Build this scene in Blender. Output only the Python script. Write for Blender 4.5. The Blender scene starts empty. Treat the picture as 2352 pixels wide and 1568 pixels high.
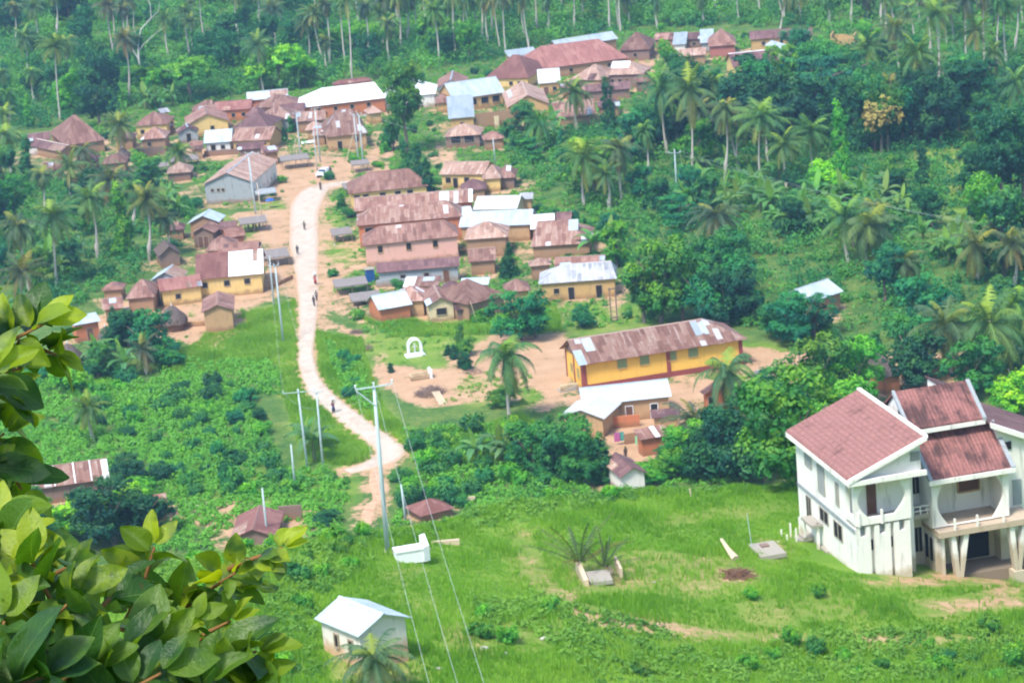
import bpy, math, random
import numpy as np
from mathutils import Vector, Matrix, Euler
random.seed(7); rng = np.random.default_rng(7)
S = bpy.context.scene
# ---------------- camera, sky, sun, exposure ----------------
PITCH, ROLL, FPX, CAMZ = math.radians(15.3), math.radians(5.0), 6000.0, 102.0   # FPX for a 2352 px wide frame
fw = np.array([0, math.cos(PITCH), -math.sin(PITCH)])
wv = np.array([0, math.sin(PITCH), math.cos(PITCH)])
rv = math.cos(ROLL) * np.array([1., 0, 0]) - math.sin(ROLL) * wv
uv = math.sin(ROLL) * np.array([1., 0, 0]) + math.cos(ROLL) * wv
CAM = np.array([0, 0, CAMZ])
cd = bpy.data.cameras.new('camera'); cam = bpy.data.objects.new('camera', cd)
S.collection.objects.link(cam); S.camera = cam
cam.matrix_world = Matrix(((rv[0], uv[0], -fw[0], 0), (rv[1], uv[1], -fw[1], 0), (rv[2], uv[2], -fw[2], CAMZ), (0, 0, 0, 1)))
cd.sensor_width = 36; cd.lens = 36 * FPX / 2352; cd.clip_start = .3; cd.clip_end = 20000
cd.dof.use_dof = True; cd.dof.focus_distance = 9.0; cd.dof.aperture_fstop = 15
W = bpy.data.worlds.new('World'); S.world = W; W.use_nodes = True
wn = W.node_tree.nodes; wl = W.node_tree.links; bg = wn['Background']
sky = wn.new('ShaderNodeTexSky'); sky.sky_type = 'NISHITA'; sky.sun_disc = False
SUN_EL, SUN_AZ = math.radians(58), math.radians(215)     # azimuth clockwise from +Y: behind the camera, to its left
sky.sun_elevation = SUN_EL; sky.sun_rotation = SUN_AZ; sky.air_density = 1.0; sky.dust_density = 1.2; sky.ozone_density = 1.0
wl.new(sky.outputs[0], bg.inputs[0]); bg.inputs[1].default_value = 0.15
sl = bpy.data.lights.new('sun', 'SUN'); sl.energy = 2.4; sl.angle = math.radians(12); sl.color = (1, .94, .84)
so = bpy.data.objects.new('sun', sl); S.collection.objects.link(so)
sd = Vector((math.sin(SUN_AZ) * math.cos(SUN_EL), math.cos(SUN_AZ) * math.cos(SUN_EL), math.sin(SUN_EL)))
so.rotation_euler = sd.to_track_quat('Z', 'Y').to_euler(); so.location = (0, 0, 300)
S.view_settings.view_transform = 'Standard'; S.view_settings.look = 'None'
S.view_settings.exposure = 1.15; S.view_settings.gamma = 1.0
S.render.engine = 'CYCLES'
S.cycles.max_bounces = 5; S.cycles.diffuse_bounces = 3; S.cycles.glossy_bounces = 2; S.cycles.transmission_bounces = 3; S.cycles.transparent_max_bounces = 4
S.cycles.use_adaptive_sampling = True; S.cycles.adaptive_threshold = 0.03; S.cycles.use_denoising = True
# ---------------- projection helpers ----------------
def ray(a, b): return fw + rv * ((a - 1176) / FPX) + uv * ((784 - b) / FPX)
def pj(p):
    d = np.asarray(p, float) - CAM; k = d @ fw
    return 1176 + FPX * (d @ rv) / k, 784 - FPX * (d @ uv) / k
def smax(a, b, k): 
    h = np.clip(.5 + .5 * (a - b) / k, 0, 1); return b + (a - b) * h + k * h * (1 - h)
_perm = np.random.default_rng(3).random((256, 256))
def vn(x, y):     # value noise
    x = np.asarray(x, float); y = np.asarray(y, float)
    i = np.floor(x).astype(int); j = np.floor(y).astype(int); fx = x - i; fy = y - j
    fx = fx * fx * (3 - 2 * fx); fy = fy * fy * (3 - 2 * fy)
    g = lambda a, b: _perm[a % 256, b % 256]
    return (g(i, j) * (1 - fx) + g(i + 1, j) * fx) * (1 - fy) + (g(i, j + 1) * (1 - fx) + g(i + 1, j + 1) * fx) * fy
def lawn(X, Y): return 37.2 - .2 * X - .08 * (Y - 178)
# line along which the near hill drops away into the valley, as (azimuth, distance) from the pixel silhouette
_sil = [(-900, 1420), (0, 1330), (300, 1285), (560, 1252), (700, 1235), (850, 1205), (1000, 1182), (1200, 1142), (1400, 1122), (1850, 1108), (2352, 1085), (3200, 1060)]
_az, _yc = [], []
for a, b in _sil:
    d = ray(a, b); t = 0
    for t in np.arange(100, 400, .25):
        p = CAM + d * t
        if p[2] < lawn(p[0], p[1]): break
    _az.append(p[0] / p[1]); _yc.append(p[1] - 3.5)
def Z(X, Y):
    X = np.asarray(X, float); Y = np.asarray(Y, float)
    near = 100.2 - .5 * np.maximum(Y, -3)
    Xc = np.clip(X, -90, 70)
    hill = smax(lawn(Xc, Y), near, 4.0)
    yc = np.interp(X / np.maximum(Y, 20), _az, _yc)
    d = np.maximum(Y - yc, 0)
    hill = hill - .66 * d * d / (d + 5) + .35 * (vn(X / 9, Y / 9) - .5) + 1.3 * (vn(X / 19 + 5, Y / 16) - .5) + .16 * (vn(X / 2.3, Y / 2.9) - .5)
    far = np.maximum(Y - 640, 0)
    plain = 60 * np.tanh(.12 * far * far / (far + 60) / 60) + 1.0 * (vn(X / 45, Y / 60) - .5) * np.clip((Y - 230) / 40, 0, 1)
    return smax(hill, plain, 2.0)
def G(a, b):      # the ground point seen at a pixel
    d = ray(a, b); ts = np.concatenate([np.arange(90, 330, .5), np.arange(330, 1500, 1.5)])
    P = CAM + ts[:, None] * d; below = P[:, 2] < Z(P[:, 0], P[:, 1])
    k = int(np.argmax(below)); 
    if not below.any(): return P[-1]
    lo, hi = ts[max(k - 1, 0)], ts[k]
    for _ in range(12):
        m = (lo + hi) / 2; p = CAM + d * m
        if p[2] < Z(p[0], p[1]): hi = m
        else: lo = m
    return CAM + d * hi
def GV(a, b):     # ground of the village plain at a pixel, also where the near hill hides it
    p = at(a, b, 0.)
    for _ in range(4): p = at(a, b, float(Z(p[0], p[1])) if p[1] > 235 else 0.)
    return p
def at(a, b, z):
    d = ray(a, b); return CAM + d * ((z - CAMZ) / d[2])
def above(a, b, h, plain=True):   # point at height h above the ground seen at a pixel
    p = G(a, b) if not plain else at(a, b, h)
    for _ in range(8):
        p = at(a, b, float(Z(p[0], p[1])) + h)
    return p
def at_depth(a, b, k): return CAM + ray(a, b) * k
def inpoly(poly, x, y):
    x = np.asarray(x); y = np.asarray(y); c = np.zeros(x.shape, bool); n = len(poly)
    for i in range(n):
        x1, y1 = poly[i]; x2, y2 = poly[(i + 1) % n]
        if y1 == y2: continue
        m = ((y1 > y) != (y2 > y)) & (x < (x2 - x1) * (y - y1) / (y2 - y1) + x1); c ^= m
    return c
# ---------------- object helpers ----------------
COL = S.collection
def tag(o, label=None, cat=None, group=None, kind=None):
    if label: o['label'] = label
    if cat: o['category'] = cat
    if group: o['group'] = group
    if kind: o['kind'] = kind
    return o
def empty(name, loc=(0, 0, 0), rz=0, label=None, cat=None, group=None):
    o = bpy.data.objects.new(name, None); COL.objects.link(o); o.location = tuple(loc); o.rotation_euler = (0, 0, rz)
    o.empty_display_size = .2
    return tag(o, label, cat, group)
class MB:
    def __init__(s): s.v = []; s.f = []
    def add(s, vs, fs):
        n = len(s.v); s.v += [tuple(map(float, q)) for q in vs]; s.f += [tuple(i + n for i in q) for q in fs]; return s
    def box(s, x0, x1, y0, y1, z0, z1):
        return s.add([(x0, y0, z0), (x1, y0, z0), (x1, y1, z0), (x0, y1, z0), (x0, y0, z1), (x1, y0, z1), (x1, y1, z1), (x0, y1, z1)],
                     [(0, 3, 2, 1), (4, 5, 6, 7), (0, 1, 5, 4), (1, 2, 6, 5), (2, 3, 7, 6), (3, 0, 4, 7)])
    def poly(s, pts): return s.add(pts, [tuple(range(len(pts)))])
    def slab(s, pts, t):           # polygon given as its top face, thickened downward
        n = len(pts); b = [(p[0], p[1], p[2] - t) for p in pts]
        return s.add(list(pts) + b, [tuple(range(n)), tuple(range(2 * n - 1, n - 1, -1))] + [(i, n + i, n + (i + 1) % n, (i + 1) % n) for i in range(n)])
    def ext(s, pts2, y0, y1):      # polygon in XZ extruded along Y
        n = len(pts2)
        return s.add([(x, y0, z) for x, z in pts2] + [(x, y1, z) for x, z in pts2], [tuple(range(n)), tuple(range(2 * n - 1, n - 1, -1))] + [(i, n + i, n + (i + 1) % n, (i + 1) % n) for i in range(n)])
    def tube(s, pts, rs, n=6, cap=True):
        pts = [Vector(p) for p in pts]; rings = []
        for i, p in enumerate(pts):
            t = (pts[min(i + 1, len(pts) - 1)] - pts[max(i - 1, 0)]).normalized()
            a = t.orthogonal().normalized() if i == 0 else (rings[-1][1] - t * rings[-1][1].dot(t)).normalized()
            b = t.cross(a); r = rs[i] if hasattr(rs, '__len__') else rs
            rings.append(([p + (a * math.cos(2 * math.pi * k / n) + b * math.sin(2 * math.pi * k / n)) * r for k in range(n)], a))
        V = [q for R_, _ in rings for q in R_]; Fc = []
        for i in range(len(pts) - 1):
            for k in range(n): Fc.append((i * n + k, i * n + (k + 1) % n, (i + 1) * n + (k + 1) % n, (i + 1) * n + k))
        if cap: Fc += [tuple(range(n - 1, -1, -1)), tuple((len(pts) - 1) * n + k for k in range(n))]
        return s.add(V, Fc)
    def build(s, name, m, parent=None, smooth=False, loc=None, rz=None):
        me = bpy.data.meshes.new(name); me.from_pydata(s.v, [], s.f); me.update()
        return link_mesh(name, me, m, parent, smooth, loc, rz)
def link_mesh(name, me, m, parent=None, smooth=False, loc=None, rz=None):
    if not me.materials: me.materials.append(m)
    if smooth: me.polygons.foreach_set('use_smooth', [True] * len(me.polygons))
    o = bpy.data.objects.new(name, me); COL.objects.link(o); o.parent = parent
    if loc is not None: o.location = tuple(loc)
    if rz is not None: o.rotation_euler = (0, 0, rz)
    return o
def roofuv(me):
    uvl = me.uv_layers.new(name='UVMap'); zz = Vector((0, 0, 1))
    for p in me.polygons:
        h = zz.cross(p.normal); h = h.normalized() if h.length > 1e-4 else Vector((1, 0, 0)); s_ = p.normal.cross(h)
        for li in p.loop_indices:
            co = me.vertices[me.loops[li].vertex_index].co
            uvl.data[li].uv = (co.dot(h), co.dot(s_))
# ---------------- materials ----------------
MATS = {}
def mat(name, col, rough=.8, spec=.3, metal=0):
    m = bpy.data.materials.new(name); m.use_nodes = True; b = m.node_tree.nodes['Principled BSDF']
    b.inputs['Base Color'].default_value = (*col, 1); b.inputs['Roughness'].default_value = rough
    b.inputs['Specular IOR Level'].default_value = spec; b.inputs['Metallic'].default_value = metal; MATS[name] = m; return m
class N:          # tiny node helper
    def __init__(s, m): s.t = m.node_tree; s.n = s.t.nodes; s.l = s.t.links; s.b = s.n.get('Principled BSDF')
    def new(s, t, **k):
        o = s.n.new(t)
        for a, b in k.items(): setattr(o, a, b)
        return o
    def put(s, sock, val):
        if isinstance(val, bpy.types.NodeSocket): s.l.new(val, sock)
        elif isinstance(val, tuple) and len(val) == 3: 
            sock.default_value = (*val, 1) if sock.type == 'RGBA' else val
        else: sock.default_value = val
    def math(s, op, a, b=0., c=None, clamp=False):
        o = s.new('ShaderNodeMath', operation=op, use_clamp=clamp); s.put(o.inputs[0], a); s.put(o.inputs[1], b)
        if c is not None: s.put(o.inputs[2], c)
        return o.outputs[0]
    def mix(s, f, a, b, mode='MIX'):
        o = s.new('ShaderNodeMix', data_type='RGBA', blend_type=mode); s.put(o.inputs[0], f); s.put(o.inputs[6], a); s.put(o.inputs[7], b); return o.outputs[2]
    def noise(s, vec, scale, detail=3, rough=.55):
        o = s.new('ShaderNodeTexNoise'); s.put(o.inputs['Vector'], vec); o.inputs['Scale'].default_value = scale; o.inputs['Detail'].default_value = detail; o.inputs['Roughness'].default_value = rough; return o.outputs[0]
    def ramp(s, f, stops):
        o = s.new('ShaderNodeValToRGB'); s.put(o.inputs[0], f); e = o.color_ramp.elements
        while len(e) < len(stops): e.new(.5)
        for q, (p, c) in zip(e, stops): q.position = p; q.color = (*c, 1) if len(c) == 3 else c
        return o.outputs[0]
    def sstep(s, x, a, b):
        o = s.new('ShaderNodeMapRange', interpolation_type='SMOOTHSTEP'); s.put(o.inputs[0], x); o.inputs[1].default_value = a; o.inputs[2].default_value = b; return o.outputs[0]
    def scale(s, vec, v):
        o = s.new('ShaderNodeVectorMath', operation='MULTIPLY'); s.put(o.inputs[0], vec); o.inputs[1].default_value = v; return o.outputs[0]
    def bump(s, h, st, dist):
        o = s.new('ShaderNodeBump'); s.put(o.inputs['Height'], h); o.inputs['Strength'].default_value = st; o.inputs['Distance'].default_value = dist; s.l.new(o.outputs[0], s.b.inputs['Normal'])
def wallmat(name, col, dirt=(.26, .15, .08), stain=.55, band=.7, grime=(.12, .1, .08), gsc=.9):
    m = mat(name, col, .9, .15); n = N(m); tc = n.new('ShaderNodeTexCoord').outputs['Object']
    oi = n.new('ShaderNodeObjectInfo'); 
    off = n.new('ShaderNodeVectorMath', operation='ADD'); n.put(off.inputs[0], tc); sc = n.new('ShaderNodeVectorMath', operation='SCALE'); sc.inputs[0].default_value = (37, 11, 5); n.put(sc.inputs['Scale'], oi.outputs['Random']); n.put(off.inputs[1], sc.outputs[0]); v = off.outputs[0]
    big = n.noise(v, gsc, 4, .65); st = n.noise(n.scale(v, (2.2, 2.2, .35)), 1.0, 4, .6)
    c = n.mix(n.math('MULTIPLY', n.sstep(st, .53, .80), stain), col, grime)
    c = n.mix(n.math('MULTIPLY', n.sstep(big, .55, .75), stain * .6), c, tuple(x * .72 for x in col))
    z = n.new('ShaderNodeSeparateXYZ'); n.put(z.inputs[0], tc)
    hz = n.math('ADD', z.outputs[2], n.math('MULTIPLY', n.math('SUBTRACT', big, .5), -1.6))
    lo = n.new('ShaderNodeMapRange'); n.put(lo.inputs[0], hz); lo.inputs[1].default_value = band + .25; lo.inputs[2].default_value = band - .4
    c = n.mix(n.math('MULTIPLY', lo.outputs[0], .75), c, dirt); n.l.new(c, n.b.inputs['Base Color'])
    n.bump(n.noise(v, 6, 3), .3, .05); return m
def roofmat(name, tones, pale=(.5, .42, .38), pale_amt=.12, tin=0., metal=0., rough=.75):
    m = mat(name, tones[1], rough, .3, metal); n = N(m); u = n.new('ShaderNodeUVMap').outputs[0]
    oi = n.new('ShaderNodeObjectInfo').outputs['Random']
    s_ = n.new('ShaderNodeSeparateXYZ'); n.put(s_.inputs[0], u)
    cu = n.math('FLOOR', n.math('DIVIDE', s_.outputs[0], .85)); cv = n.math('FLOOR', n.math('ADD', n.math('DIVIDE', s_.outputs[1], 2.3), n.math('MULTIPLY', cu, .37)))
    cb = n.new('ShaderNodeCombineXYZ'); n.put(cb.inputs[0], cu); n.put(cb.inputs[1], cv); n.put(cb.inputs[2], n.math('MULTIPLY', oi, 91.))
    wn_ = n.new('ShaderNodeTexWhiteNoise'); n.put(wn_.inputs[0], cb.outputs[0]); sheet = wn_.outputs[0]
    cb2 = n.new('ShaderNodeCombineXYZ'); n.put(cb2.inputs[0], s_.outputs[0]); n.put(cb2.inputs[1], s_.outputs[1]); n.put(cb2.inputs[2], n.math('MULTIPLY', oi, 55.))
    streak = n.noise(n.scale(cb2.outputs[0], (2.6, .3, 1)), 1.0, 4, .65); blot = n.noise(cb2.outputs[0], .35, 4, .6)
    f = n.math('ADD', n.math('MULTIPLY', sheet, .45), n.math('ADD', n.math('MULTIPLY', blot, .5), n.math('MULTIPLY', n.math('SUBTRACT', streak, .5), .7)))
    c = n.ramp(f, [(.12, tones[0]), (.45, tones[1]), (.85, tones[2])])
    edge = n.math('FRACT', n.math('DIVIDE', s_.outputs[0], .85)); e2 = n.math('FRACT', n.math('ADD', n.math('DIVIDE', s_.outputs[1], 2.3), n.math('MULTIPLY', cu, .37)))
    line = n.math('MULTIPLY', n.math('MAXIMUM', n.math('LESS_THAN', edge, .12), n.math('LESS_THAN', e2, .06)), n.sstep(streak, .42, .7))
    c = n.mix(n.math('MULTIPLY', line, min(1, pale_amt * 5)), c, pale)
    c = n.mix(n.math('MULTIPLY', n.sstep(streak, .78 - pale_amt, .92 - pale_amt * .5), .8), c, pale)
    if tin: c = n.mix(n.math('GREATER_THAN', sheet, 1 - tin), c, (.55, .55, .58))
    br_ = n.new('ShaderNodeCombineXYZ'); vv_ = n.math('ADD', .72, n.math('MULTIPLY', oi, .5)); [n.put(br_.inputs[i_], vv_) for i_ in range(3)]; c = n.mix(1.0, c, br_.outputs[0], 'MULTIPLY')
    n.l.new(c, n.b.inputs['Base Color'])
    wv_ = n.math('SINE', n.math('MULTIPLY', s_.outputs[0], 2 * math.pi / .19)); n.bump(wv_, .5, .02); return m
Y_ = wallmat('wall_yellow', (.70, .50, .20)); OC = wallmat('wall_ochre', (.54, .35, .15)); PK = wallmat('wall_pink', (.70, .40, .33), stain=.3)
MUD = wallmat('wall_mud', (.36, .22, .13)); OR = wallmat('wall_orange', (.52, .19, .09)); WH = wallmat('wall_white', (.72, .70, .66), stain=.6)
GR = wallmat('wall_grey', (.33, .36, .38), stain=.7); CR = wallmat('wall_cream', (.66, .54, .34)); TAN = wallmat('wall_tan', (.50, .32, .17)); RED = wallmat('wall_red', (.40, .15, .12))
BRN = wallmat('wall_brown', (.24, .16, .13)); GLD = wallmat('wall_gold', (.82, .50, .10), dirt=(.30, .10, .07), stain=.2, band=.2)
VW = wallmat('villa_white', (.84, .81, .765), dirt=(.45, .36, .22), stain=.65, band=.3, grime=(.24, .24, .21), gsc=.8)
RU = roofmat('roof_rust', ((.14, .065, .05), (.23, .115, .088), (.35, .21, .165)), pale_amt=.10)
RS = roofmat('roof_rust_streaked', ((.16, .075, .058), (.27, .14, .105), (.41, .28, .22)), pale_amt=.22, tin=.04)
RD = roofmat('roof_dark', ((.09, .045, .045), (.14, .07, .07), (.2, .11, .1)), pale_amt=.06)
RR = roofmat('roof_red', ((.19, .075, .062), (.25, .105, .088), (.33, .165, .135)), pale_amt=.04)
RP = roofmat('roof_pale_rust', ((.22, .12, .09), (.33, .2, .15), (.45, .31, .24)), pale=(.62, .56, .5), pale_amt=.2)
TI = roofmat('roof_tin', ((.36, .44, .49), (.45, .54, .60), (.55, .62, .66)), pale=(.8, .82, .84), pale_amt=.05, metal=.15, rough=.5)
TW = roofmat('roof_white_tin', ((.66, .68, .70), (.74, .76, .77), (.8, .81, .82)), pale=(.9, .9, .9), pale_amt=.03, metal=.05, rough=.5)
TG = roofmat('roof_grey_tin', ((.22, .23, .26), (.36, .37, .40), (.52, .53, .55)), pale=(.62, .62, .64), pale_amt=.25, rough=.6)
def tilemat(name, base, dark, moss, rib):
    m = mat(name, base, .85, .2); n = N(m); u = n.new('ShaderNodeUVMap').outputs[0]; s_ = n.new('ShaderNodeSeparateXYZ'); n.put(s_.inputs[0], u)
    big = n.noise(u, .45, 5, .65); fine = n.noise(u, 4., 4, .6); st = n.noise(n.scale(u, (2.2, .45, 1)), 1., 4, .65)
    br = n.new('ShaderNodeTexBrick'); n.put(br.inputs['Vector'], n.scale(u, (1, 1, 1))); br.inputs['Scale'].default_value = 1.; br.inputs['Brick Width'].default_value = .95; br.inputs['Row Height'].default_value = .42; br.inputs['Mortar Size'].default_value = .035
    br.inputs['Color1'].default_value = (1, 1, 1, 1); br.inputs['Color2'].default_value = (.86, .86, .86, 1); br.inputs['Mortar'].default_value = (.55, .5, .5, 1)
    c = n.mix(n.sstep(fine, .3, .7), tuple(x * .85 for x in base), tuple(min(1, x * 1.12) for x in base)); c = n.mix(.75 if not rib else .25, c, br.outputs[0], 'MULTIPLY')
    if rib: c = n.mix(n.math('MULTIPLY', n.math('GREATER_THAN', n.math('SINE', n.math('MULTIPLY', s_.outputs[0], 2 * math.pi / .3)), .2), .35), c, tuple(x * .55 for x in base))
    c = n.mix(n.math('MULTIPLY', n.sstep(n.math('ADD', n.math('MULTIPLY', big, .6), n.math('MULTIPLY', st, .5)), .66 - moss, .86 - moss), .85), c, dark)
    n.l.new(c, n.b.inputs['Base Color']); n.bump(n.math('SINE', n.math('MULTIPLY', s_.outputs[0], 2 * math.pi / .3)), .5, .03); return m
VT = tilemat('villa_tile', (.34, .165, .145), (.13, .065, .06), .11, False); VM = tilemat('villa_tile_mossy', (.33, .145, .13), (.05, .032, .032), .19, True)
THA = mat('thatch', (.17, .13, .12), .95, .1); _n = N(THA); _v = _n.new('ShaderNodeTexCoord').outputs['Object']; _f = _n.noise(_n.scale(_v, (6, 6, 1.2)), 1.5, 4, .7)
_n.l.new(_n.ramp(_f, [(.3, (.085, .062, .06)), (.55, (.16, .125, .11)), (.8, (.28, .23, .2))]), _n.b.inputs['Base Color']); _n.bump(_f, .8, .15)
THG = mat('thatch_grey', (.3, .27, .25), .95, .1); _n = N(THG); _v = _n.new('ShaderNodeTexCoord').outputs['Object']
_n.l.new(_n.ramp(_n.noise(_n.scale(_v, (1.2, 5, 5)), 2., 4, .7), [(.3, (.14, .12, .11)), (.55, (.27, .24, .225)), (.8, (.42, .38, .35))]), _n.b.inputs['Base Color'])
DK = mat('opening_shade', (.03, .028, .03), .9, .1); FRM = mat('window_frame', (.35, .28, .2), .8); SHG = mat('shutter_green', (.22, .3, .13), .8); SHB = mat('door_brown', (.16, .075, .05), .8)  # DK: shade inside openings painted as a near-black sheet
CON = mat('concrete', (.36, .33, .28), .9, .15); POLE = mat('pole_paint', (.47, .57, .6), .6, .3); PALEWOOD = mat('pale_wood', (.6, .48, .34), .9); STK = mat('stick', (.24, .17, .14), .95)
WPAINT = mat('white_paint', (.8, .82, .85), .6); WIRE = mat('wire', (.42, .46, .46), .5, .4); STONE = mat('pale_stone', (.48, .46, .42), .9)
MAROON = mat('maroon_paint', (.27, .07, .06), .85); BLUE = mat('blue_paint', (.02, .09, .3), .5); BLU2 = mat('blue_cloth', (.04, .14, .5), .7)
# ---------------- ground ----------------
DIRT = [   # pixel outlines of bare-earth areas on the village plain, weight
 ([(395,345),(470,335),(600,372),(640,345),(700,360),(760,350),(835,372),(862,300),(905,308),(912,330),(895,385),(900,405),(830,400),(790,425),(740,420),(700,455),(672,500),(668,560),(675,640),(640,690),(600,700),(560,705),(545,765),(505,800),(330,775),(230,750),(230,690),(290,690),(420,700),(455,650),(600,625),(605,560),(560,545),(520,500),(590,480),(612,440),(605,395),(520,370),(395,372)], .82),
 ([(737,520),(765,500),(800,560),(820,620),(790,660),(745,690),(735,600)], .8),
 ([(735,690),(800,660),(860,720),(830,740),(760,720)], .7),
 ([(738,715),(765,735),(850,768),(925,778),(1010,775),(1110,765),(1230,770),(1310,775),(1320,820),(1300,900),(1270,940),(1245,955),(1215,945),(1190,925),(1090,925),(1000,940),(930,930),(875,885),(842,845),(830,790),(740,745)], .88),
 ([(1225,690),(1290,690),(1310,775),(1240,780)], .5), ([(1395,640),(1440,650),(1420,740),(1390,740)], .7),
 ([(1640,870),(1690,800),(1760,800),(1860,812),(1900,850),(1850,880),(1650,890),(1610,935),(1620,1020),(1500,1060),(1385,1060),(1375,985),(1290,930),(1320,895)], .9),
 ([(1000,350),(1050,350),(1060,375),(985,385),(960,345)], .7), ([(1085,262),(1200,245),(1190,300),(1090,300)], .6),
 ([(1440,112),(1500,112),(1505,165),(1470,200),(1430,150)], .85), ([(1700,100),(1960,95),(1970,112),(1800,120)], .5),
 ([(330,1165),(430,1145),(520,1150),(650,1155),(735,1165),(728,1225),(640,1235),(500,1215),(335,1205)], .9),
 ([(858,1078),(880,1060),(895,1075),(868,1085),(860,1120),(878,1140),(860,1165),(852,1205),(835,1205),(833,1165),(848,1140),(835,1110),(838,1085)], .82),
 ([(300,745),(560,760),(520,790),(470,800),(440,795)], .6), ([(1120,800),(1180,800),(1180,880),(1120,900)], .5),
 ([(1395,985),(1500,960),(1560,1000),(1540,1050),(1400,1050)], .9), ([(165,730),(240,730),(240,810),(200,815)], .7), ([(2030,800),(2260,810),(2250,870),(2020,900)], .7),
 ([(205,345),(330,350),(330,380),(260,385)], .5), ([(1240,170),(1320,165),(1320,230),(1240,230)], .6),
 ([(100,130),(195,80),(235,150),(225,165),(180,120)], .35), ([(480,720),(560,700),(650,705),(640,720),(560,740),(500,770)], .45)]
LUSH = [([(380,830),(560,720),(680,690),(690,860),(760,930),(860,1020),(840,1065),(760,1070),(700,1040),(690,960),(640,870),(600,840),(400,860)], 1.),
 ([(725,760),(830,780),(850,860),(880,930),(940,1000),(1200,960),(1240,975),(1130,1075),(950,1050),(880,990),(790,930),(735,870)], .9),
 ([(640,880),(720,930),(850,1020),(860,1040),(800,1070),(700,1060)], 1.),
 ([(830,730),(900,740),(1240,690),(1280,700),(1290,760),(1100,770),(900,775)], .8), ([(735,470),(800,500),(820,620),(800,660),(745,690)], .6), ([(1310,690),(1500,700),(1560,740),(1320,770)], .7),
 ([(2110,330),(2250,320),(2260,460),(2200,520),(2120,440)], .9), ([(340,1080),(820,1070),(840,1150),(700,1160),(360,1150)], .6), ([(1700,790),(1860,790),(1900,830),(1700,820)], .7)]
LAWN_DIRT = [([(1290,1290),(1500,1262),(1700,1290),(1720,1330),(1600,1380),(1480,1360),(1330,1370),(1290,1330)], .42), ([(1330,1300),(1430,1310),(1420,1370),(1340,1360)], .6),
 ([(1655,1310),(1720,1300),(1730,1325),(1665,1335)], .9), ([(1730,1240),(1800,1240),(1800,1290),(1750,1290)], .6), ([(2070,1390),(2352,1340),(2352,1400),(2110,1420)], .75),
 ([(1000,1440),(1250,1420),(1480,1430),(1100,1500),(1000,1500)], .4), ([(870,1320),(960,1300),(1000,1310),(900,1345)], .35), ([(1960,1330),(2100,1312),(2330,1325),(2352,1345),(2000,1350)], .8), ([(1670,1385),(1960,1360),(2000,1420),(1700,1440)], .35),
 ([(760,1500),(960,1510),(980,1568),(760,1568)], .5), ([(1190,1180),(1235,1250),(1260,1330),(1340,1385),(1500,1425),(1700,1450),(1700,1475),(1480,1455),(1300,1415),(1215,1350),(1180,1260)], .8), ([(1700,1452),(2352,1462),(2352,1482),(1700,1478)], .65), ([(1500,1180),(1850,1150),(1850,1175),(1500,1215)], .3), ([(900,1380),(1020,1370),(1010,1420),(920,1420)], .3)]
def axis(lo, hi, step, far, g=1.18):
    a = list(np.arange(lo, hi + .01, step)); s_ = step; x = hi
    while x < far: s_ *= g; x += s_; a.append(x)
    s_ = step; x = lo; b = []
    while x > (-2400 if lo < 0 else -500): s_ *= g; x -= s_; b.append(x)
    return np.array(b[::-1] + a)
gx = axis(-165, 165, 1.0, 2400); gy = axis(96, 790, 1.0, 2400)
X, Y = np.meshgrid(gx, gy); ZZ = Z(X, Y)
d = np.stack([X, Y, ZZ], -1) - CAM; k = d @ fw; vis = (Y > 60) & (k > 20); k = np.where(vis, k, 1)
U = 1176 + FPX * (d @ rv) / k + 22 * (vn(X / 3.1, Y / 4.3) - .5) + 16 * (vn(X / 1.1, Y / 1.7) - .5); V = 784 - FPX * (d @ uv) / k + 10 * (vn(X / 2.7 + 40, Y / 5) - .5)
dirt = np.zeros(X.shape); lush = np.zeros(X.shape); plainm = vis & (Y > 238); lawnm = vis & (Y < 238)
for p, w_ in DIRT: dirt = np.maximum(dirt, np.where(plainm & inpoly(p, U, V), w_, 0))
dry = np.zeros(X.shape)
for p, w_ in LAWN_DIRT:
    mk = lawnm & inpoly(p, U, V); dirt = np.maximum(dirt, np.where(mk, w_ * .8, 0)); dry = np.maximum(dry, np.where(mk, min(1, w_ * 1.5), 0))
for p, w_ in LUSH: lush = np.maximum(lush, np.where(plainm & inpoly(p, U, V), w_, 0))
lush = np.where(lawnm & (Y > 100), .75 + .25 * vn(X / 8, Y / 14), lush)
for p, f_ in [([(830,738),(1010,742),(1120,768),(1100,790),(1010,805),(900,845),(840,805)], .3), ([(930,815),(1010,800),(1030,850),(960,850)], .3), ([(1180,890),(1240,900),(1230,945),(1180,930)], .4), ([(1040,860),(1150,860),(1150,925),(1060,930)], .75), ([(600,455),(660,450),(650,480),(600,480)], .3), ([(450,480),(600,520),(560,560)], .5), ([(740,540),(830,560),(820,620),(760,600)], .55), ([(1640,860),(1720,850),(1730,880),(1650,885)], .4)]:
    dirt = np.where(plainm & inpoly(p, U, V), dirt * f_, dirt); lush = np.where(plainm & inpoly(p, U, V), np.maximum(lush, .8), lush)
def blur(a):
    b = a.copy(); b[1:-1, 1:-1] = (a[1:-1, 1:-1] * 4 + (a[:-2, 1:-1] + a[2:, 1:-1] + a[1:-1, :-2] + a[1:-1, 2:]) * 2) / 12; return b
dry = blur(blur(np.where(plainm, np.clip(lush * 1.4 - .5, 0, 1) * vn(X / 12, Y / 15), dry))); dirt = blur(dirt); lush = blur(blur(lush))
ny, nx = X.shape; co = np.stack([X, Y, ZZ], -1).reshape(-1, 3)
ii = np.arange((ny - 1) * nx).reshape(ny - 1, nx)[:, :-1].ravel(); quads = np.stack([ii, ii + 1, ii + nx + 1, ii + nx], 1)
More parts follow.
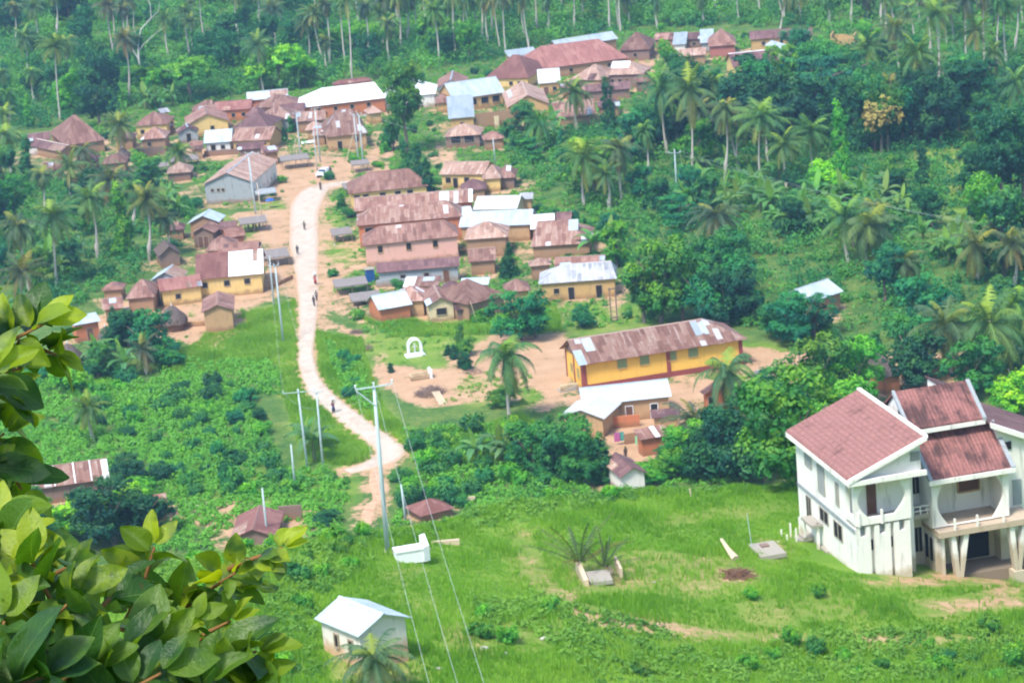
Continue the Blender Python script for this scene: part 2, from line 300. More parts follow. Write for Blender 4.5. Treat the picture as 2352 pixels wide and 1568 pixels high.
def npmesh(name, co, quads):
    me = bpy.data.meshes.new(name); nf = len(quads); k_ = quads.shape[1]
    me.vertices.add(len(co)); me.vertices.foreach_set('co', np.ascontiguousarray(co, np.float32).ravel())
    me.loops.add(nf * k_); me.loops.foreach_set('vertex_index', quads.astype(np.int32).ravel())
    me.polygons.add(nf); me.polygons.foreach_set('loop_start', np.arange(0, nf * k_, k_, dtype=np.int32)); me.polygons.foreach_set('loop_total', np.full(nf, k_, np.int32))
    me.update(calc_edges=True); return me
gm = npmesh('ground', co, quads)
gm.polygons.foreach_set('use_smooth', [True] * len(gm.polygons))
ca = gm.color_attributes.new('zone', 'FLOAT_COLOR', 'POINT'); arr = np.zeros((len(co), 4), np.float32); arr[:, 0] = dirt.ravel(); arr[:, 1] = lush.ravel(); arr[:, 2] = dry.ravel(); arr[:, 3] = 1; ca.data.foreach_set('color', arr.ravel())
GM = mat('ground_cover', (.1, .2, .05), .95, .1); n = N(GM)
geo = n.new('ShaderNodeNewGeometry').outputs['Position']; at_ = n.new('ShaderNodeAttribute', attribute_name='zone'); sp = n.new('ShaderNodeSeparateColor'); n.put(sp.inputs[0], at_.outputs['Color'])
n1 = n.noise(geo, .25, 5, .65); n2 = n.noise(geo, 1.6, 4, .6); n3 = n.noise(geo, .06, 3, .5); n4 = n.noise(geo, 7, 3, .6)
gA = n.ramp(n.math('ADD', n.math('MULTIPLY', n1, .6), n.math('MULTIPLY', n2, .4)), [(.3, (.03, .095, .03)), (.45, (.07, .16, .035)), (.58, (.15, .22, .05)), (.72, (.26, .24, .10))])
gB = n.ramp(n.math('ADD', n.math('MULTIPLY', n1, .55), n.math('ADD', n.math('MULTIPLY', n2, .25), n.math('MULTIPLY', n3, .2))), [(.3, (.09, .21, .022)), (.5, (.16, .31, .03)), (.68, (.27, .38, .06))])
g_ = n.mix(sp.outputs[1], gA, gB)
g_ = n.mix(n.math('MULTIPLY', sp.outputs[2], n.sstep(n1, .3, .6)), g_, (.36, .30, .12))
dc = n.ramp(n.math('ADD', n.math('MULTIPLY', n1, .5), n.math('MULTIPLY', n4, .5)), [(.3, (.40, .24, .135)), (.55, (.54, .345, .21)), (.75, (.66, .49, .34))])
df = n.sstep(n.math('ADD', sp.outputs[0], n.math('MULTIPLY', n.math('SUBTRACT', n.math('ADD', n.math('MULTIPLY', n1, .55), n.math('MULTIPLY', n2, .45)), .5), 2.6)), .40, .72)
n.l.new(n.mix(df, g_, dc), n.b.inputs['Base Color']); n.bump(n.math('ADD', n2, n4), .6, .25)
ground = link_mesh('ground', gm, GM); tag(ground, kind='structure')
# road
ROADM = mat('road_surface', (.5, .43, .38), .9, .2); n = N(ROADM); geo = n.new('ShaderNodeNewGeometry').outputs['Position']; uvn = n.new('ShaderNodeUVMap').outputs[0]; su = n.new('ShaderNodeSeparateXYZ'); n.put(su.inputs[0], uvn)
a_ = n.noise(geo, .5, 4, .65); b_ = n.noise(geo, 5, 3, .6)
rc = n.ramp(n.math('ADD', n.math('MULTIPLY', a_, .6), n.math('MULTIPLY', b_, .4)), [(.3, (.40, .33, .26)), (.5, (.52, .445, .36)), (.7, (.62, .54, .45))])
ed = n.math('ABSOLUTE', n.math('SUBTRACT', su.outputs[0], .5)); ef = n.sstep(n.math('ADD', ed, n.math('MULTIPLY', n.math('SUBTRACT', a_, .5), .35)), .28, .48)
st_ = n.sstep(n.noise(n.scale(geo, (1, .35, 1)), .33, 5, .7), .52, .68); rc = n.mix(n.math('MULTIPLY', st_, .55), rc, (.42, .27, .18))
n.l.new(n.mix(n.math('MULTIPLY', ef, .9), rc, (.50, .32, .20)), n.b.inputs['Base Color']); n.bump(b_, .3, .05)
ROADPTS = []
def ribbon(name, pts, m, kind='structure', dz=.05, uvmap=True):
    P = [GV(a, b)[:2] for a, b, w in pts]; Wd = [w for a, b, w in pts]
    seg = [0]; 
    for i in range(1, len(P)): seg.append(seg[-1] + float(np.linalg.norm(P[i] - P[i - 1])))
    # Catmull-Rom
    out = []; Pn = [P[0]] + P + [P[-1]]
    for i in range(len(P) - 1):
        L = seg[i + 1] - seg[i]; m_ = max(2, int(L / 1.0))
        for t in np.linspace(0, 1, m_, endpoint=False):
            p0, p1, p2, p3 = Pn[i], Pn[i + 1], Pn[i + 2], Pn[i + 3]
            out.append((.5 * ((2 * p1) + (-p0 + p2) * t + (2 * p0 - 5 * p1 + 4 * p2 - p3) * t * t + (-p0 + 3 * p1 - 3 * p2 + p3) * t ** 3), Wd[i] * (1 - t) + Wd[i + 1] * t))
    out.append((P[-1], Wd[-1])); [ROADPTS.append((*q_, w_)) for q_, w_ in out[::3]]; vs, fs, us = [], [], []; K = 9
    for i, (p, w) in enumerate(out):
        q0 = out[max(i - 2, 0)][0]; q1 = out[min(i + 2, len(out) - 1)][0]; t = (q1 - q0) / np.linalg.norm(q1 - q0); nn = np.array([-t[1], t[0]])
        w = w * (1 + .06 * math.sin(i * .13) + .03 * math.sin(i * .4))
        for j in range(K):
            q = p + nn * (j / (K - 1) - .5) * w; vs.append((q[0], q[1], float(Z(*q)) + dz + (.04 if 0 < j < K - 1 else -.12))); us.append((j / (K - 1), i))
    for i in range(len(out) - 1):
        for j in range(K - 1): fs.append((i * K + j, i * K + j + 1, (i + 1) * K + j + 1, (i + 1) * K + j))
    me = bpy.data.meshes.new(name); me.from_pydata(vs, [], fs); me.update(); ul = me.uv_layers.new(name='UVMap')
    for lp in me.loops: ul.data[lp.index].uv = us[lp.vertex_index]
    return tag(link_mesh(name, me, m, smooth=True), kind=kind)
ribbon('road', [(815, 418, 3.6), (770, 424, 4.8), (732, 432, 5.8), (712, 452, 6.3), (700, 485, 6.3), (698, 540, 6.1), (702, 600, 4.6), (707, 660, 4.2), (707, 740, 2.9), (702, 800, 2.7), (708, 850, 2.9), (735, 902, 3.5), (785, 945, 3.5), (835, 985, 3.7), (878, 1015, 4.0), (898, 1040, 4.7), (868, 1062, 4.4), (830, 1074, 3.1), (795, 1083, 2.6)], ROADM)
PATHM = mat('path_earth', (.5, .3, .18), .95, .1); n = N(PATHM); _g = n.new('ShaderNodeNewGeometry').outputs['Position']; n.l.new(n.ramp(n.noise(_g, 1.2, 4, .6), [(.3, (.42, .24, .14)), (.6, (.58, .38, .25))]), n.b.inputs['Base Color'])
ribbon('path', [(880, 1066, 2.6), (866, 1084, 1.7), (860, 1105, 1.5), (866, 1128, 1.5), (868, 1145, 1.5), (850, 1165, 1.5), (845, 1185, 1.6), (842, 1206, 1.2)], PATHM, dz=.03)
# ---------------- houses of the village ----------------
GUARD = []; FOOT = []      # footprints kept clear of plants: (x, y, radius)
LAND = []      # landmarks for labels: (px, py, phrase)
def opening(parent, name, x, z, w, h, y=0., face=-1, axis='y', frame=FRM, pane=DK, t=.09):
    """window or door with a frame and a leaf or a dark sheet painted as inside shade, set on the wall plane y (or x) looking along face"""
    f = MB(); b = .09
    def bx(mb, a0, a1, z0, z1, d0, d1):
        lo, hi = sorted((y + face * d0, y + face * d1))
        if axis == 'y': mb.box(a0, a1, lo, hi, z0, z1)
        else: mb.box(lo, hi, a0, a1, z0, z1)
    x0, x1 = x - w / 2, x + w / 2
    bx(f, x0 - b, x0, z - b, z + h + b, -.03, t); bx(f, x1, x1 + b, z - b, z + h + b, -.03, t)
    bx(f, x0, x1, z + h, z + h + b, -.03, t + .003)
    if name == 'window': bx(f, x0, x1, z - b, z, -.03, t + .05)
    o = f.build(name, frame, parent); p = MB(); bx(p, x0, x1, z, z + h, -.02, .025); p.build('shutter_or_shade' if name == 'window' else 'door_leaf_or_shade', pane, o); return o  # dark panes paint the recess shade flat; coloured ones are real leaves
def house(label, A, B, top, roof='hip', wm=MUD, rm=RU, h=2.7, k=.5, depth=None, win=(), door=(), patch=(), pm=TI, o=.4, cat='house', name='house', hip=(1, 1), wsz=(.8, .8), pane=DK, fr=FRM, lwin=(), rwin=(), cap=True, land=None, back=None, band=None, base=None, sink=.8, plain=True, side=None):
    a = above(A[0], A[1], h, plain); b = above(B[0], B[1], h, plain); e = (b - a)[:2]; L = float(np.linalg.norm(e)); e = e / L; nn = np.array([-e[1], e[0]])
    if nn[1] < 0: nn = -nn
    gz = float(Z(*((a + b)[:2] / 2 + nn * 3))) if base is None else base
    def wp(x, y, z): return np.array([a[0] + e[0] * x + nn[0] * y, a[1] + e[1] * x + nn[1] * y, gz + z])
    if depth is None:
        lo, hi = 1.8, 20.
        for _ in range(30):
            D = (lo + hi) / 2
            q = wp(L / 2, D / 2, h + k * D / 2) if roof in ('gable', 'hip') else wp(L / 2, D, h + k * L / 2) if roof == 'front' else wp(L / 2, D, h + .25 * D)
            if pj(q)[1] < top: hi = D
            else: lo = D
        depth = D
    D = depth; rise = k * (D if roof in ('gable', 'hip') else L) / 2
    root = empty(name, (a[0], a[1], gz), math.atan2(e[1], e[0]), label, cat)
    s = k; w = MB(); z0 = -sink
    if roof == 'gable':
        zt = h + s * o - .06; w.add([(x, y, z) for x in (o, L - o) for y, z in ((o, z0), (D - o, z0), (D - o, zt), (D / 2, h + rise - .06), (o, zt))],
              [(4, 3, 2, 1, 0), (5, 6, 7, 8, 9), (0, 1, 6, 5), (1, 2, 7, 6), (2, 3, 8, 7), (3, 4, 9, 8), (4, 0, 5, 9)])
    elif roof == 'front':
        zt = h + s * o - .06; w.ext([(o, z0), (L - o, z0), (L - o, zt), (L / 2, h + rise - .06), (o, zt)], o, D - o)
    elif roof == 'shed': zt = h + .25 * o - .05; zb = h + .25 * (D - o) - .05; w.add([(x, y, z) for x in (o, L - o) for y, z in ((o, z0), (D - o, z0), (D - o, zb), (o, zt))], [(3, 2, 1, 0), (4, 5, 6, 7), (0, 1, 5, 4), (1, 2, 6, 5), (2, 3, 7, 6), (3, 0, 4, 7)])
    else: w.box(o, L - o, o, D - o, z0, h + s * o * .6)
    w.build('wall', wm, root)
    if side: MB().box(L - o, L - o + .03, o, D - o, z0, h + .1).build('side_wall', side, root)
    if band: MB().box(o - .04, L - o + .04, o - .04, o + .1, z0, band[1]).build('plinth', band[0], root)
    r = MB(); t = .07; H_ = h + rise
    if roof == 'gable':
        r.slab([(0, 0, h), (L, 0, h), (L, D / 2, H_), (0, D / 2, H_)], t); r.slab([(L, D, h), (0, D, h), (0, D / 2, H_), (L, D / 2, H_)], t); rp = [(0, D / 2, H_), (L, D / 2, H_)]
    elif roof == 'front':
        r.slab([(0, D, h), (0, 0, h), (L / 2, 0, H_), (L / 2, D, H_)], t); r.slab([(L, 0, h), (L, D, h), (L / 2, D, H_), (L / 2, 0, H_)], t); rp = [(L / 2, 0, H_), (L / 2, D, H_)]
    elif roof == 'shed': r.slab([(0, 0, h), (L, 0, h), (L, D, h + .25 * D), (0, D, h + .25 * D)], t); rp = None
    else:
        i0 = min(D / 2, L * .48) * hip[0]; i1 = min(D / 2, L * .48) * hip[1]; q0 = (i0, D / 2, H_); q1 = (L - i1, D / 2, H_)
        r.slab([(0, 0, h), (L, 0, h), q1, q0], t); r.slab([(L, D, h), (0, D, h), q0, q1], t)
        if i1 > .01: r.slab([(L, 0, h), (L, D, h), q1], t)
        if i0 > .01: r.slab([(0, D, h), (0, 0, h), q0], t)
        rp = [q0, q1]
        if i0 < .01: r.add([(o, o, h), (o, D - o, h), (o, D / 2, H_ - .1)], [(0, 2, 1)])
    ro = r.build('roof', rm, root); roofuv(ro.data)
    if rp and cap and (Vector(rp[0]) - Vector(rp[1])).length > 1:
        c = MB(); p, q = [Vector(z_) for z_ in rp]; dr = (q - p).normalized(); sd_ = dr.cross(Vector((0, 0, 1))) * .2
        c.add([p + sd_ - Vector((0, 0, .05)), p + Vector((0, 0, .06)), p - sd_ - Vector((0, 0, .05)), q + sd_ - Vector((0, 0, .05)), q + Vector((0, 0, .06)), q - sd_ - Vector((0, 0, .05))], [(0, 1, 4, 3), (1, 2, 5, 4), (0, 2, 1), (3, 4, 5)]); c.build('ridge_cap', rm if cap is True else cap, ro)
    patch = [(*p_, pm) for p_ in patch]
    if rm in (RU, RD, RS, RR, RP) and not plain is False and name == 'house':
        for _ in range(random.choice((0, 1, 1, 2, 3))):
            nn_ = max(3, int(L / .85)); c_ = random.randrange(nn_ // 2 if roof == 'front' else nn_); w_ = random.choice((1, 1, 2)); v_ = random.choice((0, .0, .45, .5)); u1_ = min((c_ + w_) / nn_, .5 if roof == 'front' else 1.)
            if roof == 'hip' and not .3 < c_ / nn_ < .62: continue
            if u1_ > c_ / nn_ + .02: patch.append((c_ / nn_, u1_, v_ + .01, v_ + random.choice((.4, .48)), random.choice((RP, RP, TG, RD, RS, RD, RP, RU, TI))))
    for pz, (u0, u1, v0, v1, pm) in enumerate(patch):
        if roof in ('gable', 'hip'): P4 = [(L * u, D / 2 * v, h + rise * v + .03 + .012 * pz) for u, v in ((u0, v0), (u1, v0), (u1, v1), (u0, v1))]
        elif roof == 'shed': P4 = [(L * u, D * v, h + .25 * D * v + .03 + .012 * pz) for u, v in ((u0, v0), (u1, v0), (u1, v1), (u0, v1))]
        else: 
            if u1 <= .5: P4 = [(L * u, D * v, h + rise * u * 2 + .03 + .012 * pz) for u, v in ((u0, v0), (u1, v0), (u1, v1), (u0, v1))]
            else: P4 = [(L * u, D * v, h + rise * (1 - u) * 2 + .03 + .012 * pz) for u, v in ((u0, v0), (u1, v0), (u1, v1), (u0, v1))]
        po = MB().slab(P4, .04).build('roof_sheet', pm, ro); roofuv(po.data)
    hh = min(h, 2.9)
    for u in win: opening(root, 'window', o + (L - 2 * o) * u, hh * .40 if h < 3.2 else h - 1.55, *wsz, y=o, pane=pane, frame=fr)
    for u in door: opening(root, 'door', o + (L - 2 * o) * u, 0.05, .9, min(1.95, h - .35), y=o, pane=SHB if pane is DK and random.random() < .4 else DK, frame=fr)
    for u in lwin: opening(root, 'window', o + (D - 2 * o) * u, hh * .4, *wsz, y=o, axis='x', pane=pane, frame=fr)
    for u in rwin: opening(root, 'window', o + (D - 2 * o) * u, hh * .4, *wsz, y=L - o, face=1, axis='x', pane=pane, frame=fr)
    c = wp(L / 2, D / 2, 0)
    nseg = max(1, int(round(L / 5)))
    for i in range(nseg):
        c2 = wp(L * (i + .5) / nseg, D / 2, 0); FOOT.append((c2[0], c2[1], max(D / 2, L / nseg / 2) + .8))
    if plain:
        for i in range(nseg):
            for dy_ in (4, 10): c2 = wp(L * (i + .5) / nseg, -dy_, 0); GUARD.append((c2[0], c2[1], 3.4))
    if land: LAND.append((*pj(wp(L / 2, D / 2, 0)), land))
    root['_L'] = 0; del root['_L']
    return root, L, D, wp
HS = [
 # label, A, B, ridge row, roof, wall, roof material, extras
 ('small brown forest-edge house with a dark gable roof and a white sheet below', (57,326),(116,320),303,'gable',MUD,RD,dict(win=(.3,.75),land='brown forest-edge house',depth=5)),
 ('large purplish rusty hip-roofed house beside the lone palm at the village edge', (150,335),(243,321),263,'hip',MUD,RU,dict(win=(.5,),hip=(1,1),land='purplish hip-roofed house')),
 ('low shed with a pale-edged brown gable, attached in front of the purplish hip-roofed house', (138,350),(181,341),318,'front',MUD,RD,dict(h=2,cap=RP)),
 ('rust-roofed mud house with a grey gable peak and a yellowish side wall', (307,291),(385,284),256,'hip',Y_,RU,dict(win=(.2,),h=3)),
 ('squat mud-brick house under a streaked rusty roof, above the grey stone terrace', (321,322),(381,316),291,'hip',MUD,RS,dict(h=3.2,win=(.3,),land='squat mud-brick house')),
 ('dark little lean-to between the mud-brick house and the yellow hut', (382,291),(402,288),280,'shed',BRN,RD,dict(h=1.8,win=())),
 ('tiny yellow hut with a flat grey roof near the forest', (370,260),(392,256),252,'shed',Y_,TG,dict(h=2.4,depth=2.5,name='hut',cat='hut')),
 ('brown-roofed house with a pale yellow gable wall facing the valley', (428,289),(527,276),244,'front',Y_,RU,dict(h=2.7,win=(.6,),land='yellow gable house',k=.42)),
 ('hip-roofed rusty house directly behind the pale yellow gable', (440,258),(508,250),230,'hip',OR,RU,dict()),
 ('long house with a red-brown roof over bright orange-red walls', (491,257),(577,249),231,'gable',OR,RR,dict(win=(.15,.5,.8),land='orange-walled long house')),
 ('small grey timber shed with a white-edged gable', (407,308),(458,301),283,'front',GR,RD,dict(h=2.3,door=(.5,),cap=TI,land='grey timber shed')),
 ('low white-walled house under a pale blue tin roof', (467,330),(531,324),298,'gable',WH,TI,dict(h=2.6,door=(.3,),win=(.7,),land='blue-tin white house')),
 ('ochre house with a streaked rusty roof and dark square windows, joined to the blue-tin house', (530,325),(621,321),292,'gable',OC,RS,dict(h=2.6,win=(.12,.4,.75),land='ochre house')),
 ('dark brown hip-roofed house rising behind the ochre house', (530,297),(617,293),256,'hip',Y_,RD,dict(h=3.2)),
 ('brown mud shed with a tin patch on its roof, beside the open yard', (607,352),(641,347),335,'shed',MUD,RD,dict(h=2.8,patch=((.4,.95,.3,.9),))),
 ('grey hall with a broad rusty gable roof and a whitewashed side wall', (464,424),(581,418),346,'front',GR,RP,dict(h=4.0,k=.40,depth=20,rwin=(.15,.3,.45,.6,.75,.9),win=(.15,.28,.38),wsz=(.5,.5),cap=TI,land='grey hall')),
 ('pale tin-roofed house at the back row, its right end rusted', (567,232),(662,222),208,'gable',OR,TI,dict(h=3,patch=((.55,.99,.3,.98),),pm=RP,land='pale back-row house')),
 ('peaked rusty house in front of the pale tin roof', (577,249),(679,244),217,'hip',MUD,RS,dict(h=3)),
 ('brown-gabled house with grey walls and a striped rusty roof', (592,279),(677,272),241,'hip',GR,RS,dict(h=3,land='striped-roof house')),
 ('long hall with a glaring white metal roof and orange end wall', (690,247),(888,226),198,'hip',OR,TW,dict(h=3.2,hip=(1,.3),win=(.2,.4,.6,.8),land='white-roofed long hall')),
 ('white-roofed building half hidden behind the big roadside tree', (880,224),(1001,216),180,'hip',WH,TW,dict(h=3)),
 ('low red roof peeking over the long white-roofed hall', (765,195),(856,186),181,'hip',OR,RR,dict(h=2.6)),
 ('low house with a cream and rust striped roof below the white-roofed hall', (680,280),(748,275),256,'gable',MUD,RS,dict(h=2.6,door=(.7,),patch=((.2,.35,.05,.95),(.6,.72,.05,.95)),pm=RP)),
 ('tall orange-brown house under a streaked rusty hip roof by the twin poles', (748,315),(845,306),251,'hip',TAN,RS,dict(h=3.2,door=(.3,),win=(.75,),hip=(.8,.6),land='streaked hip-roofed house')),
 ('small white gable-fronted house with a brown roof, behind the big tree', (1001,203),(1072,198),162,'front',WH,RU,dict(h=2.8,cap=TI,land='white gable house')),
 ('long arcaded house with a blue-grey tin roof and orange pillars', (1040,229),(1160,212),184,'gable',OC,TI,dict(h=3,win=(.15,.38,.62,.85),wsz=(1.6,1.3),land='arcaded tin-roofed house')),
 ('wing with a steep blue-grey tin roof sloping towards the road', (1030,273),(1091,268),219,'shed',OC,TI,dict(h=3,win=(.5,))),
 ('ochre house with a pale rusty gable end, closing the courtyard', (1165,248),(1263,238),186,'front',OC,RP,dict(h=3.4,win=(.5,),k=.5,land='pale gable courtyard house')),
 ('open shelter with a rusty hip roof and a dark interior, beside the back lane', (1018,314),(1104,309),283,'hip',BRN,RP,dict(h=2.6,win=(.3,.7),wsz=(2.0,1.5),land='open roadside shelter')),
 ('maroon hip-roofed house with low yellow walls at the back of the village', (1110,182),(1214,179),126,'hip',Y_,RR,dict(h=2.7,hip=(.9,.9),win=(.2,.6,.8),land='maroon hip-roofed house')),
 ('very long maroon-roofed house with a pointed left end', (1221,163),(1446,131),98,'hip',MUD,RR,dict(h=2.6,hip=(.6,.6),win=(.2,.4,.6,.8),land='long maroon-roofed house')),
 ('house with a pale blue tin roof behind the very long maroon roof', (1281,111),(1420,89),72,'gable',MUD,TI,dict(h=2.6,depth=6)),
 ('small light tin roof left of the pointed maroon roof', (1168,131),(1236,122),112,'shed',MUD,TI,dict(h=2.6)),
 ('dark-walled house with a domed rusty hip roof at the back row end', (1421,117),(1494,112),73,'hip',BRN,RU,dict(h=2.8,win=(.5,),land='domed rusty house')),
 ('orange-walled house with a small bright white roof', (1236,193),(1288,188),158,'gable',OC,TW,dict(h=3,door=(.3,),win=(.75,),land='small white-roofed house')),
 ('pale brown hip-roofed house beside the small bright white roof', (1308,184),(1380,184),147,'hip',TAN,RP,dict(h=2.8)),
 ('brown house whose rusty roof is capped with bright white sheets', (1384,174),(1476,170),140,'hip',BRN,RP,dict(h=3,door=(.6,),win=(.2,.4),patch=((.15,.6,.5,.98),),pm=TW,land='white-capped brown house')),
 ('long low shed with dark brown sheet walls behind the leaning palm', (1345,213),(1450,203),193,'shed',BRN,RD,dict(h=2.2,depth=4)),
 ('low building with a broad streaked rusty roof among the banana plants', (1271,272),(1370,262),232,'gable',MUD,RS,dict(h=2.2,land='streaked roof by bananas')),
 ('small rusty-roofed house at the top edge with a white gable', (1501,92),(1550,90),67,'gable',MUD,RU,dict(h=2.6,depth=5,land='white gable top-edge house')),
 ('square white tin annex between two rusty roofs at the top edge', (1544,103),(1576,101),74,'shed',WH,TI,dict(h=2.2)),
 ('low dark-walled shop with a purple-brown roof at the top edge', (1573,91),(1613,89),64,'gable',BRN,RD,dict(h=2.6,depth=5,win=(.5,))),
 ('white tin roof strip against the round rusty hip roof', (1608,99),(1640,97),67,'shed',GR,TI,dict(h=2.6)),
 ('red-walled house with a rounded rusty hip roof', (1627,107),(1692,103),66,'hip',RED,RU,dict(h=2.9,hip=(1,1),land='red-walled house')),
 ('long ochre house with a straight purple-brown roof, last of the back row', (1722,90),(1867,82),64,'gable',OC,RD,dict(h=3.4,win=(.2,.5,.8),depth=6,land='purple-roofed ochre house')),
 ('low house with a white-ridged purple-brown roof, half buried in trees', (1684,154),(1790,144),118,'gable',Y_,RD,dict(h=2.8,win=(.2,.5),cap=TW,door=(.35,),land='white-ridged house')),
 ('small white gable annex among the treetops', (1805,118),(1838,114),93,'front',WH,TI,dict(h=2.6)),
 ('roofless orange mud ruin at the forest edge', (1907,86),(1962,84),80,'ruin',OC,RU,dict(h=2.6,land='orange mud ruin')),
 ('broad brown hip-roofed house with yellow walls facing the road bend', (800,446),(984,426),392,'hip',Y_,RU,dict(h=3.3,hip=(.8,.6),win=(.08,.2,.42,.62,.78),wsz=(1.0,1.0),land='broad yellow-walled house')),
 ('long orange-walled house under a streaked rusty roof with white tin patches', (813,486),(1086,464),444,'gable',OR,RS,dict(h=3.2,win=(.93,.8),patch=((.72,.80,.05,.95),(.84,.88,.05,.9),(.965,1.0,.0,1.)),pm=TW,land='patched long house')),
 ('two-storey red-walled house with a wide rusty hip roof', (818,519),(1063,497),468,'hip',OR,RS,dict(h=4.2,hip=(.7,.6),win=(.1,.3,.5,.7),wsz=(1.4,.9),land='red-walled two-storey house')),
 ('pink-walled house with three windows and a rusty hip roof', (833,564),(1055,543),513,'hip',PK,RU,dict(h=3.8,hip=(.7,.5),win=(.16,.47,.76),wsz=(.8,1.1),fr=TAN,patch=((.22,.45,.45,.97),),pm=RS,land='pink-walled house')),
 ('long brown lean-to running below the pink wall', (864,626),(1056,611),596,'shed',GR,RD,dict(h=2.6,win=(.3,.6),door=(.85,),land='brown lean-to')),
 ('white metal-roofed building behind the patched long house', (1086,482),(1188,480),450,'gable',CR,TW,dict(h=2.6,land='white metal roof')),
 ('long white metal-roofed shed in the middle of the compound row', (1053,522),(1219,516),484,'gable',TAN,TI,dict(h=2.9,land='long white shed')),
 ('short white-roofed block at the end of the long white shed', (1218,527),(1274,523),492,'gable',TAN,TW,dict(h=2.6)),
 ('mud house with a pale-crowned rusty hip roof behind the conical tree', (1066,551),(1166,544),507,'hip',MUD,RP,dict(h=3.4,win=(),land='pale-crowned mud house')),
 ('wide rusty roof running into the bushes beyond the white block', (1218,567),(1358,558),505,'hip',MUD,RS,dict(h=2.4,hip=(.2,.9),patch=((.62,.78,.55,.98),),pm=TI,land='wide rusty bush-side roof')),
 ('small square mud hut with a flat grey top', (1192,459),(1224,457),452,'shed',TAN,TG,dict(h=3.,depth=2.6,name='hut',cat='hut')),
 ('yellow house with a light rusty roof beyond the broad yellow-walled house', (1008,401),(1112,400),371,'gable',Y_,RP,dict(h=2.8,door=(.32,),win=(.15,.6),wsz=(1,1),land='light rusty yellow house')),
 ('rusty roof with pale hips running down to the bananas', (1105,412),(1152,409),377,'hip',Y_,RP,dict(h=2.6)),
 ('low brown roof in the yard below the light rusty yellow house', (1056,439),(1117,434),410,'hip',MUD,RD,dict(h=2.)),
 ('small brown house at the edge of the thicket with a pale verge', (1140,410),(1184,407),378,'hip',BRN,RU,dict(h=2.2)),
 ('long ochre house under a grey corrugated roof, laundry hanging at its door', (1237,652),(1417,639),605,'hip',OC,TG,dict(h=3.,hip=(1,.2),door=(.4,.78),win=(.2,),land='grey corrugated laundry house')),
 ('low rusty roof just behind the grey corrugated roof', (1272,617),(1388,611),602,'gable',OC,RU,dict(h=2.6,depth=5)),
 ('small shed with a shiny blue-white tin roof over orange mud walls', (869,712),(948,698),672,'gable',OR,TI,dict(h=2.3,land='shiny tin shed')),
 ('rusty peaked house joined behind the shiny tin shed', (893,694),(976,690),655,'hip',TAN,RS,dict(h=2.6)),
 ('small house with a pink-edged gable and one large dark window', (980,704),(1047,696),653,'front',CR,RU,dict(h=2.7,win=(.5,),wsz=(1.5,1.0),cap=RP,land='pink-edged gable house')),
 ('house with a pale tin back slope and a broad brown rusty hip roof', (1074,700),(1165,676),640,'hip',MUD,RU,dict(h=3,land='brown hip by garden tree')),
 ('low pale tin roof behind the broad brown hip roof', (1055,656),(1121,653),637,'shed',MUD,TI,dict(h=2.4)),
 ('row of low sheds with rusty sheets and one white sheet below the lean-to', (925,659),(1006,656),634,'shed',TAN,RS,dict(h=1.9,patch=((0,.3,.02,.98),),pm=TW)),
 ('brown-walled house with a pale blue tin gable roof on the left bank', (430,514),(503,510),480,'front',MUD,TI,dict(h=3,k=.45,land='pale blue gable house')),
 ('rusty gable house with a dark open front, joined to the pale blue gable house', (438,537),(492,535),507,'front',BRN,RU,dict(h=2.7,door=(.35,.6))),
 ('rusty house with white verge sheets in the left bank row', (470,578),(536,573),540,'hip',MUD,RU,dict(h=2.4,cap=TW)),
 ('low orange-walled annex under a flat rusty roof', (520,547),(565,540),521,'gable',OR,RU,dict(h=2.6,land='orange annex')),
 ('brown roof strip behind the big yellow house', (500,582),(594,574),560,'gable',MUD,RU,dict(h=2.4,depth=4.5)),
 ('small dark thatch-roofed gable hut in the greenery', (364,590),(417,582),550,'front',BRN,THA,dict(h=2.2,k=.75,name='hut',cat='hut',land='dark gable hut')),
 ('big yellow house with a red-brown roof whose right half is white sheet metal', (448,643),(605,628),577,'gable',Y_,RR,dict(h=3.4,win=(.1,.45,.77),wsz=(.9,.85),k=.45,land='big yellow house', patch=((.49,1.,.0,1.),), pm=TW)),
 ('low yellow wing with a red-brown roof, left of the big yellow house', (367,670),(466,656),636,'gable',Y_,RR,dict(h=2.8,win=(.4,),land='low yellow wing',patch=((.88,.99,.0,.4),),pm=TG)),
 ('house with a half white, half pale-rust gable roof above the low wing', (344,645),(414,641),607,'front',GR,TI,dict(h=3,patch=((.52,.99,.0,1.),),pm=RP)),
 ('brown hip-roofed mud house by the low stone wall', (288,687),(355,681),640,'hip',MUD,RU,dict(h=2.9,land='brown hip-roofed mud house')),
 ('square tan house with a brown gable roof at the foot of the village', (462,719),(538,711),668,'front',TAN,RU,dict(h=3.4,k=.4,win=(),land='square tan house')),
 ('little orange shed with a flat roof beside the thatched hut', (340,737),(378,728),728,'shed',OR,TAN,dict(h=2.,depth=2.5,win=(.5,),wsz=(.4,.5))),
 ('orange mud house behind the foreground leaves', (168,748),(232,736),722,'shed',OR,TI,dict(h=3.,door=(.6,))),
 ('L-shaped compound house with a long pale tin roof and tan walls', (1338,931),(1543,910),880,'gable',TAN,TI,dict(h=2.9,door=(.28,.52,.82),fr=WPAINT,land='pale tin compound house')),
 ('projecting tin-roofed wing of the compound, half hidden by bushes', (1281,958),(1388,962),903,'front',TAN,TW,dict(h=2.7,k=.35)),  # wing roof in whiter tin: colour makes up for its slope's shading
 ('low brown sheet roof in the compound yard', (1496,960),(1564,955),938,'shed',TAN,RD,dict(h=1.9)),
 ('small orange hut with a brown roof and a white roof sheet', (1470,1010),(1542,998),980,'shed',OR,RU,dict(h=2.4,name='hut',cat='hut',patch=((.5,.66,.0,1.),),pm=TW,land='small orange hut')),
 ('orange gable hut behind the leaning coconut palm near the school', (1617,906),(1680,896),884,'front',OR,RU,dict(h=2.6,door=(.25,),name='hut',cat='hut')),
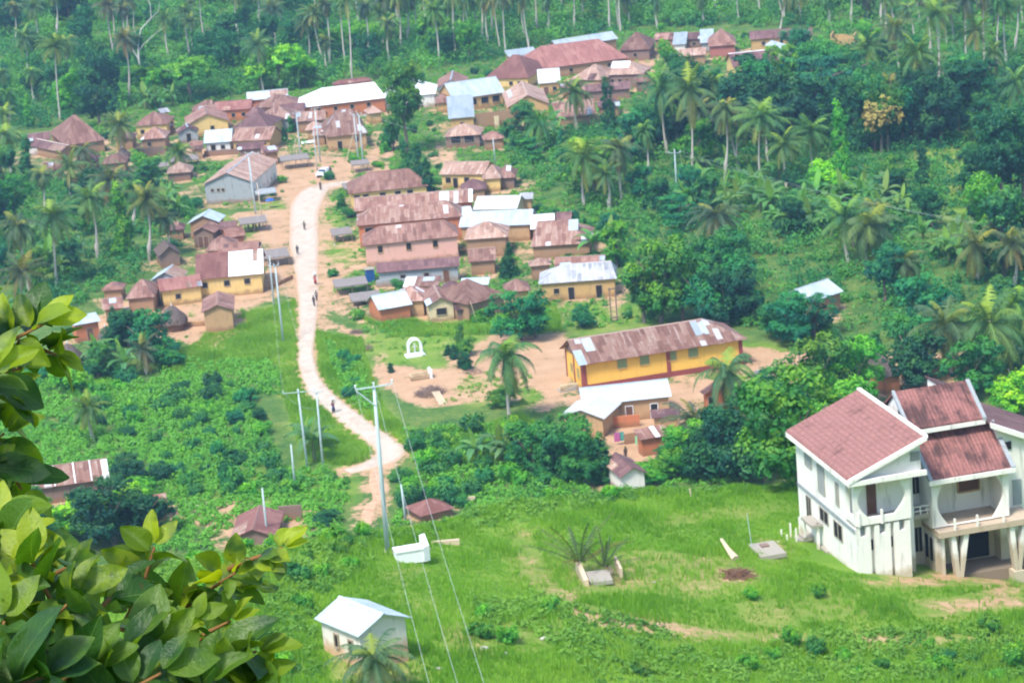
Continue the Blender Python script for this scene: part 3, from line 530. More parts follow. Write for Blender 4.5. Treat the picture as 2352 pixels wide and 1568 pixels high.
 ('purple-brown roof with a pale grey-white gable end at the lawn edge', (1424,1097),(1489,1086),1038,'front',WH,RD,dict(h=2.6,k=.55,land='lawn-edge gable house')),
 ('tin-roofed mud house alone in the forest', (1862,694),(1938,668),652,'gable',MUD,TI,dict(h=3,land='lone tin-roofed forest house')),
 ('low mud house with a brown thatched roof among the palms', (2030,868),(2075,858),806,'hip',OR,THA,dict(h=2.6,k=.7,land='thatched palm-grove house')),
 ('long low barn with a pale-striped rusty roof and a white end sheet', (40,1128),(252,1098),1066,'gable',BRN,RS,dict(h=2.4,patch=((.93,1.,.0,1.),(.2,.215,0,1.),(.4,.415,0,1.),(.62,.635,0,1.),(.8,.815,0,1.)),pm=TW,land='long striped barn')),
 ('small shed with a faded red roof beside the yellow-green trees', (348,1158),(386,1152),1134,'shed',BRN,RR,dict(h=2.4,land='faded red shed')),
 ('valley house with a plain dusty-red gable roof seen from above', (527,1240),(636,1232),1159,'front',BRN,RR,dict(h=1.5,k=.4,land='dusty-red valley roof')),
 ('small dusty-red hip roof peeking over the lawn crest', (966,1186),(1046,1166),1127,'hip',BRN,RR,dict(h=1.0,depth=4.6,land='lawn-crest red roof')),
 ('small rusty gable house squeezed behind the striped-roof house', (640,262),(700,257),236,'gable',MUD,RD,dict(h=2.6,depth=6)),
 ('low brown roof between the two white-roofed buildings and the lane', (846,262),(880,258),243,'hip',OC,RP,dict(h=2.4)),
 ('narrow brown house tucked left of the orange-walled long house', (452,262),(492,259),246,'gable',MUD,RU,dict(h=2.6,depth=5)),
 ('small rusty house low among the trees below the purplish hip-roofed house', (232,378),(290,372),352,'hip',MUD,RU,dict(h=2.4)),
 ('brown mud house at the edge of the bare yard, its roof half collapsed', (380,400),(440,394),372,'hip',BRN,RP,dict(h=1.8)),
 ('squat mud house in the gap between the grey timber shed and the ochre house', (436,345),(468,341),322,'gable',TAN,RU,dict(h=2.2,depth=5)),
 ('plain brown house left of the squat mud-brick house', (262,322),(306,318),300,'hip',MUD,RD,dict(h=2.4)),
 ('low rust-roofed house just beyond the round hill of the grey hall', (545,345),(606,340),330,'gable',BRN,RD,dict(h=2.2,depth=4)),
 ('small pale-roofed house below the orange annex', (556,575),(600,571),556,'shed',MUD,RP,dict(h=2.4)),
 ('narrow rusty house between the pale blue gable and the orange annex', (505,528),(545,524),508,'gable',MUD,RD,dict(h=2.6,depth=4)),
 ('brown-roofed mud house in front of the courtyard gable', (1110,322),(1160,317),300,'hip',MUD,RU,dict(h=2.2)),
 ('low rusty shop in front of the long maroon-roofed house', (1288,205),(1340,200),186,'gable',MUD,RD,dict(h=2.4,depth=4)),
 ('small dark house at the right end of the white-capped brown house', (1460,190),(1500,186),168,'hip',BRN,RU,dict(h=2.4)),
 ('low mud house half lost in trees below the top-edge shops', (1560,130),(1622,126),112,'gable',MUD,RP,dict(h=2.4,depth=5)),
 ('brown roof beside the conical tree', (1075,602),(1140,597),578,'gable',MUD,RU,dict(h=2.4,depth=6)),
 ('mud house with a rusty roof right of the conical tree', (1215,612),(1268,607),592,'hip',MUD,RP,dict(h=2.4)),
 ('tiny rusty roof between the brown hip and the laundry house', (1160,672),(1220,666),640,'hip',OC,RU,dict(h=2.4)),
 ('low brown shed right of the pink-edged gable house', (1046,712),(1078,708),690,'shed',BRN,RD,dict(h=2.)),
 ('grey-walled shed in the corner beside the red-walled two-storey house', (1062,490),(1086,487),474,'shed',GR,TI,dict(h=2.4)),
 ('mud house behind the leaves at the left foot of the village', (236,712),(284,706),684,'gable',MUD,RU,dict(h=2.4,depth=5)),
 ('small mud hut crowded below the ochre house, beside the dark sheet fence', (600,352),(640,348),334,'gable',MUD,RU,dict(h=2.,depth=3)),
 ('brown hip roof wedged between the orange long house and the striped roof', (560,268),(600,265),244,'hip',MUD,RD,dict(h=3.4)),
 ('rusty lean-to against the left wall of the streaked hip-roofed house', (716,312),(748,310),294,'shed',MUD,RS,dict(h=2.2)),
 ('low pale-rust roof in the yard behind the streaked hip-roofed house', (700,300),(740,297),278,'hip',TAN,RP,dict(h=2.2)),
 ('small rusty roof right below the white gable house', (1000,238),(1036,235),214,'hip',OC,RU,dict(h=2.2)),
 ('brown mud house between the arcaded house and the small white roof', (1190,222),(1232,219),196,'hip',MUD,RU,dict(h=2.6)),
 ('low rusty roof under the pale brown hip-roofed house', (1300,214),(1345,210),196,'gable',MUD,RS,dict(h=2.,depth=4)),
 ('mud-walled house beside the leaning palm, its roof dark rust', (1372,248),(1425,243),222,'hip',MUD,RD,dict(h=2.2)),
 ('small brown house against the long white shed, over the bananas', (1275,512),(1312,510),490,'gable',MUD,RD,dict(h=2.4,depth=5)),
 ('rusty-roofed mud kitchen behind the pink-edged gable house', (1010,670),(1056,667),644,'hip',BRN,RD,dict(h=2.4)),
 ('small mud kitchen left of the low yellow wing', (232,668),(282,664),646,'hip',MUD,RU,dict(h=2.)),
 ('brown roof tucked under the trees left of the pale blue gable', (384,530),(424,526),508,'hip',MUD,RD,dict(h=2.)),
 ('low mud house in front of the purplish hip-roofed house', (170,376),(222,371),348,'hip',MUD,RD,dict(h=2.2)),
 ('narrow mud house at the left edge of the village under the palms', (100,392),(146,387),368,'gable',BRN,RU,dict(h=2.2,depth=5)),
]
for row in HS:
    lab, A_, B_, top_, rf, wm_, rm_, kw = row
    kw = dict(kw)
    if 'grey hall with' in lab: kw['side'] = WH
    if rf == 'ruin':
        a = above(*A_, 2.6); b = above(*B_, 2.6); root = empty('ruin', (a[0], a[1], float(Z(a[0], a[1]))), math.atan2(b[1] - a[1], b[0] - a[0]), lab, 'ruin'); L = float(np.linalg.norm(b - a))
        m = MB(); m.box(0, L, 0, .3, -.5, 2.2); m.box(0, .3, .3, 5, -.5, 3.2); m.box(L - .3, L, .3, 5, -.5, 2.8); m.box(.3, L - .3, 4.7, 5, -.5, 2.4); m.build('wall', wm_, root); LAND.append((*pj(a), kw['land'])); continue
    if top_ is not None and rf == 'shed' and 'depth' not in kw and top_ > A_[1] - 4: kw['depth'] = 3.
    house(lab, A_, B_, top_, rf, wm_, rm_, **kw)
# big yellow house: white half of the roof
# the school-like hall
_r = house('long golden-yellow hall with maroon trim and a patched rusty roof', (1329, 838), (1718, 779), None, 'hip', GLD, RS, h=3.9, k=.52, depth=9.6, hip=(0.001, 1.), win=(.245, .385, .555, .69), wsz=(1.3, 1.6), pane=SHG, fr=OC, patch=((.075, .13, .45, .95), (.0, .05, -.02, .55), (.72, .76, .40, .96), (.775, .80, .40, .9)), land='golden-yellow hall', o=.7, name='hall', cat='hall')
# bare earth round every house
for x_, y_, r_ in FOOT: dirt = np.where((Y > 238) & (np.hypot(X - x_, (Y - y_) * .8) < r_ + 1.3), np.maximum(dirt, .56), dirt)
for x_, y_, w_ in ROADPTS: dirt = np.where((np.abs(Y - y_) < 8) & (np.hypot(X - x_, Y - y_) < w_ / 2 + 1.1 + .8 * vn(X / 3, Y / 3)), np.maximum(dirt, .68), dirt)
arr[:, 0] = blur(dirt).ravel(); ca.data.foreach_set('color', arr.ravel())
root, L, D, wp_ = _r; o = .7; m = MB()
m.box(o - .05, L - o + .05, o - .05, o + .02, -.3, .75); m.build('plinth', MAROON, root)
for x in (o - .06, L * .52, L - o - .5): MB().box(x, x + .55, o - .12, o + .3, -.3, 3.95).build('pilaster', MAROON, root)
for y in (o + .3, D / 2 - .25, D - o - .5): MB().box(o - .08, o + .2, y, y + .5, -.3, 3.95).build('pilaster', MAROON, root)
for y in (o + 2.2, D / 2 + 1.2): opening(root, 'window', y, 1.3, .9, 1.3, y=o, axis='x', pane=SHG, frame=OC)
st = MB()
for i in range(4): st.box(-2.6 + i * .6, -2.0 + i * .6, 1.2, 3.0, -.3, .15 + i * .18)
st.build('steps', CON, root)
# ---------------- the white villa ----------------
VO = (23.9, 180.5, 32.2); VA = math.radians(12.5)
vil = empty('villa', VO, VA, 'large white villa with stained walls, pinkish tiled roofs and V-shaped pillars, alone on the lawn', 'villa')
def vloc(x, y, z): return np.array([VO[0] + x * math.cos(VA) - y * math.sin(VA), VO[1] + x * math.sin(VA) + y * math.cos(VA), VO[2] + z])
LAND.append((*pj(vloc(6, 4, 3)), 'white villa'))
for q in [(2, 3), (2, 9), (9, 4), (9, 10), (14, 8)]: p = vloc(*q, 0); FOOT.append((p[0], p[1], 5.5))
m = MB(); W_ = lambda *a: m.box(*a)
# left wing: solid core behind a recessed balcony and three piers
W_(0, 5.3, 1.9, 12.5, -3, 4.1); W_(0, 5.3, 1.9, 12.5, 4.1, 7.55)
m.add([(x, y, z) for y in (.05, 12.45) for x, z in ((.05, 7.55), (5.3, 7.55), (5.3, 9.85), (.05, 7.75))], [(0, 1, 2, 3), (7, 6, 5, 4), (0, 4, 5, 1), (1, 5, 6, 2), (2, 6, 7, 3), (3, 7, 4, 0)])
m.build('wall', VW, vil)
m = MB()
def archpanel(mb, x0, x1, ox0, ox1, z0, z1, oz0, oz1, y0, y1, bulge):     # wall panel with a rounded opening
    n_ = 10; L_ = [(ox0 - bulge * math.sin(math.pi * i / n_) + bulge, oz0 + (oz1 - oz0) * i / n_) for i in range(n_ + 1)]; R_ = [(ox1 + bulge * math.sin(math.pi * i / n_) - bulge, oz0 + (oz1 - oz0) * i / n_) for i in range(n_ + 1)]
    for i in range(n_):
        mb.ext([(x0, L_[i][1]), L_[i], L_[i + 1], (x0, L_[i + 1][1])], y0, y1); mb.ext([R_[i], (x1, R_[i][1]), (x1, R_[i + 1][1]), R_[i + 1]], y0, y1)
    if oz1 < z1: mb.box(x0, x1, y0, y1, oz1, z1)
    mb.box(x0, x1, y0, y1, z0, oz0)
archpanel(m, 0, 4.35, .22, 3.95, 4.15, 7.55, 4.65, 7.5, -.08, .22, .85)
m.build('balcony_front', VW, vil)
m = MB(); m.box(0, .22, .225, .45, 4.15, 7.55); m.box(0, .22, 1.55, 1.9, 4.15, 7.55); m.box(0, .22, .45, 1.55, 4.15, 4.7); m.build('balcony_side', VW, vil)
MB().box(.0, 4.35, .225, 1.895, 4.0, 4.2).build('balcony_floor', CON, vil)
for i, (x0, x1, hx) in enumerate([(0, 1.13, .35), (1.46, 2.7, 1.85), (2.99, 4.25, 3.4)]):
    m = MB(); hz0, hz1, hw = 3.35, 4.0, .45
    m.box(x0, x1, 0, 1.9, -2.5, hz0 - .1); m.box(x0, hx, 0, 1.9, hz0 - .1, 4.0); m.box(hx + hw, x1, 0, 1.9, hz0 - .1, 4.0); m.box(hx, hx + hw, .45, 1.9, hz0 - .1, 4.0)
    pr_ = m.build('pier', VW, vil); MB().box(hx + .03, hx + hw - .03, .38, .44, hz0 - .05, 3.95).build('niche', GR, pr_)
for x0, x1 in ((1.13, 1.46), (2.7, 2.99)): MB().box(x0, x1, .42, 1.88, -2.5, 3.99).build('recess_wall', VW, vil); MB().box(x0 + .03, x1 - .03, .34, .41, 2.0, 2.8).build('window', DK, vil)
for x in (.15, 1.95): MB().box(x, x + .16, -.2, -.04, 4.1, 5.2).build('balcony_post', VW, vil)
f = MB(); f.box(-.6, 5.5, -.62, -.4, 7.45, 7.82); f.box(-.6, -.42, -.4, 13, 7.45, 7.82); f.box(-.42, 5.5, -.4, 0, 7.4, 7.5); f.box(-.42, 0, 0, 13, 7.4, 7.5); f.build('eave', VW, vil)
ro = MB().slab([(-.55, -.6, 7.95), (5.55, -.6, 10.35), (5.55, 13.0, 10.35), (-.55, 13.0, 7.95)], .16).build('roof', VT, vil); roofuv(ro.data)
r2 = MB(); r2.slab([(-.62, -.68, 7.9), (5.6, -.68, 10.36), (5.6, -.5, 10.46), (-.62, -.5, 8.0)], .27); r2.slab([(5.45, -.5, 10.46), (5.75, -.5, 10.46), (5.75, 13.05, 10.46), (5.45, 13.05, 10.46)], .27); r2.build('verge', VW, ro)
MB().box(1.66, 2.4, 1.82, 1.9, 4.2, 7.0).build('door', SHB, vil)
v_ = MB().box(4.5, 5.25, -.02, .05, 8.45, 9.15).build('vent', GR, vil); vv = MB()
for i in range(4): vv.box(4.55, 5.2, -.06, -.01, 8.55 + i * .15, 8.62 + i * .15)
vv.build('louvre', CON, v_)
for (y0, y1, z0, z1) in [(8.95, 10.4, 5.9, 6.8), (6.2, 7.6, 4.6, 6.7), (3.2, 3.8, 4.7, 6.4), (5.8, 7.6, 2.35, 3.3), (2.85, 4.6, 2.0, 3.2), (9.6, 10.6, 1.5, 3.3)]:
    w_ = MB().box(-.03, .06, y0, y1, z0, z1).build('window', GR if z0 > 4 else DK, vil); bb = MB()
    for k_ in range(3): yy = y0 + (y1 - y0) * k_ / 2; bb.box(-.07, -.005, yy - .04, yy + .04, z0 - .04, z1 + .04)
    bb.box(-.065, -.006, y0, y1, z0 - .08, z0); bb.box(-.065, -.006, y0, y1, z1, z1 + .08); bb.build('frame', CON, w_)
MB().box(-.08, 0, .1, 12.4, 3.55, 3.85).build('string_course', GR, vil)
MB().box(-.25, 0, 6.0, 7.8, -2.8, .2).build('footing', CON, vil)
# link between the wings
m = MB(); m.box(5.3, 7.0, 4.3, 12, -3, 9.0); m.build('wall', VW, vil)
for (x0, x1, z0, z1) in [(5.45, 6.0, 4.35, 5.7), (6.15, 6.75, 4.35, 5.7), (5.45, 6.1, .3, 2.1), (6.2, 6.8, -.3, 1.6)]:
    w_ = MB().box(x0, x1, 4.22, 4.29, z0, z1).build('window', DK, vil); MB().box((x0 + x1) / 2 - .04, (x0 + x1) / 2 + .04, 4.17, 4.215, z0, z1).build('mullion', CON, w_)
MB().box(5.3, 7.2, 2.2, 4.29, 3.05, 3.4).build('balcony_floor', CON, vil)
rl = MB(); rl.box(5.35, 7.15, 2.2, 2.28, 4.0, 4.07); rl.box(5.35, 7.15, 2.2, 2.28, 3.65, 3.7)
for i in range(4): rl.box(5.4 + i * .55, 5.46 + i * .55, 2.2, 2.28, 3.4, 4.0)
rl.build('railing', VW, vil)
# right wing
m = MB(); m.box(7.0, 12.9, 4.8, 12, -3, 8.6); m.box(7.0, 12.4, 5.0, 11.5, 8.6, 9.35)
m.add([(x, y, z) for x in (6.35, 11.9) for y, z in ((4.4, 9.3), (9.9, 9.3), (7.1, 11.45))], [(0, 2, 1), (3, 4, 5), (0, 3, 5, 2), (1, 2, 5, 4), (0, 1, 4, 3)])
m.build('wall', VW, vil)
m = MB(); archpanel(m, 6.75, 12.9, 7.15, 12.5, 2.3, 6.2, 2.31, 6.1, 1.8, 2.12, .9); m.build('portico', VW, vil)
for x_ in (6.75, 12.65): MB().box(x_, x_ + .25, 2.13, 4.8, 2.2, 6.2).build('portico_side', VW, vil)
ro = MB().slab([(6.6, 1.35, 6.3), (13.15, 1.35, 6.3), (13.15, 4.95, 8.75), (6.6, 4.95, 8.75)], .16).build('roof', VM, vil); roofuv(ro.data)
for a_, b_ in ((12.95, 13.3), (6.4, 6.7)): MB().slab([(a_, 1.25, 6.3), (b_, 1.25, 6.3), (b_, 5.0, 8.9), (a_, 5.0, 8.9)], .3).build('verge', GR, ro)
MB().box(6.4, 13.3, 1.22, 1.5, 5.85, 6.2).build('eave', VW, vil)
ro = MB(); ro.slab([(6.15, 4.05, 9.5), (12.15, 4.05, 9.5), (12.15, 7.1, 11.65), (6.15, 7.1, 11.65)], .16); ro.slab([(12.15, 10.2, 9.5), (6.15, 10.2, 9.5), (6.15, 7.1, 11.65), (12.15, 7.1, 11.65)], .16); ro = ro.build('roof', VM, vil); roofuv(ro.data)
for a_, b_ in ((12.0, 12.3), (6.02, 6.25)): MB().slab([(a_, 4.0, 9.55), (b_, 4.0, 9.55), (b_, 7.1, 11.75), (a_, 7.1, 11.75)], .3).build('verge', GR, ro)
m = MB(); m.box(6.1, 12.2, 4.0, 4.3, 9.02, 9.36); m.build('eave', VW, vil)
MB().box(6.3, 6.345, 5.8, 6.7, 9.5, 10.3).build('vent', DK, vil)
w_ = MB().box(10.1, 11.75, 4.72, 4.79, 3.75, 5.15).build('window', SHB, vil); bb = MB()
bb.box(10.0, 10.1, 4.66, 4.79, 3.65, 5.25); bb.box(11.75, 11.85, 4.66, 4.79, 3.65, 5.25); bb.box(10.1, 11.75, 4.66, 4.79, 5.15, 5.25); bb.box(10.1, 11.75, 4.6, 4.79, 3.62, 3.75); bb.build('frame', TAN, w_)
TER = wallmat('terrace_stone', (.50, .40, .30), stain=.8, grime=(.2, .15, .08), gsc=1.4)
sl_ = MB(); sl_.box(6.85, 14.6, .9, 4.79, 1.75, 2.2); sl_.build('terrace', TER, vil)
for x in (8.1, 9.9, 12.0, 14.2): MB().box(x, x + .14, .93, 1.07, 2.2, 3.1).build('terrace_post', VW, vil)
def vpillar(x0):
    p = MB()
    for a, b in ((x0 - .45, x0 - .05), (x0 + .62, x0 + .12)):
        lo, hi = sorted((a, a + .4)); bl, bh = sorted((b, b + .3))
        p.add([(bl, 1.1, -1.9), (bh, 1.1, -1.9), (bh, 1.75, -1.9), (bl, 1.75, -1.9), (lo, 1.1, 1.74), (hi, 1.1, 1.74), (hi, 1.75, 1.74), (lo, 1.75, 1.74)], [(0, 3, 2, 1), (4, 5, 6, 7), (0, 1, 5, 4), (1, 2, 6, 5), (2, 3, 7, 6), (3, 0, 4, 7)])
    p.box(x0 - .25, x0 + .6, .95, 1.9, -4, -1.901); return p.build('pillar', VW, vil)
vpillar(8.3); vpillar(13.0)
m = MB(); m.box(7.0, 7.25, 2.2, 4.79, -3, 1.74); m.box(7.26, 7.5, 1.5, 4.79, -3, 1.74); m.build('wall', VW, vil)
for y in (2.6, 3.5): MB().box(6.93, 6.995, y, y + .45, -.6, 1.2).build('window', DK, vil)
MB().box(10.0, 12.4, 4.7, 4.79, -1.75, .35).build('garage_opening', DK, vil); MB().box(7.3, 14.6, 1.9, 4.7, -3.2, -1.85).build('garage_floor', mat('bare_floor', (.24, .19, .14), .95), vil)  # garage opening is a flat dark sheet painted as its inner shade
# far right wing, mono-pitch falling to the right
m = MB(); m.ext([(12.9, -7), (21, -7), (21, 4.9), (12.9, 8.75)], 3.6, 13); m.build('wall', VW, vil)
ro = MB().slab([(12.3, 3.1, 9.25), (12.3, 13.6, 9.25), (21.5, 13.6, 4.9), (21.5, 3.1, 4.9)], .18).build('roof', RD, vil); roofuv(ro.data)
MB().slab([(12.25, 3.0, 9.32), (12.25, 3.3, 9.34), (21.6, 3.3, 4.9), (21.6, 3.0, 4.88)], .4).build('verge', VW, ro)
MB().box(13.3, 14.0, 3.5, 3.59, 6.9, 7.5).build('vent', DK, vil)
for x in (14.0, 15.6): MB().box(x, x + .7, 3.5, 3.59, 2.4, 4.4).build('window', GR, vil)
# small white dormer-like gable behind
m = MB(); m.ext([(11.1, 8.2), (12.1, 8.2), (12.1, 10.1), (11.1, 10.6)], 10.3, 12.5); m.build('wall', VW, vil); ro = MB().slab([(10.95, 10.05, 10.75), (12.6, 10.05, 9.95), (12.6, 12.7, 9.95), (10.95, 12.7, 10.75)], .14).build('roof', RD, vil); roofuv(ro.data)
# outside stair on the left side
m = MB()
for i in range(9): m.box(-4.6 + i * .42, -4.18 + i * .42, 9.4, 10.6, -1.6 + i * .2 - .6, -1.6 + i * .22)
m.box(-.85, -.01, 9.4, 10.6, .0, .35); m.build('stair', CON, vil); rl = MB()
for i in range(6):
    x = -4.5 + i * .75; z = -1.6 + (i * .75 / .42) * .22; rl.box(x, x + .12, 9.3, 9.39, z, z + 1.25); rl.box(x, x + .12, 10.61, 10.7, z, z + 1.25)
rl.build('stair_rail', VW, vil)
MB().box(-.5, -.3, 7.2, 7.4, -1.6, 2.1).build('column', VW, vil); MB().box(-1.0, -.09, 7.0, 9.3, 1.9, 2.1).build('landing', CON, vil)
# ---------------- small shed on the near slope ----------------
house('white-walled shed with a shiny pale metal roof and rust-stained walls, below the tomb', (822, 1454), (947, 1432), None, 'front', wallmat('wall_white_muddy', (.74, .70, .62), dirt=(.5, .25, .1), stain=.6, band=1.0), TI, h=2.5, k=.42, depth=4.7, o=.3, win=(), lwin=(.25, .62), wsz=(.35, .8), cap=True, name='shed', cat='shed', land='shiny-roofed near shed', sink=1.5, plain=False)
# ---------------- leaf materials ----------------
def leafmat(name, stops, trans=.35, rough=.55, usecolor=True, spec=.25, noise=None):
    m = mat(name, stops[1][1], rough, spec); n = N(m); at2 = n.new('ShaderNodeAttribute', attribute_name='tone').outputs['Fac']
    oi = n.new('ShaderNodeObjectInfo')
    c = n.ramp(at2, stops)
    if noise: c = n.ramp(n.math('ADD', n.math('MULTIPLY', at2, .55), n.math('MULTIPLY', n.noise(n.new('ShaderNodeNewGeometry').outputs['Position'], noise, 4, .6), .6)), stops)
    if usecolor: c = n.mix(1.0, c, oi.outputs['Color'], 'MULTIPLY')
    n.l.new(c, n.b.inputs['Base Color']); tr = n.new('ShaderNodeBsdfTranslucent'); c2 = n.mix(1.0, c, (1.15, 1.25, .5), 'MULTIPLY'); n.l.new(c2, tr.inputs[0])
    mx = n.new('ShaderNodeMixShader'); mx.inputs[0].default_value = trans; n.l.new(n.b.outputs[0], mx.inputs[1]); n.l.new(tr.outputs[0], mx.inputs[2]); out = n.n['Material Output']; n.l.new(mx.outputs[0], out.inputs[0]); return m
LEAF = leafmat('leaves', [(.0, (.006, .085, .056)), (.5, (.028, .20, .064)), (1., (.15, .42, .045))])  # dark stops carry the teal of shaded foliage as leaf colour
PALM = leafmat('palm_leaves', [(.0, (.36, .33, .09)), (.3, (.13, .22, .06)), (.62, (.06, .165, .07)), (1., (.28, .40, .05))], trans=.3)
BAN = leafmat('banana_leaves', [(.0, (.07, .2, .06)), (.5, (.12, .3, .1)), (1., (.24, .42, .08))], trans=.4, rough=.4)
GRS = leafmat('grass_blades', [(.0, (.07, .17, .02)), (.5, (.19, .40, .035)), (1., (.38, .56, .08))], trans=.5, usecolor=False, noise=.13)
THK = leafmat('thicket_leaves', [(.25, (.006, .085, .054)), (.5, (.030, .20, .058)), (.8, (.15, .42, .04))], trans=.3, usecolor=False, noise=.09)  # thicket too has shade teal put into its dark tones
GRSL = leafmat('weed_leaves', [(.2, (.035, .13, .035)), (.5, (.09, .26, .04)), (.8, (.22, .42, .06))], trans=.4, usecolor=False, noise=.2)
DRY = leafmat('dry_leaves', [(.0, (.3, .2, .06)), (.5, (.45, .36, .1)), (1., (.6, .5, .16))], trans=.3)
BARK = mat('bark', (.20, .16, .13), .95, .1); PBARK = mat('palm_bark', (.50, .45, .40), .9, .1); WBARK = mat('pale_bark', (.52, .5, .46), .9); BSTEM = mat('banana_stem', (.16, .2, .07), .8)
def leafquads(C_, Nn, size, tone, r, aspect=1.5):
    """C_ centres (n,3), Nn normals (n,3); returns vertex array (n*4,3)"""
    n = len(C_); t = r.normal(size=(n, 3)); t -= (t * Nn).sum(1)[:, None] * Nn; t /= np.linalg.norm(t, axis=1)[:, None] + 1e-9; b = np.cross(Nn, t)
    s = (size * (.7 + .6 * r.random(n)))[:, None] if np.ndim(size) == 0 else size[:, None]
    t = t * s * aspect * .5; b = b * s * .5
    return np.stack([C_ - t, C_ - b * .9 + t * .1, C_ + t, C_ + b * .9 + t * .1], 1).reshape(-1, 3)
def leafmesh(name, V_, tone, m):
    me = npmesh(name, V_, np.arange(len(V_)).reshape(-1, 4)); a = me.attributes.new('tone', 'FLOAT', 'FACE'); a.data.foreach_set('value', np.clip(tone, 0, 1).astype(np.float32)); me.materials.append(m); return me
def crown(seed, lobes, nclump, per, csz, leaf, flat=1., m=LEAF, toptone=.25):
    """clumps of leaves spread over the shells of several lobes"""
    r = np.random.default_rng(seed); Cs, Ns, Ts = [], [], []; wts = np.array([l[1][0] * l[1][2] for l in lobes]); wts = wts / wts.sum()
    for i in range(nclump):
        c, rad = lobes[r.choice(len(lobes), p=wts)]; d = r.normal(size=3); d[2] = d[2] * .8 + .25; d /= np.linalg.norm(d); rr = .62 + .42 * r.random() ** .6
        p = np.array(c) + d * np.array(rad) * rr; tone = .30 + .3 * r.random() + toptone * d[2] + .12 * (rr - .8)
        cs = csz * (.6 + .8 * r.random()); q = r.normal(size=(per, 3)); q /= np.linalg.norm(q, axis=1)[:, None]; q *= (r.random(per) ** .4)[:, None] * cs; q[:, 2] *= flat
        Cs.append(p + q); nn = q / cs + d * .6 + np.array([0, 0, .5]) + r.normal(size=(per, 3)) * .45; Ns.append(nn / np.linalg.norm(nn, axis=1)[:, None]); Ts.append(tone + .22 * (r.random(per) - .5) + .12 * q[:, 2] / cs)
    C_ = np.concatenate(Cs); Nn = np.concatenate(Ns); T = np.concatenate(Ts); return leafmesh('crown', leafquads(C_, Nn, leaf, T, r), T, m)
def treetrunk(seed, h, r0, limbs, spread, top):
    r = random.Random(seed); m = MB(); b = [(0, 0, -.6), (r.uniform(-.1, .1), r.uniform(-.1, .1), h * .35), (r.uniform(-.3, .3), r.uniform(-.3, .3), h)]
    m.tube(b, [r0 * 1.3, r0, r0 * .75], 7)
    for i in range(limbs):
        a = 2 * math.pi * (i + r.random() * .6) / limbs; s_ = spread * r.uniform(.6, 1)
        m.tube([b[2], (math.cos(a) * s_ * .45, math.sin(a) * s_ * .45, h + (top - h) * .45), (math.cos(a) * s_, math.sin(a) * s_, h + (top - h) * r.uniform(.6, .95))], [r0 * .6, r0 * .38, r0 * .15], 5)
    me = bpy.data.meshes.new('trunk'); me.from_pydata(m.v, [], m.f); me.update(); me.materials.append(BARK); return me
# prototypes: crown radius about 4 m, height about 8 m (scaled per tree)
def lob(r_, n_, sp, z0, z1, rad, fl=.8):
    q = random.Random(r_); L_ = []
    for i in range(n_):
        a = q.uniform(0, 6.28); d_ = sp * math.sqrt(q.random()); s_ = rad * q.uniform(.7, 1.25); L_.append(((math.cos(a) * d_, math.sin(a) * d_, q.uniform(z0, z1)), (s_, s_, s_ * fl)))
    return L_
TP = {  # (crown mesh, trunk mesh)
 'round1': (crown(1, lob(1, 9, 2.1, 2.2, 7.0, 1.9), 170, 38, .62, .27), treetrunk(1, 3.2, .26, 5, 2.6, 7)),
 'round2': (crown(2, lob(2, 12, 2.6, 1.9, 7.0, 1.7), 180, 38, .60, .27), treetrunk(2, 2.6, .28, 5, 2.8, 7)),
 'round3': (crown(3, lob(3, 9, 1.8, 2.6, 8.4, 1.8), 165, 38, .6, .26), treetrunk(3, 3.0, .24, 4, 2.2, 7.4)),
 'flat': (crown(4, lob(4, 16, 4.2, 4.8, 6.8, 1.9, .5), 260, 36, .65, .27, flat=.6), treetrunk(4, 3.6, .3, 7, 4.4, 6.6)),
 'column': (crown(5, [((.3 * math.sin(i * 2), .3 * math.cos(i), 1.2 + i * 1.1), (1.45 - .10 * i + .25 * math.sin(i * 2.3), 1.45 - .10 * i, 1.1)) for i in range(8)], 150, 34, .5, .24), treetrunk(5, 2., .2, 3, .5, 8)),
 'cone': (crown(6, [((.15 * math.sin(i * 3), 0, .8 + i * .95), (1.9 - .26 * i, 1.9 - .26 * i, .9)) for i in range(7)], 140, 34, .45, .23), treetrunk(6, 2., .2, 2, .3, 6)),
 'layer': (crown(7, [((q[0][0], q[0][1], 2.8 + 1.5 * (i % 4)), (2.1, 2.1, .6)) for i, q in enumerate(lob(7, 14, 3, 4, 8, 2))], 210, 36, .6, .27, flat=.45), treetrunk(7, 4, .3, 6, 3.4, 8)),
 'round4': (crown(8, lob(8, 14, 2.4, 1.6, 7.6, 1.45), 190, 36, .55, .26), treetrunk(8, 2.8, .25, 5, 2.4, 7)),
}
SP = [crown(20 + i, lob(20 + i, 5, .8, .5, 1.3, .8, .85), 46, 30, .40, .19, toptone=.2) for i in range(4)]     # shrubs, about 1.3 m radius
def mkobj(name, me, parent=None, loc=None, sc=None, rot=None, col=None):
    o = bpy.data.objects.new(name, me); COL.objects.link(o); o.parent = parent
    if loc is not None: o.location = tuple(loc)
    if sc is not None: o.scale = (sc, sc, sc) if np.ndim(sc) == 0 else tuple(sc)
    if rot is not None: o.rotation_euler = rot
    if col is not None: o.color = (*col, 1)
    return o
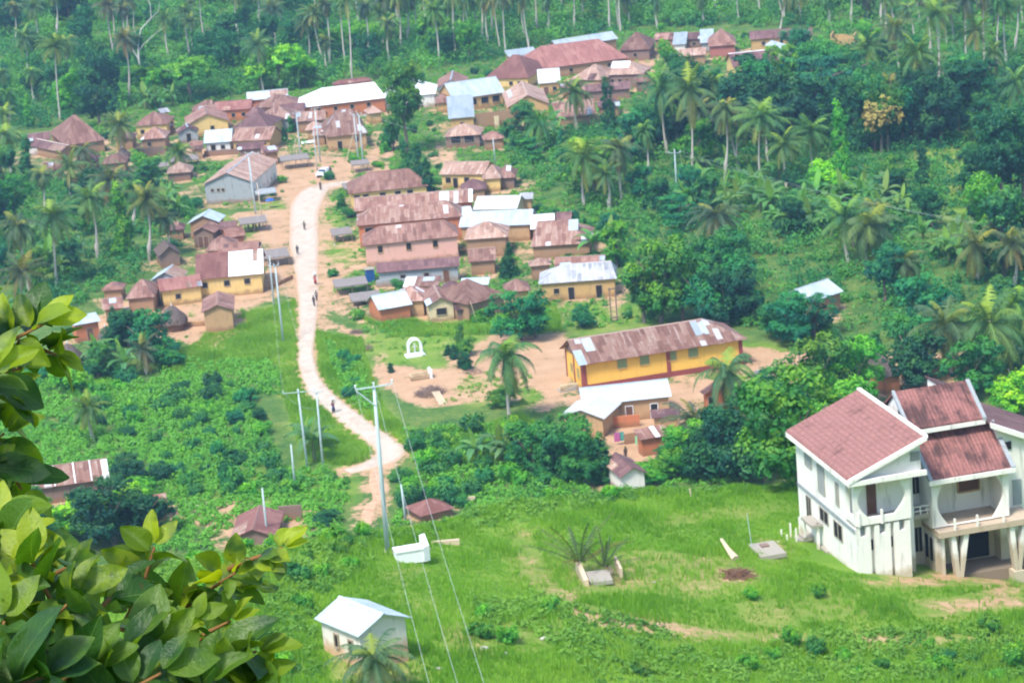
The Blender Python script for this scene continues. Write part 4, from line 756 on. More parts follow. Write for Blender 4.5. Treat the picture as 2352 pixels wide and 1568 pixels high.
# palms: fronds of a coconut palm, built as arched ribs with hanging leaflets
def palmcrown(seed, nf=26, length=4.3, up0=1.25, up1=-.9, nl=25, lw=.15, ll=1.0, stiff=1., newleaf=2):
    r = random.Random(seed); V_, T = [], []
    for i in range(nf):
        az = i * 2.39996 + r.uniform(-.2, .2); k_ = i / (nf - 1); el = up0 + (up1 - up0) * k_ ** .85 + r.uniform(-.12, .12); Ls = length * r.uniform(.85, 1.1) * (.75 if k_ < .12 else 1)
        h_ = Vector((math.cos(az), math.sin(az), 0)); p = Vector((0, 0, 0)) + h_ * .12; pts = [p.copy()]; e_ = el; ns = 8
        for s_ in range(ns):
            p = p + (h_ * math.cos(e_) + Vector((0, 0, 1)) * math.sin(e_)) * (Ls / ns); pts.append(p.copy()); e_ = max(-1.5, e_ - (.20 + .10 * (1 - abs(k_ - .4))) * (.4 + .6 * s_ / ns) / stiff)
        tone = .95 if i < newleaf else (.55 + .22 * r.random() if k_ < .72 else .35 - .35 * (k_ - .72) / .28 + .15 * r.random())
        side = h_.cross(Vector((0, 0, 1)))
        for s_ in range(ns):
            a, b = pts[s_], pts[s_ + 1]; w_ = side * .04; V_ += [a - w_, b - w_, b + w_, a + w_]; T.append(tone)
        for j in range(nl):
            t_ = (j + .8) / (nl + .3) * ns; s_ = min(int(t_), ns - 1); c = pts[s_].lerp(pts[s_ + 1], t_ - s_); d_ = (pts[s_ + 1] - pts[s_]).normalized(); env = ll * (math.sin(math.pi * min(1, .12 + .88 * t_ / ns) ** .8) * .75 + .3)
            for sg in (-1, 1):
                dr = (side * sg * .8 + d_ * .55 - Vector((0, 0, 1)) * (.35 + .5 * r.random())).normalized(); tip = c + dr * env; w_ = d_ * lw * .5
                V_ += [c - w_, tip, tip + w_ * .4, c + w_]; T.append(tone + .14 * (r.random() - .5))
    return leafmesh('crown', np.array([tuple(v) for v in V_]), np.array(T), PALM)
PC = [palmcrown(1, nf=28, up0=1.5), palmcrown(2, nf=25, up0=1.45, up1=-1.25), palmcrown(3, nf=30, length=4.7, up0=1.5, up1=-.8), palmcrown(4, nf=23, length=3.9, up0=1.4, up1=-1.35, stiff=.8), palmcrown(5, nf=20, length=4.4, up0=1.5, up1=-1.0, stiff=1.3), palmcrown(6, nf=26, length=3.6, up0=1.5, up1=-1.4, stiff=.7)]
OILC = palmcrown(9, nf=34, length=4.8, up0=1.1, up1=-.8, lw=.16); SPIKY = palmcrown(11, nf=12, length=3.6, up0=1.45, up1=.35, nl=26, lw=.07, ll=.36, stiff=2.6, newleaf=0)
def unittrunk(r0, r1, bend, seed):
    r = random.Random(seed); m = MB(); m.tube([(bend * math.sin(math.pi * t), bend * .4 * math.sin(math.pi * t * .8), t) for t in np.linspace(0, 1, 9)], [r0 * 1.5, r0 * 1.05] + list(np.linspace(r0, r1, 7)), 7)
    me = bpy.data.meshes.new('trunk'); me.from_pydata(m.v, [], m.f); me.update(); me.materials.append(PBARK); return me
PT = [unittrunk(.20, .13, b, i) for i, b in enumerate((.25, -.3, .5, -.15))]; OILT = unittrunk(.4, .34, .05, 9)
def bananacrown(seed, nf=9, L_=2.3):
    r = random.Random(seed); V_, T = [], []
    for i in range(nf):
        az = i * 2.4 + r.uniform(-.3, .3); el = 1.35 - 1.0 * i / nf + r.uniform(-.1, .1); h_ = Vector((math.cos(az), math.sin(az), 0)); side = h_.cross(Vector((0, 0, 1))); p = Vector((0, 0, 1.5)); ns = 6; pts = [p.copy()]; ln = L_ * r.uniform(.8, 1.1)
        for s_ in range(ns): p = p + (h_ * math.cos(el) + Vector((0, 0, 1)) * math.sin(el)) * ln / ns; pts.append(p.copy()); el -= .26 + .08 * r.random() if i else .05
        tone = (.95 if i == 0 else .35 + .45 * r.random())
        for s_ in range(ns):
            w0 = .33 * math.sin(math.pi * min(1, (s_ + .25) / (ns + .1))) ** .6; w1 = .33 * math.sin(math.pi * min(1, (s_ + 1.1) / (ns + .15))) ** .6; a, b = pts[s_], pts[s_ + 1]; up = Vector((0, 0, .10))
            for sg in (-1, 1): V_ += [a, a + side * sg * w0 + up, b + side * sg * w1 + up, b]; T.append(tone + .1 * (r.random() - .5))
    return leafmesh('leaves', np.array([tuple(v) for v in V_]), np.array(T), BAN)
BC = [bananacrown(i) for i in range(4)]; _m = MB().tube([(0, 0, -.3), (.04, 0, .8), (0, 0, 1.7)], [.17, .14, .08], 6); BST = bpy.data.meshes.new('stem'); BST.from_pydata(_m.v, [], _m.f); BST.update(); BST.materials.append(BSTEM)
# ---------------- registry of plants; labels are written once all stand ----------------
PLANTS = []     # (object, kind phrase, category, group, px, py)
def tint(kind):
    j = lambda a: a * random.uniform(.88, 1.12)
    base = {'dark green': (.45, .58, .85), 'mid-green': (1, 1, 1), 'fresh green': (2.2, 1.6, .6), 'yellow-green': (4.2, 2.2, .45), 'olive green': (1.75, 1.12, .6), 'bluish green': (.6, .95, 1.5)}[kind]
    return tuple(j(c) for c in base)
def reg(o, phrase, cat, group, z=0):
    p = np.array(o.location) + (0, 0, z); a, b = pj(p); PLANTS.append([o, phrase, cat, group, a, b])
def tree(x, y, sc, shape, tk, group='trees of the valley', phrase=None, zs=1.):
    z = float(Z(x, y)); o = empty('tree', (x, y, z)); rz = random.uniform(0, 6.28); c, t = TP[shape]
    mkobj('crown', c, o, (0, 0, 0), (sc, sc, sc * zs), (0, 0, rz), tint(tk)); mkobj('trunk', t, o, (0, 0, 0), (sc, sc, sc * zs), (0, 0, rz))
    shp = {'round1': 'bushy', 'round2': 'broad', 'round3': 'tall', 'flat': 'flat-topped', 'column': 'columnar', 'cone': 'conical', 'layer': 'layered', 'round4': 'leafy'}[shape]
    reg(o, phrase or f'{shp} {tk} tree', 'tree', group, 5 * sc); FOOT.append((x, y, .8)); return o
def shrub(x, y, sc, tk, group='shrubs', phrase=None, i=None):
    o = mkobj('shrub', SP[random.randrange(4) if i is None else i], None, (x, y, float(Z(x, y)) - .1), (sc, sc, sc * random.uniform(.85, 1.3)), (0, 0, random.uniform(0, 6.28)), tint(tk))
    reg(o, phrase or f'{tk} shrub', 'shrub', group, sc); return o
def palm(cu, cv, bu, bv, sc=1., k=None, kind='coconut', far=False):
    B = G(bu, bv) if not far else GV(bu, bv); d_ = ray(cu, cv); t_ = B[1] / d_[1]; T_ = CAM + d_ * t_      # crown point at the same distance as the foot
    o = empty('palm_tree', B); v = Vector(T_ - B); L = v.length; q = Vector((0, 0, 1)).rotation_difference(v.normalized()).to_euler(); k = random.randrange(4) if k is None else k; kc = random.randrange(6)
    tr = mkobj('trunk', OILT if kind == 'oil' else PT[k], o, (0, 0, 0), (1, 1, L)); tr.rotation_euler = (q.x, q.y, q.z)
    tr.rotation_euler = Vector((0, 0, 1)).rotation_difference(v.normalized()).to_euler()
    mkobj('crown', OILC if kind == 'oil' else SPIKY if kind == 'spiky' else PC[kc], o, tuple(v), (sc * random.uniform(.85, 1.1), sc * random.uniform(.85, 1.1), sc * random.uniform(.85, 1.15)), (random.uniform(-.22, .22), random.uniform(-.22, .22), random.uniform(0, 6.28)), tuple(c * random.uniform(.7, 1.2) for c in (1.1, 1, 1)))
    ph = {'oil': 'thick-trunked oil palm', 'spiky': 'young spiky palm', 'coconut': ('slim coconut palm' if sc < .95 else 'tall coconut palm')}[kind]
    PLANTS.append([o, ph, 'palm', 'palms', cu, cv]); FOOT.append((B[0], B[1], .6)); GUARD.append((B[0], B[1], 1.2)); GUARD.append((B[0], B[1] - 7, 2.8)); GUARD.append((B[0], B[1] - 14, 2.6)); return o
def banana(x, y, sc):
    o = empty('banana_plant', (x, y, float(Z(x, y)))); rz = random.uniform(0, 6.28); k = random.randrange(4)
    mkobj('leaves', BC[k], o, (0, 0, 0), (sc, sc, sc), (0, 0, rz), tuple(c * random.uniform(.8, 1.15) for c in (1, 1, 1))); mkobj('stem', BST, o, (0, 0, 0), (sc, sc, sc)); reg(o, 'banana plant', 'banana plant', 'banana plants', 1.5 * sc); FOOT.append((x, y, .5)); return o
# ---- placed one by one, as the photograph shows them ----
PL = [(40,515,72,690,1.05),(118,492,131,662,1.),(207,452,223,600,1.1),(336,455,341,600,1.1),(255,415,266,500,.85),(190,345,196,400,.9),(16,305,23,402,.95),(8,262,6,330,.9),(278,285,276,372,1.2),(285,88,297,232,1.),(127,105,138,275,1.05),
 (152,95,158,200,.95),(55,85,64,165,.9),(76,165,80,240,.95),(5,165,6,240,.8),(18,215,20,290,.9),(588,100,606,212,1.),(722,30,742,142,1.05),(742,92,752,170,.8),(798,-8,808,186,1.1),(832,12,846,150,1.),(888,-12,906,105,1.),(908,-18,921,112,1.),(868,-8,866,98,.9),
 (950,-12,957,92,.9),(1024,-4,1034,66,.9),(1033,-8,1041,64,.9),(1060,-6,1064,78,.85),(1073,-4,1080,80,.85),(1091,-6,1100,72,.9),(1134,-12,1148,110,1.),(1150,-14,1161,122,1.05),(1202,-20,1216,116,1.05),(1255,0,1258,75,.8),(1440,0,1446,62,.9),(1505,-6,1510,66,.9),(1612,-10,1616,58,.9),
 (1810,-15,1792,66,.9),(1838,-10,1842,48,.8),(1900,-8,1912,70,.9),(1985,-10,1995,45,.9),(2058,62,2066,165,1.15),(2108,125,2107,322,1.1),(2147,28,2156,218,1.05),(2122,-10,2138,150,1.),(2030,-5,2034,80,.9),(2222,-5,2222,185,1.),(2240,70,2236,205,1.05),(2258,-10,2262,150,.95),(2292,-6,2288,160,.95),(2335,-8,2330,120,.95),(2310,15,2312,150,.9),(2180,-14,2190,90,.9),
 (1524,200,1532,356,1.05),(1582,205,1590,402,1.2),(1606,250,1608,372,.9),(1700,300,1664,300,0),(1664,248,1664,417,1.0),(1672,262,1699,395,.9),(1700,300,1694,398,.8),(1744,268,1746,422,1.2),(1752,250,1763,372,.9),(1640,185,1648,330,.85),(1420,335,1428,462,1.25),(1338,355,1341,477,1.25),(1318,208,1325,300,1.15),
 (1940,500,1948,602,1.15),(1996,518,1990,630,1.3),(2172,742,2186,862,1.35),(2268,742,2262,872,1.4),(2325,700,2330,800,1.2),(2010,480,2012,560,.9),(1672,850,1686,945,1.2),(1166,812,1171,975,1.12),(1590,965,1596,1012,.85),(205,935,214,1012,.8),(333,800,335,860,.7),(930,0,936,96,.8)]
for a in PL:
    if a[4] > 0: palm(a[0] + random.uniform(-5, 5), a[1], a[2], a[3], a[4] * random.uniform(1.02, 1.35))
for _i in range(62):
    u_ = random.uniform(0, 2352); v_ = (random.uniform(40, 105) if u_ > 1150 else random.uniform(50, 150)) - (30 if 1200 < u_ < 1900 else 0); h_ = random.uniform(80, 150) * (1 if v_ > 60 else .8); palm(u_ + random.uniform(-8, 4), v_ - h_, u_ + 8, v_, random.uniform(.85, 1.2))
for a in [(1990,110,1996,190),(2045,190,2050,280),(2280,120,2284,240),(2335,190,2338,300),(1860,300,1868,400),(1800,330,1806,430),(1480,300,1490,400),(1390,400,1398,480),(2080,600,2084,690),(2240,560,2246,650),(2325,560,2330,660),(160,380,168,480),(95,400,102,500),(380,500,388,590),(50,620,56,720),(300,430,306,520),(410,350,414,400),(1240,280,1246,350)]: palm(*a, random.uniform(.9, 1.25))
palm(1645, 492, 1642, 588, 1.25, kind='oil'); palm(1332, 1290, 1332, 1315, 1.2, kind='spiky'); palm(1388, 1300, 1388, 1322, .85, kind='spiky'); palm(858, 1505, 864, 1585, .62, kind='oil')
def PXT(u, v, sc, shape, tk, zs=1., phrase=None, group='trees of the valley'): p = G(u, v); return tree(p[0], p[1], sc, shape, tk, group, phrase, zs)
for a in [(645,205,1.35,'flat','yellow-green'),(600,210,.9,'flat','yellow-green'),(700,195,.9,'flat','yellow-green'),(440,232,1.5,'flat','fresh green',.9),(385,228,1.0,'flat','fresh green'),(330,215,.9,'flat','fresh green'),(870,130,1.1,'flat','fresh green'),(815,118,1.0,'flat','fresh green'),(760,130,.9,'flat','fresh green'),
 (935,352,1.5,'round3','olive green',1.35,'big spreading roadside tree'),(905,345,.8,'round1','mid-green'),(962,452,1.0,'column','dark green',1.0),(985,462,.9,'column','dark green',.9),(935,405,.8,'column','mid-green'),
 (1195,782,1.15,'round2','bluish green',.8),(1230,775,.7,'round1','olive green'),(1335,752,.62,'round1','bluish green',.7),(1172,632,.8,'cone','dark green',.95),(1160,640,.5,'cone','dark green'),
 (1480,742,1.1,'round1','olive green',1.1),(1520,742,1.35,'round2','olive green',1.15),(1570,735,1.2,'round3','olive green',1.),(1620,745,1.1,'round1','bluish green'),(1670,745,1.15,'round2','dark green',.9),(1690,730,1.1,'round2','bluish green'),
 (1935,420,1.1,'column','fresh green',1.35),(2010,345,1.35,'round3','mid-green',1.25),(2040,350,1.1,'round3','olive green',1.2),(1895,460,1.2,'round1','yellow-green',.75),(2300,500,1.5,'round3','dark green',1.3),(2350,480,1.4,'round3','dark green',1.3),(515,160,1.4,'layer','dark green',1.2),(1530,152,.8,'round1','fresh green'),(1800,190,1.0,'round2','fresh green'),(1830,185,.9,'round1','fresh green'),
 (2110,240,1.2,'layer','dark green'),(1960,235,1.3,'layer','mid-green'),(1890,225,1.3,'layer','mid-green'),(2250,250,1.4,'layer','mid-green'),(1760,230,1.0,'round1','mid-green'),
 (1600,335,1.7,'round3','dark green',1.1),(1680,345,1.6,'round4','dark green',1.1),(1760,345,1.8,'round1','dark green'),(1825,355,1.7,'round4','dark green',1.1),(1860,322,1.6,'layer','dark green'),(1965,330,1.5,'round4','dark green'),(2075,335,1.5,'round1','bluish green'),(2095,325,1.6,'round3','dark green'),(1740,300,1.6,'round4','bluish green'),(1640,292,1.6,'round1','bluish green'),(2160,335,1.6,'round4','dark green'),(2200,300,1.7,'layer','dark green'),(1560,330,1.3,'round4','dark green'),(1500,350,1.2,'round1','dark green'),(2330,400,1.7,'round1','dark green'),(1890,285,1.7,'layer','bluish green'),(620,160,1.2,'round4','dark green',1.3),(230,290,1.4,'round4','dark green',1.1),(250,250,1.4,'round3','dark green',1.1),(60,40,1.8,'layer','dark green'),(160,60,1.6,'round4','dark green'),(20,80,1.6,'round4','bluish green'),(1000,130,1.3,'round4','fresh green'),(1080,140,1.1,'round3','fresh green'),(1040,128,1.1,'round4','olive green'),
 (1045,825,.45,'column','dark green',.5),(1030,815,.4,'cone','dark green',.55),(1062,845,.5,'column','dark green',.5),(1075,848,.5,'column','dark green',.5),(1070,815,.5,'round1','olive green',.7),(1058,800,.55,'column','olive green',.7),(1075,720,.7,'round1','olive green',.7),(1110,740,.5,'round1','olive green',.6),(898,855,.32,'column','dark green',.45),(1165,930,.7,'round1','olive green',.55),
 (915,668,.5,'round1','mid-green',.5),(1835,1120,1.2,'round2','olive green'),(1760,1105,1.2,'round1','mid-green'),(1890,1090,1.2,'round2','fresh green',.9),(1960,1020,1.2,'round1','fresh green'),(1700,1100,1.1,'round2','dark green',1.1),(1800,1050,1.2,'round1','mid-green'),(1870,960,1.3,'round2','olive green'),(1770,960,1.1,'round1','mid-green',.9),(1960,935,1.1,'round2','fresh green',1.),
 (1225,1093,0.86,'round2','mid-green',.95),(1290,1098,0.98,'round1','mid-green'),(1345,1108,0.90,'round2','mid-green'),(1250,1058,0.78,'round1','dark green'),(1385,1110,.9,'column','mid-green',.7),(1180,1060,.8,'round1','fresh green',.8),(1320,1068,0.78,'round2','mid-green'),
 (1555,1060,.7,'round1','mid-green',.6),(1600,1090,1.,'round2','fresh green',.8),(1650,1100,1.1,'round1','dark green'),(1560,1100,.8,'round1','fresh green',.7),(1650,1030,.9,'round1','mid-green',.7),(1480,1115,.7,'round1','fresh green',.5),
 (300,808,1.15,'round1','dark green',.8),(345,830,1.2,'round2','bluish green',.75),(268,800,.6,'column','dark green',1.1),(262,790,.45,'cone','dark green',1.6),(380,850,.8,'round1','mid-green',.6),(230,870,.9,'round2','mid-green',.7),(150,900,.9,'round1','yellow-green',.7),
 (310,1135,.9,'round2','dark green',.7),(150,1240,.9,'round1','yellow-green',.7),(215,1240,.9,'round2','yellow-green',.75),(290,1215,1.0,'round1','yellow-green',.75),(325,1180,.75,'round2','fresh green',.7),(100,1235,.9,'round1','fresh green',.7),(340,1235,1.,'round1','dark green',.8),(260,1250,1.2,'round2','dark green',.8),(60,1290,1.2,'round1','mid-green'),
 (755,1200,.5,'round1','dark green',.45),(2010,880,.9,'column','mid-green',.8),(1985,880,.9,'round1','mid-green'),(1930,860,.9,'column','dark green',.7),(2105,885,1.2,'round1','dark green',.8),(2090,850,1.,'round1','mid-green'),(2230,905,1.1,'round2','mid-green',.8),(2340,950,1.,'round1','yellow-green',.8),(1830,790,1.1,'round2','bluish green',.8),(1790,780,.9,'round1','mid-green',.8),(1870,770,.9,'round2','bluish green',.8),
 (670,305,.6,'column','mid-green',.6),(655,325,.5,'column','dark green',.6),(870,500,0,'round1','mid-green'),(785,480,.6,'column','mid-green',.5),(800,500,.5,'round1','mid-green',.5),(820,375,.4,'round1','fresh green',.5)]:
    if a[2] > 0: PXT(a[0], a[1], a[2], a[3], a[4], a[5] if len(a) > 5 else 1., a[6] if len(a) > 6 else None)
# yellow-flowering tree: pale blossom clumps over its crown
for a_ in [(2022,365),(2010,385),(2040,385)]: _q = GV(*a_); GUARD.append((_q[0], _q[1], 5.))
_p = G(2022, 350); _t = tree(_p[0], _p[1] - 1.5, 1.15, 'round3', 'olive green', phrase='tall tree crowned with pale yellow blossom', zs=1.35)
_b = crown(55, [((0, 0, 8.0), (2.9, 2.9, 2.6)), ((.8, -1, 6.8), (2.6, 2.4, 2.2)), ((-.8, -1, 6.2), (2.2, 2.2, 2.))], 60, 24, .7, .42, m=DRY); _b.name = 'blossom'; mkobj('blossom', _b, _t, (0, 0, 0), (1.1, 1.1, 1.15))
# pale bare tree on the far slope
B = G(327, 182); bt = empty('bare_tree', B, 0, 'tall bare tree with pale forked branches on the far slope', 'tree'); m = MB()
def limb(pts, rs): m.tube([(x * .1, 0 if i % 2 else .3, z * .1) for i, (x, z) in enumerate(pts)], rs, 6)
limb([(0, -5), (-3, 50), (0, 90)], [.35, .28, .22]); limb([(-3, 50), (-20, 85), (-25, 130), (-18, 160)], [.22, .17, .1, .05]); limb([(0, 90), (12, 125), (40, 150), (42, 185), (30, 215)], [.2, .17, .14, .1, .05]); limb([(0, 90), (-6, 130), (-2, 170)], [.15, .1, .04]); limb([(12, 85), (45, 110), (70, 125)], [.12, .08, .04]); limb([(0, 70), (12, 85)], [.15, .12]); limb([(40, 150), (60, 165), (66, 190)], [.1, .07, .03])
m.build('trunk', WBARK, bt)
# ---- scattered plants ----
for x_, y_, w_ in ROADPTS: FOOT.append((x_, y_, w_ / 2 + .9))
for a_ in [(865,1078),(862,1095),(858,1120),(870,1140),(855,1160),(845,1180),(843,1200)]: _q = GV(*a_); FOOT.append((_q[0], _q[1], 3.0)); FOOT.append((_q[0], _q[1] - 4, 2.6))
for a_ in [(2180,385),(2205,430),(2150,350),(2215,480),(2170,440),(2240,400)]: _q = GV(*a_); GUARD.append((_q[0], _q[1], 6.))
class Grid:
    def __init__(s): s.d = {}
    def ok(s, x, y, r):
        i, j = int(x // 6), int(y // 6)
        for a in (-1, 0, 1):
            for b in (-1, 0, 1):
                for (px_, py_, pr) in s.d.get((i + a, j + b), ()):
                    if (px_ - x) ** 2 + (py_ - y) ** 2 < (max(r, pr) if True else 0) ** 2: return False
        return True
    def add(s, x, y, r): s.d.setdefault((int(x // 6), int(y // 6)), []).append((x, y, r))
FG = Grid(); FGG = Grid()
for x, y, r_ in GUARD: FGG.add(x, y, r_)
for x, y, r_ in FOOT:
    if r_ > 1: FG.add(x, y, min(r_, 6))
def footfree(x, y, pad, guard=True):
    if guard:
        i, j = int(x // 6), int(y // 6)
        for a in range(-1, 2):
            for b in range(-1, 2):
                for (px_, py_, pr) in FGG.d.get((i + a, j + b), ()):
                    if (px_ - x) ** 2 + (py_ - y) ** 2 < (pr + pad * .3) ** 2: return False
    i, j = int(x // 6), int(y // 6)
    for a in range(-2, 3):
        for b in range(-2, 3):
            for (px_, py_, pr) in FG.d.get((i + a, j + b), ()):
                if (px_ - x) ** 2 + (py_ - y) ** 2 < (pr + pad) ** 2: return False
    return True
def scatter(polys, n, gap, fn, pad=1.2, grid=None, ylim=(238, 760), tries=40, guard=True):
    us = [p[0] for P_ in polys for p in P_]; vs_ = [p[1] for P_ in polys for p in P_]; g = grid or Grid(); cnt = 0; T_ = 0
    P0 = [at(a, b, 0) for a in (min(us), max(us)) for b in (min(vs_), max(vs_))]; x0, x1 = min(p[0] for p in P0), max(p[0] for p in P0); y0, y1 = max(ylim[0], min(p[1] for p in P0) - 5), min(ylim[1], max(p[1] for p in P0) + 5)
    if ylim[1] < 240: P0 = [at(a, b, 37.) for a in (min(us), max(us)) for b in (min(vs_), max(vs_))]; x0, x1, y0, y1 = min(p[0] for p in P0), max(p[0] for p in P0), ylim[0], ylim[1]
    while cnt < n and T_ < n * tries:
        m_ = 400; xs = x0 + (x1 - x0) * rng.random(m_); ys = y0 + (y1 - y0) * rng.random(m_); zs_ = Z(xs, ys); d_ = np.stack([xs, ys, zs_], -1) - CAM; k_ = d_ @ fw; u_ = 1176 + FPX * (d_ @ rv) / k_; v_ = 784 - FPX * (d_ @ uv) / k_
        ok = np.zeros(m_, bool)
        for P_ in polys: ok |= inpoly(P_, u_, v_)
        T_ += m_
        for x, y in zip(xs[ok], ys[ok]):
            if cnt >= n: break
            if g.ok(x, y, gap) and footfree(x, y, pad, guard): g.add(x, y, gap); fn(float(x), float(y)); cnt += 1
    return cnt
WOOD = [[(1200,330),(1290,290),(1420,270),(1500,205),(1590,150),(1660,190),(1730,160),(1900,110),(2352,90),(2650,90),(2650,900),(2352,870),(2280,840),(2100,790),(1960,760),(1700,760),(1440,620),(1330,590),(1400,540),(1370,500),(1230,440),(1190,380),(1130,330)],
        [(-300,120),(200,230),(140,290),(60,300),(-300,320)], [(-300,400),(60,420),(250,390),(400,420),(460,470),(430,510),(430,560),(350,590),(340,640),(280,660),(230,700),(-150,760)], [(250,240),(420,240),(570,215),(620,190),(700,190),(1000,150),(1100,150),(1230,100),(1500,60),(1860,55),(2000,80),(1700,10),(0,0),(0,180),(140,300),(200,250)]]
TOPW = [[(-320,-220),(2680,-220),(2680,95),(1900,88),(1860,65),(1500,62),(1250,100),(1120,135),(1000,165),(850,185),(700,205),(560,215),(420,225),(300,255),(130,270),(-320,290)]]
def rt(x, y):
    g_ = random.choices(['dark green', 'mid-green', 'fresh green', 'bluish green', 'olive green'], [5, 6, 2, 4, 1.5])[0]
    tree(x, y, random.choice((.6, .75, .85, 1., 1.1, 1.35)) * random.uniform(.9, 1.1), random.choice(['round1', 'round2', 'round3', 'round4', 'layer', 'round4', 'column']), g_, zs=random.uniform(.8, 1.15))
TG_ = Grid(); TREEN0 = len(PLANTS)
scatter(WOOD[:3], 128, 8.4, rt, 2.5, TG_)
FT = []; scatter(TOPW, 150, 9., lambda x, y: FT.append((x, y)), 3, TG_, ylim=(500, 1000))
_V, _T, _r = [], [], np.random.default_rng(77)
for x_, y_ in FT:      # the far trees above the village, too many to tell apart: one mass
    me_ = TP[str(_r.choice(['round1', 'round2', 'round3', 'round4', 'layer']))][0]; nv_ = len(me_.vertices); c_ = np.zeros(nv_ * 3, np.float32); me_.vertices.foreach_get('co', c_); c_ = c_.reshape(-1, 4, 3); t_ = np.zeros(len(me_.polygons), np.float32); me_.attributes['tone'].data.foreach_get('value', t_)
    k_ = _r.random(len(t_)) < .5; s_ = _r.choice([.7, .85, 1., 1.2, 1.4]); a_ = _r.random() * 6.28; c_ = c_[k_] * s_; ca_, sa_ = math.cos(a_), math.sin(a_); c_ = np.stack([c_[..., 0] * ca_ - c_[..., 1] * sa_, c_[..., 0] * sa_ + c_[..., 1] * ca_, c_[..., 2]], -1) + (x_, y_, float(Z(x_, y_)))
    _V.append(c_.reshape(-1, 3)); _T.append(t_[k_] * _r.uniform(.55, 1.0) + _r.uniform(-.12, .1))
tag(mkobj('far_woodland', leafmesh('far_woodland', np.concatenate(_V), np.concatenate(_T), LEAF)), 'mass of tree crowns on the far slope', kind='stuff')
BANP = [[(1560,400),(1640,390),(1760,430),(1800,380),(1900,470),(1850,560),(1720,520),(1560,500)], [(1200,345),(1260,290),(1300,330),(1230,360)], [(1830,470),(2010,430),(2100,500),(2020,560),(1880,540)], [(60,560),(190,560),(230,620),(110,650)], [(420,500),(380,460),(350,520),(390,560)], [(690,1010),(840,1030),(830,1065),(690,1060)], [(2230,850),(2352,840),(2352,890),(2250,900)], [(560,215),(690,175),(760,190),(640,215)], [(330,235),(420,240),(420,260),(330,255)], [(220,830),(300,830),(290,870),(210,860)], [(1120,1050),(1180,1050),(1180,1085),(1060,1090)], [(1240,560),(1400,560),(1420,600),(1250,600)], [(2100,560),(2250,560),(2200,620),(2100,600)]]
scatter(BANP, 150, 1.7, lambda x, y: banana(x, y, random.uniform(1.0, 1.9)), .6)
BUSH = [[(380,890),(540,890),(600,970),(640,1050),(620,1075),(350,1075),(240,1000),(150,880),(240,850)], [(740,770),(840,850),(860,950),(800,920)], [(900,990),(1190,975),(1180,1050),(940,1060)], [(360,1085),(820,1075),(830,1140),(700,1150),(380,1140)], [(1130,480),(1200,470),(1360,520),(1430,600),(1250,600),(1200,560)], [(1850,1000),(1700,1110),(1500,1125),(1400,1120),(1420,1100),(1540,1040),(1620,1010)], [(-150,760),(160,830),(140,900),(0,900)], [(870,1090),(1100,1060),(1180,1090),(1180,1130),(1050,1150),(900,1140)], [(1010,735),(1180,720),(1190,760),(1080,770)], [(420,470),(460,470),(430,510),(400,440)]]
def rs(x, y): shrub(x, y, random.uniform(.55, 1.35), random.choices(['mid-green', 'dark green', 'fresh green', 'bluish green'], [5, 1, 4, 3])[0])
scatter(BUSH, 135, 2.6, rs, .4)
LB = [[(1100,1150),(1400,1130),(1480,1150),(1100,1185)], [(350,1250),(700,1240),(840,1215),(840,1300),(700,1400),(660,1568),(500,1568),(500,1400)], [(1670,1340),(1960,1330),(1960,1380),(1700,1385)], [(1950,1480),(2352,1440),(2352,1568),(1900,1568)], [(950,1490),(1240,1420),(1250,1480),(960,1568)], [(1500,1520),(1900,1450),(1900,1568),(1400,1568)], [(1020,1400),(1300,1390),(1380,1420),(1200,1440)]]
scatter(LB, 85, 1.5, lambda x, y: shrub(x, y, random.uniform(.3, .75), random.choices(['mid-green', 'fresh green', 'olive green'], [1, 5, 3])[0], 'shrubs'), .3, ylim=(110, 236))
# ---- uncounted ground vegetation ----
def stuff(name, label, polys, n, fn_size, per, m, pad, ylim=(238, 800), lumps=None, up=.3, flat=.6, leaf=.4, tone=(.3, .5), avoid=()):
    pts = []; g = Grid(); scatter(polys, n, lumps or .1, lambda x, y: pts.append((x, y)), pad, g, ylim, 12, False)
    r = np.random.default_rng(n); P_ = np.array(pts)
    if avoid:
        k_ = (np.column_stack([P_, Z(P_[:, 0], P_[:, 1])]) - CAM); kk = k_ @ fw; u_ = 1176 + FPX * (k_ @ rv) / kk; v_ = 784 - FPX * (k_ @ uv) / kk; bad = np.zeros(len(P_), bool)
        for pl in avoid: bad |= inpoly(pl, u_, v_)
        bad &= r.random(len(P_)) < .93; P_ = P_[~bad]
    z = Z(P_[:, 0], P_[:, 1]); s = fn_size(r, len(P_)); nn = len(P_)
    q = r.normal(size=(nn, per, 3)); q /= np.linalg.norm(q, axis=2)[..., None]; q *= (r.random((nn, per)) ** .35)[..., None]; q[..., 2] = np.abs(q[..., 2]) if up else q[..., 2]
    C_ = np.stack([P_[:, 0], P_[:, 1], z + s * .15], 1)[:, None, :] + q * s[:, None, None] * np.array([1, 1, 1 / max(flat, .01) * .6 + .2]); nv = q + r.normal(size=q.shape) * .5 + np.array([0, 0, .5]); nv /= np.linalg.norm(nv, axis=2)[..., None]
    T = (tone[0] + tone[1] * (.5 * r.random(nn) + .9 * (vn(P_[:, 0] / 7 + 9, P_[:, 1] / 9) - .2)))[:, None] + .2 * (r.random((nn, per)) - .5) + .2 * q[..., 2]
    V_ = leafquads(C_.reshape(-1, 3), nv.reshape(-1, 3), leaf, None, r); me = leafmesh(name, V_, T.ravel(), m); o = mkobj(name, me); tag(o, label, kind='stuff'); return o
stuff('undergrowth', 'dense low undergrowth between the forest trees', WOOD, 7600, lambda r, k: .9 + 3.0 * r.random(k) ** 2.6, 66, THK, 1.0, leaf=.33, tone=(.16, .46))
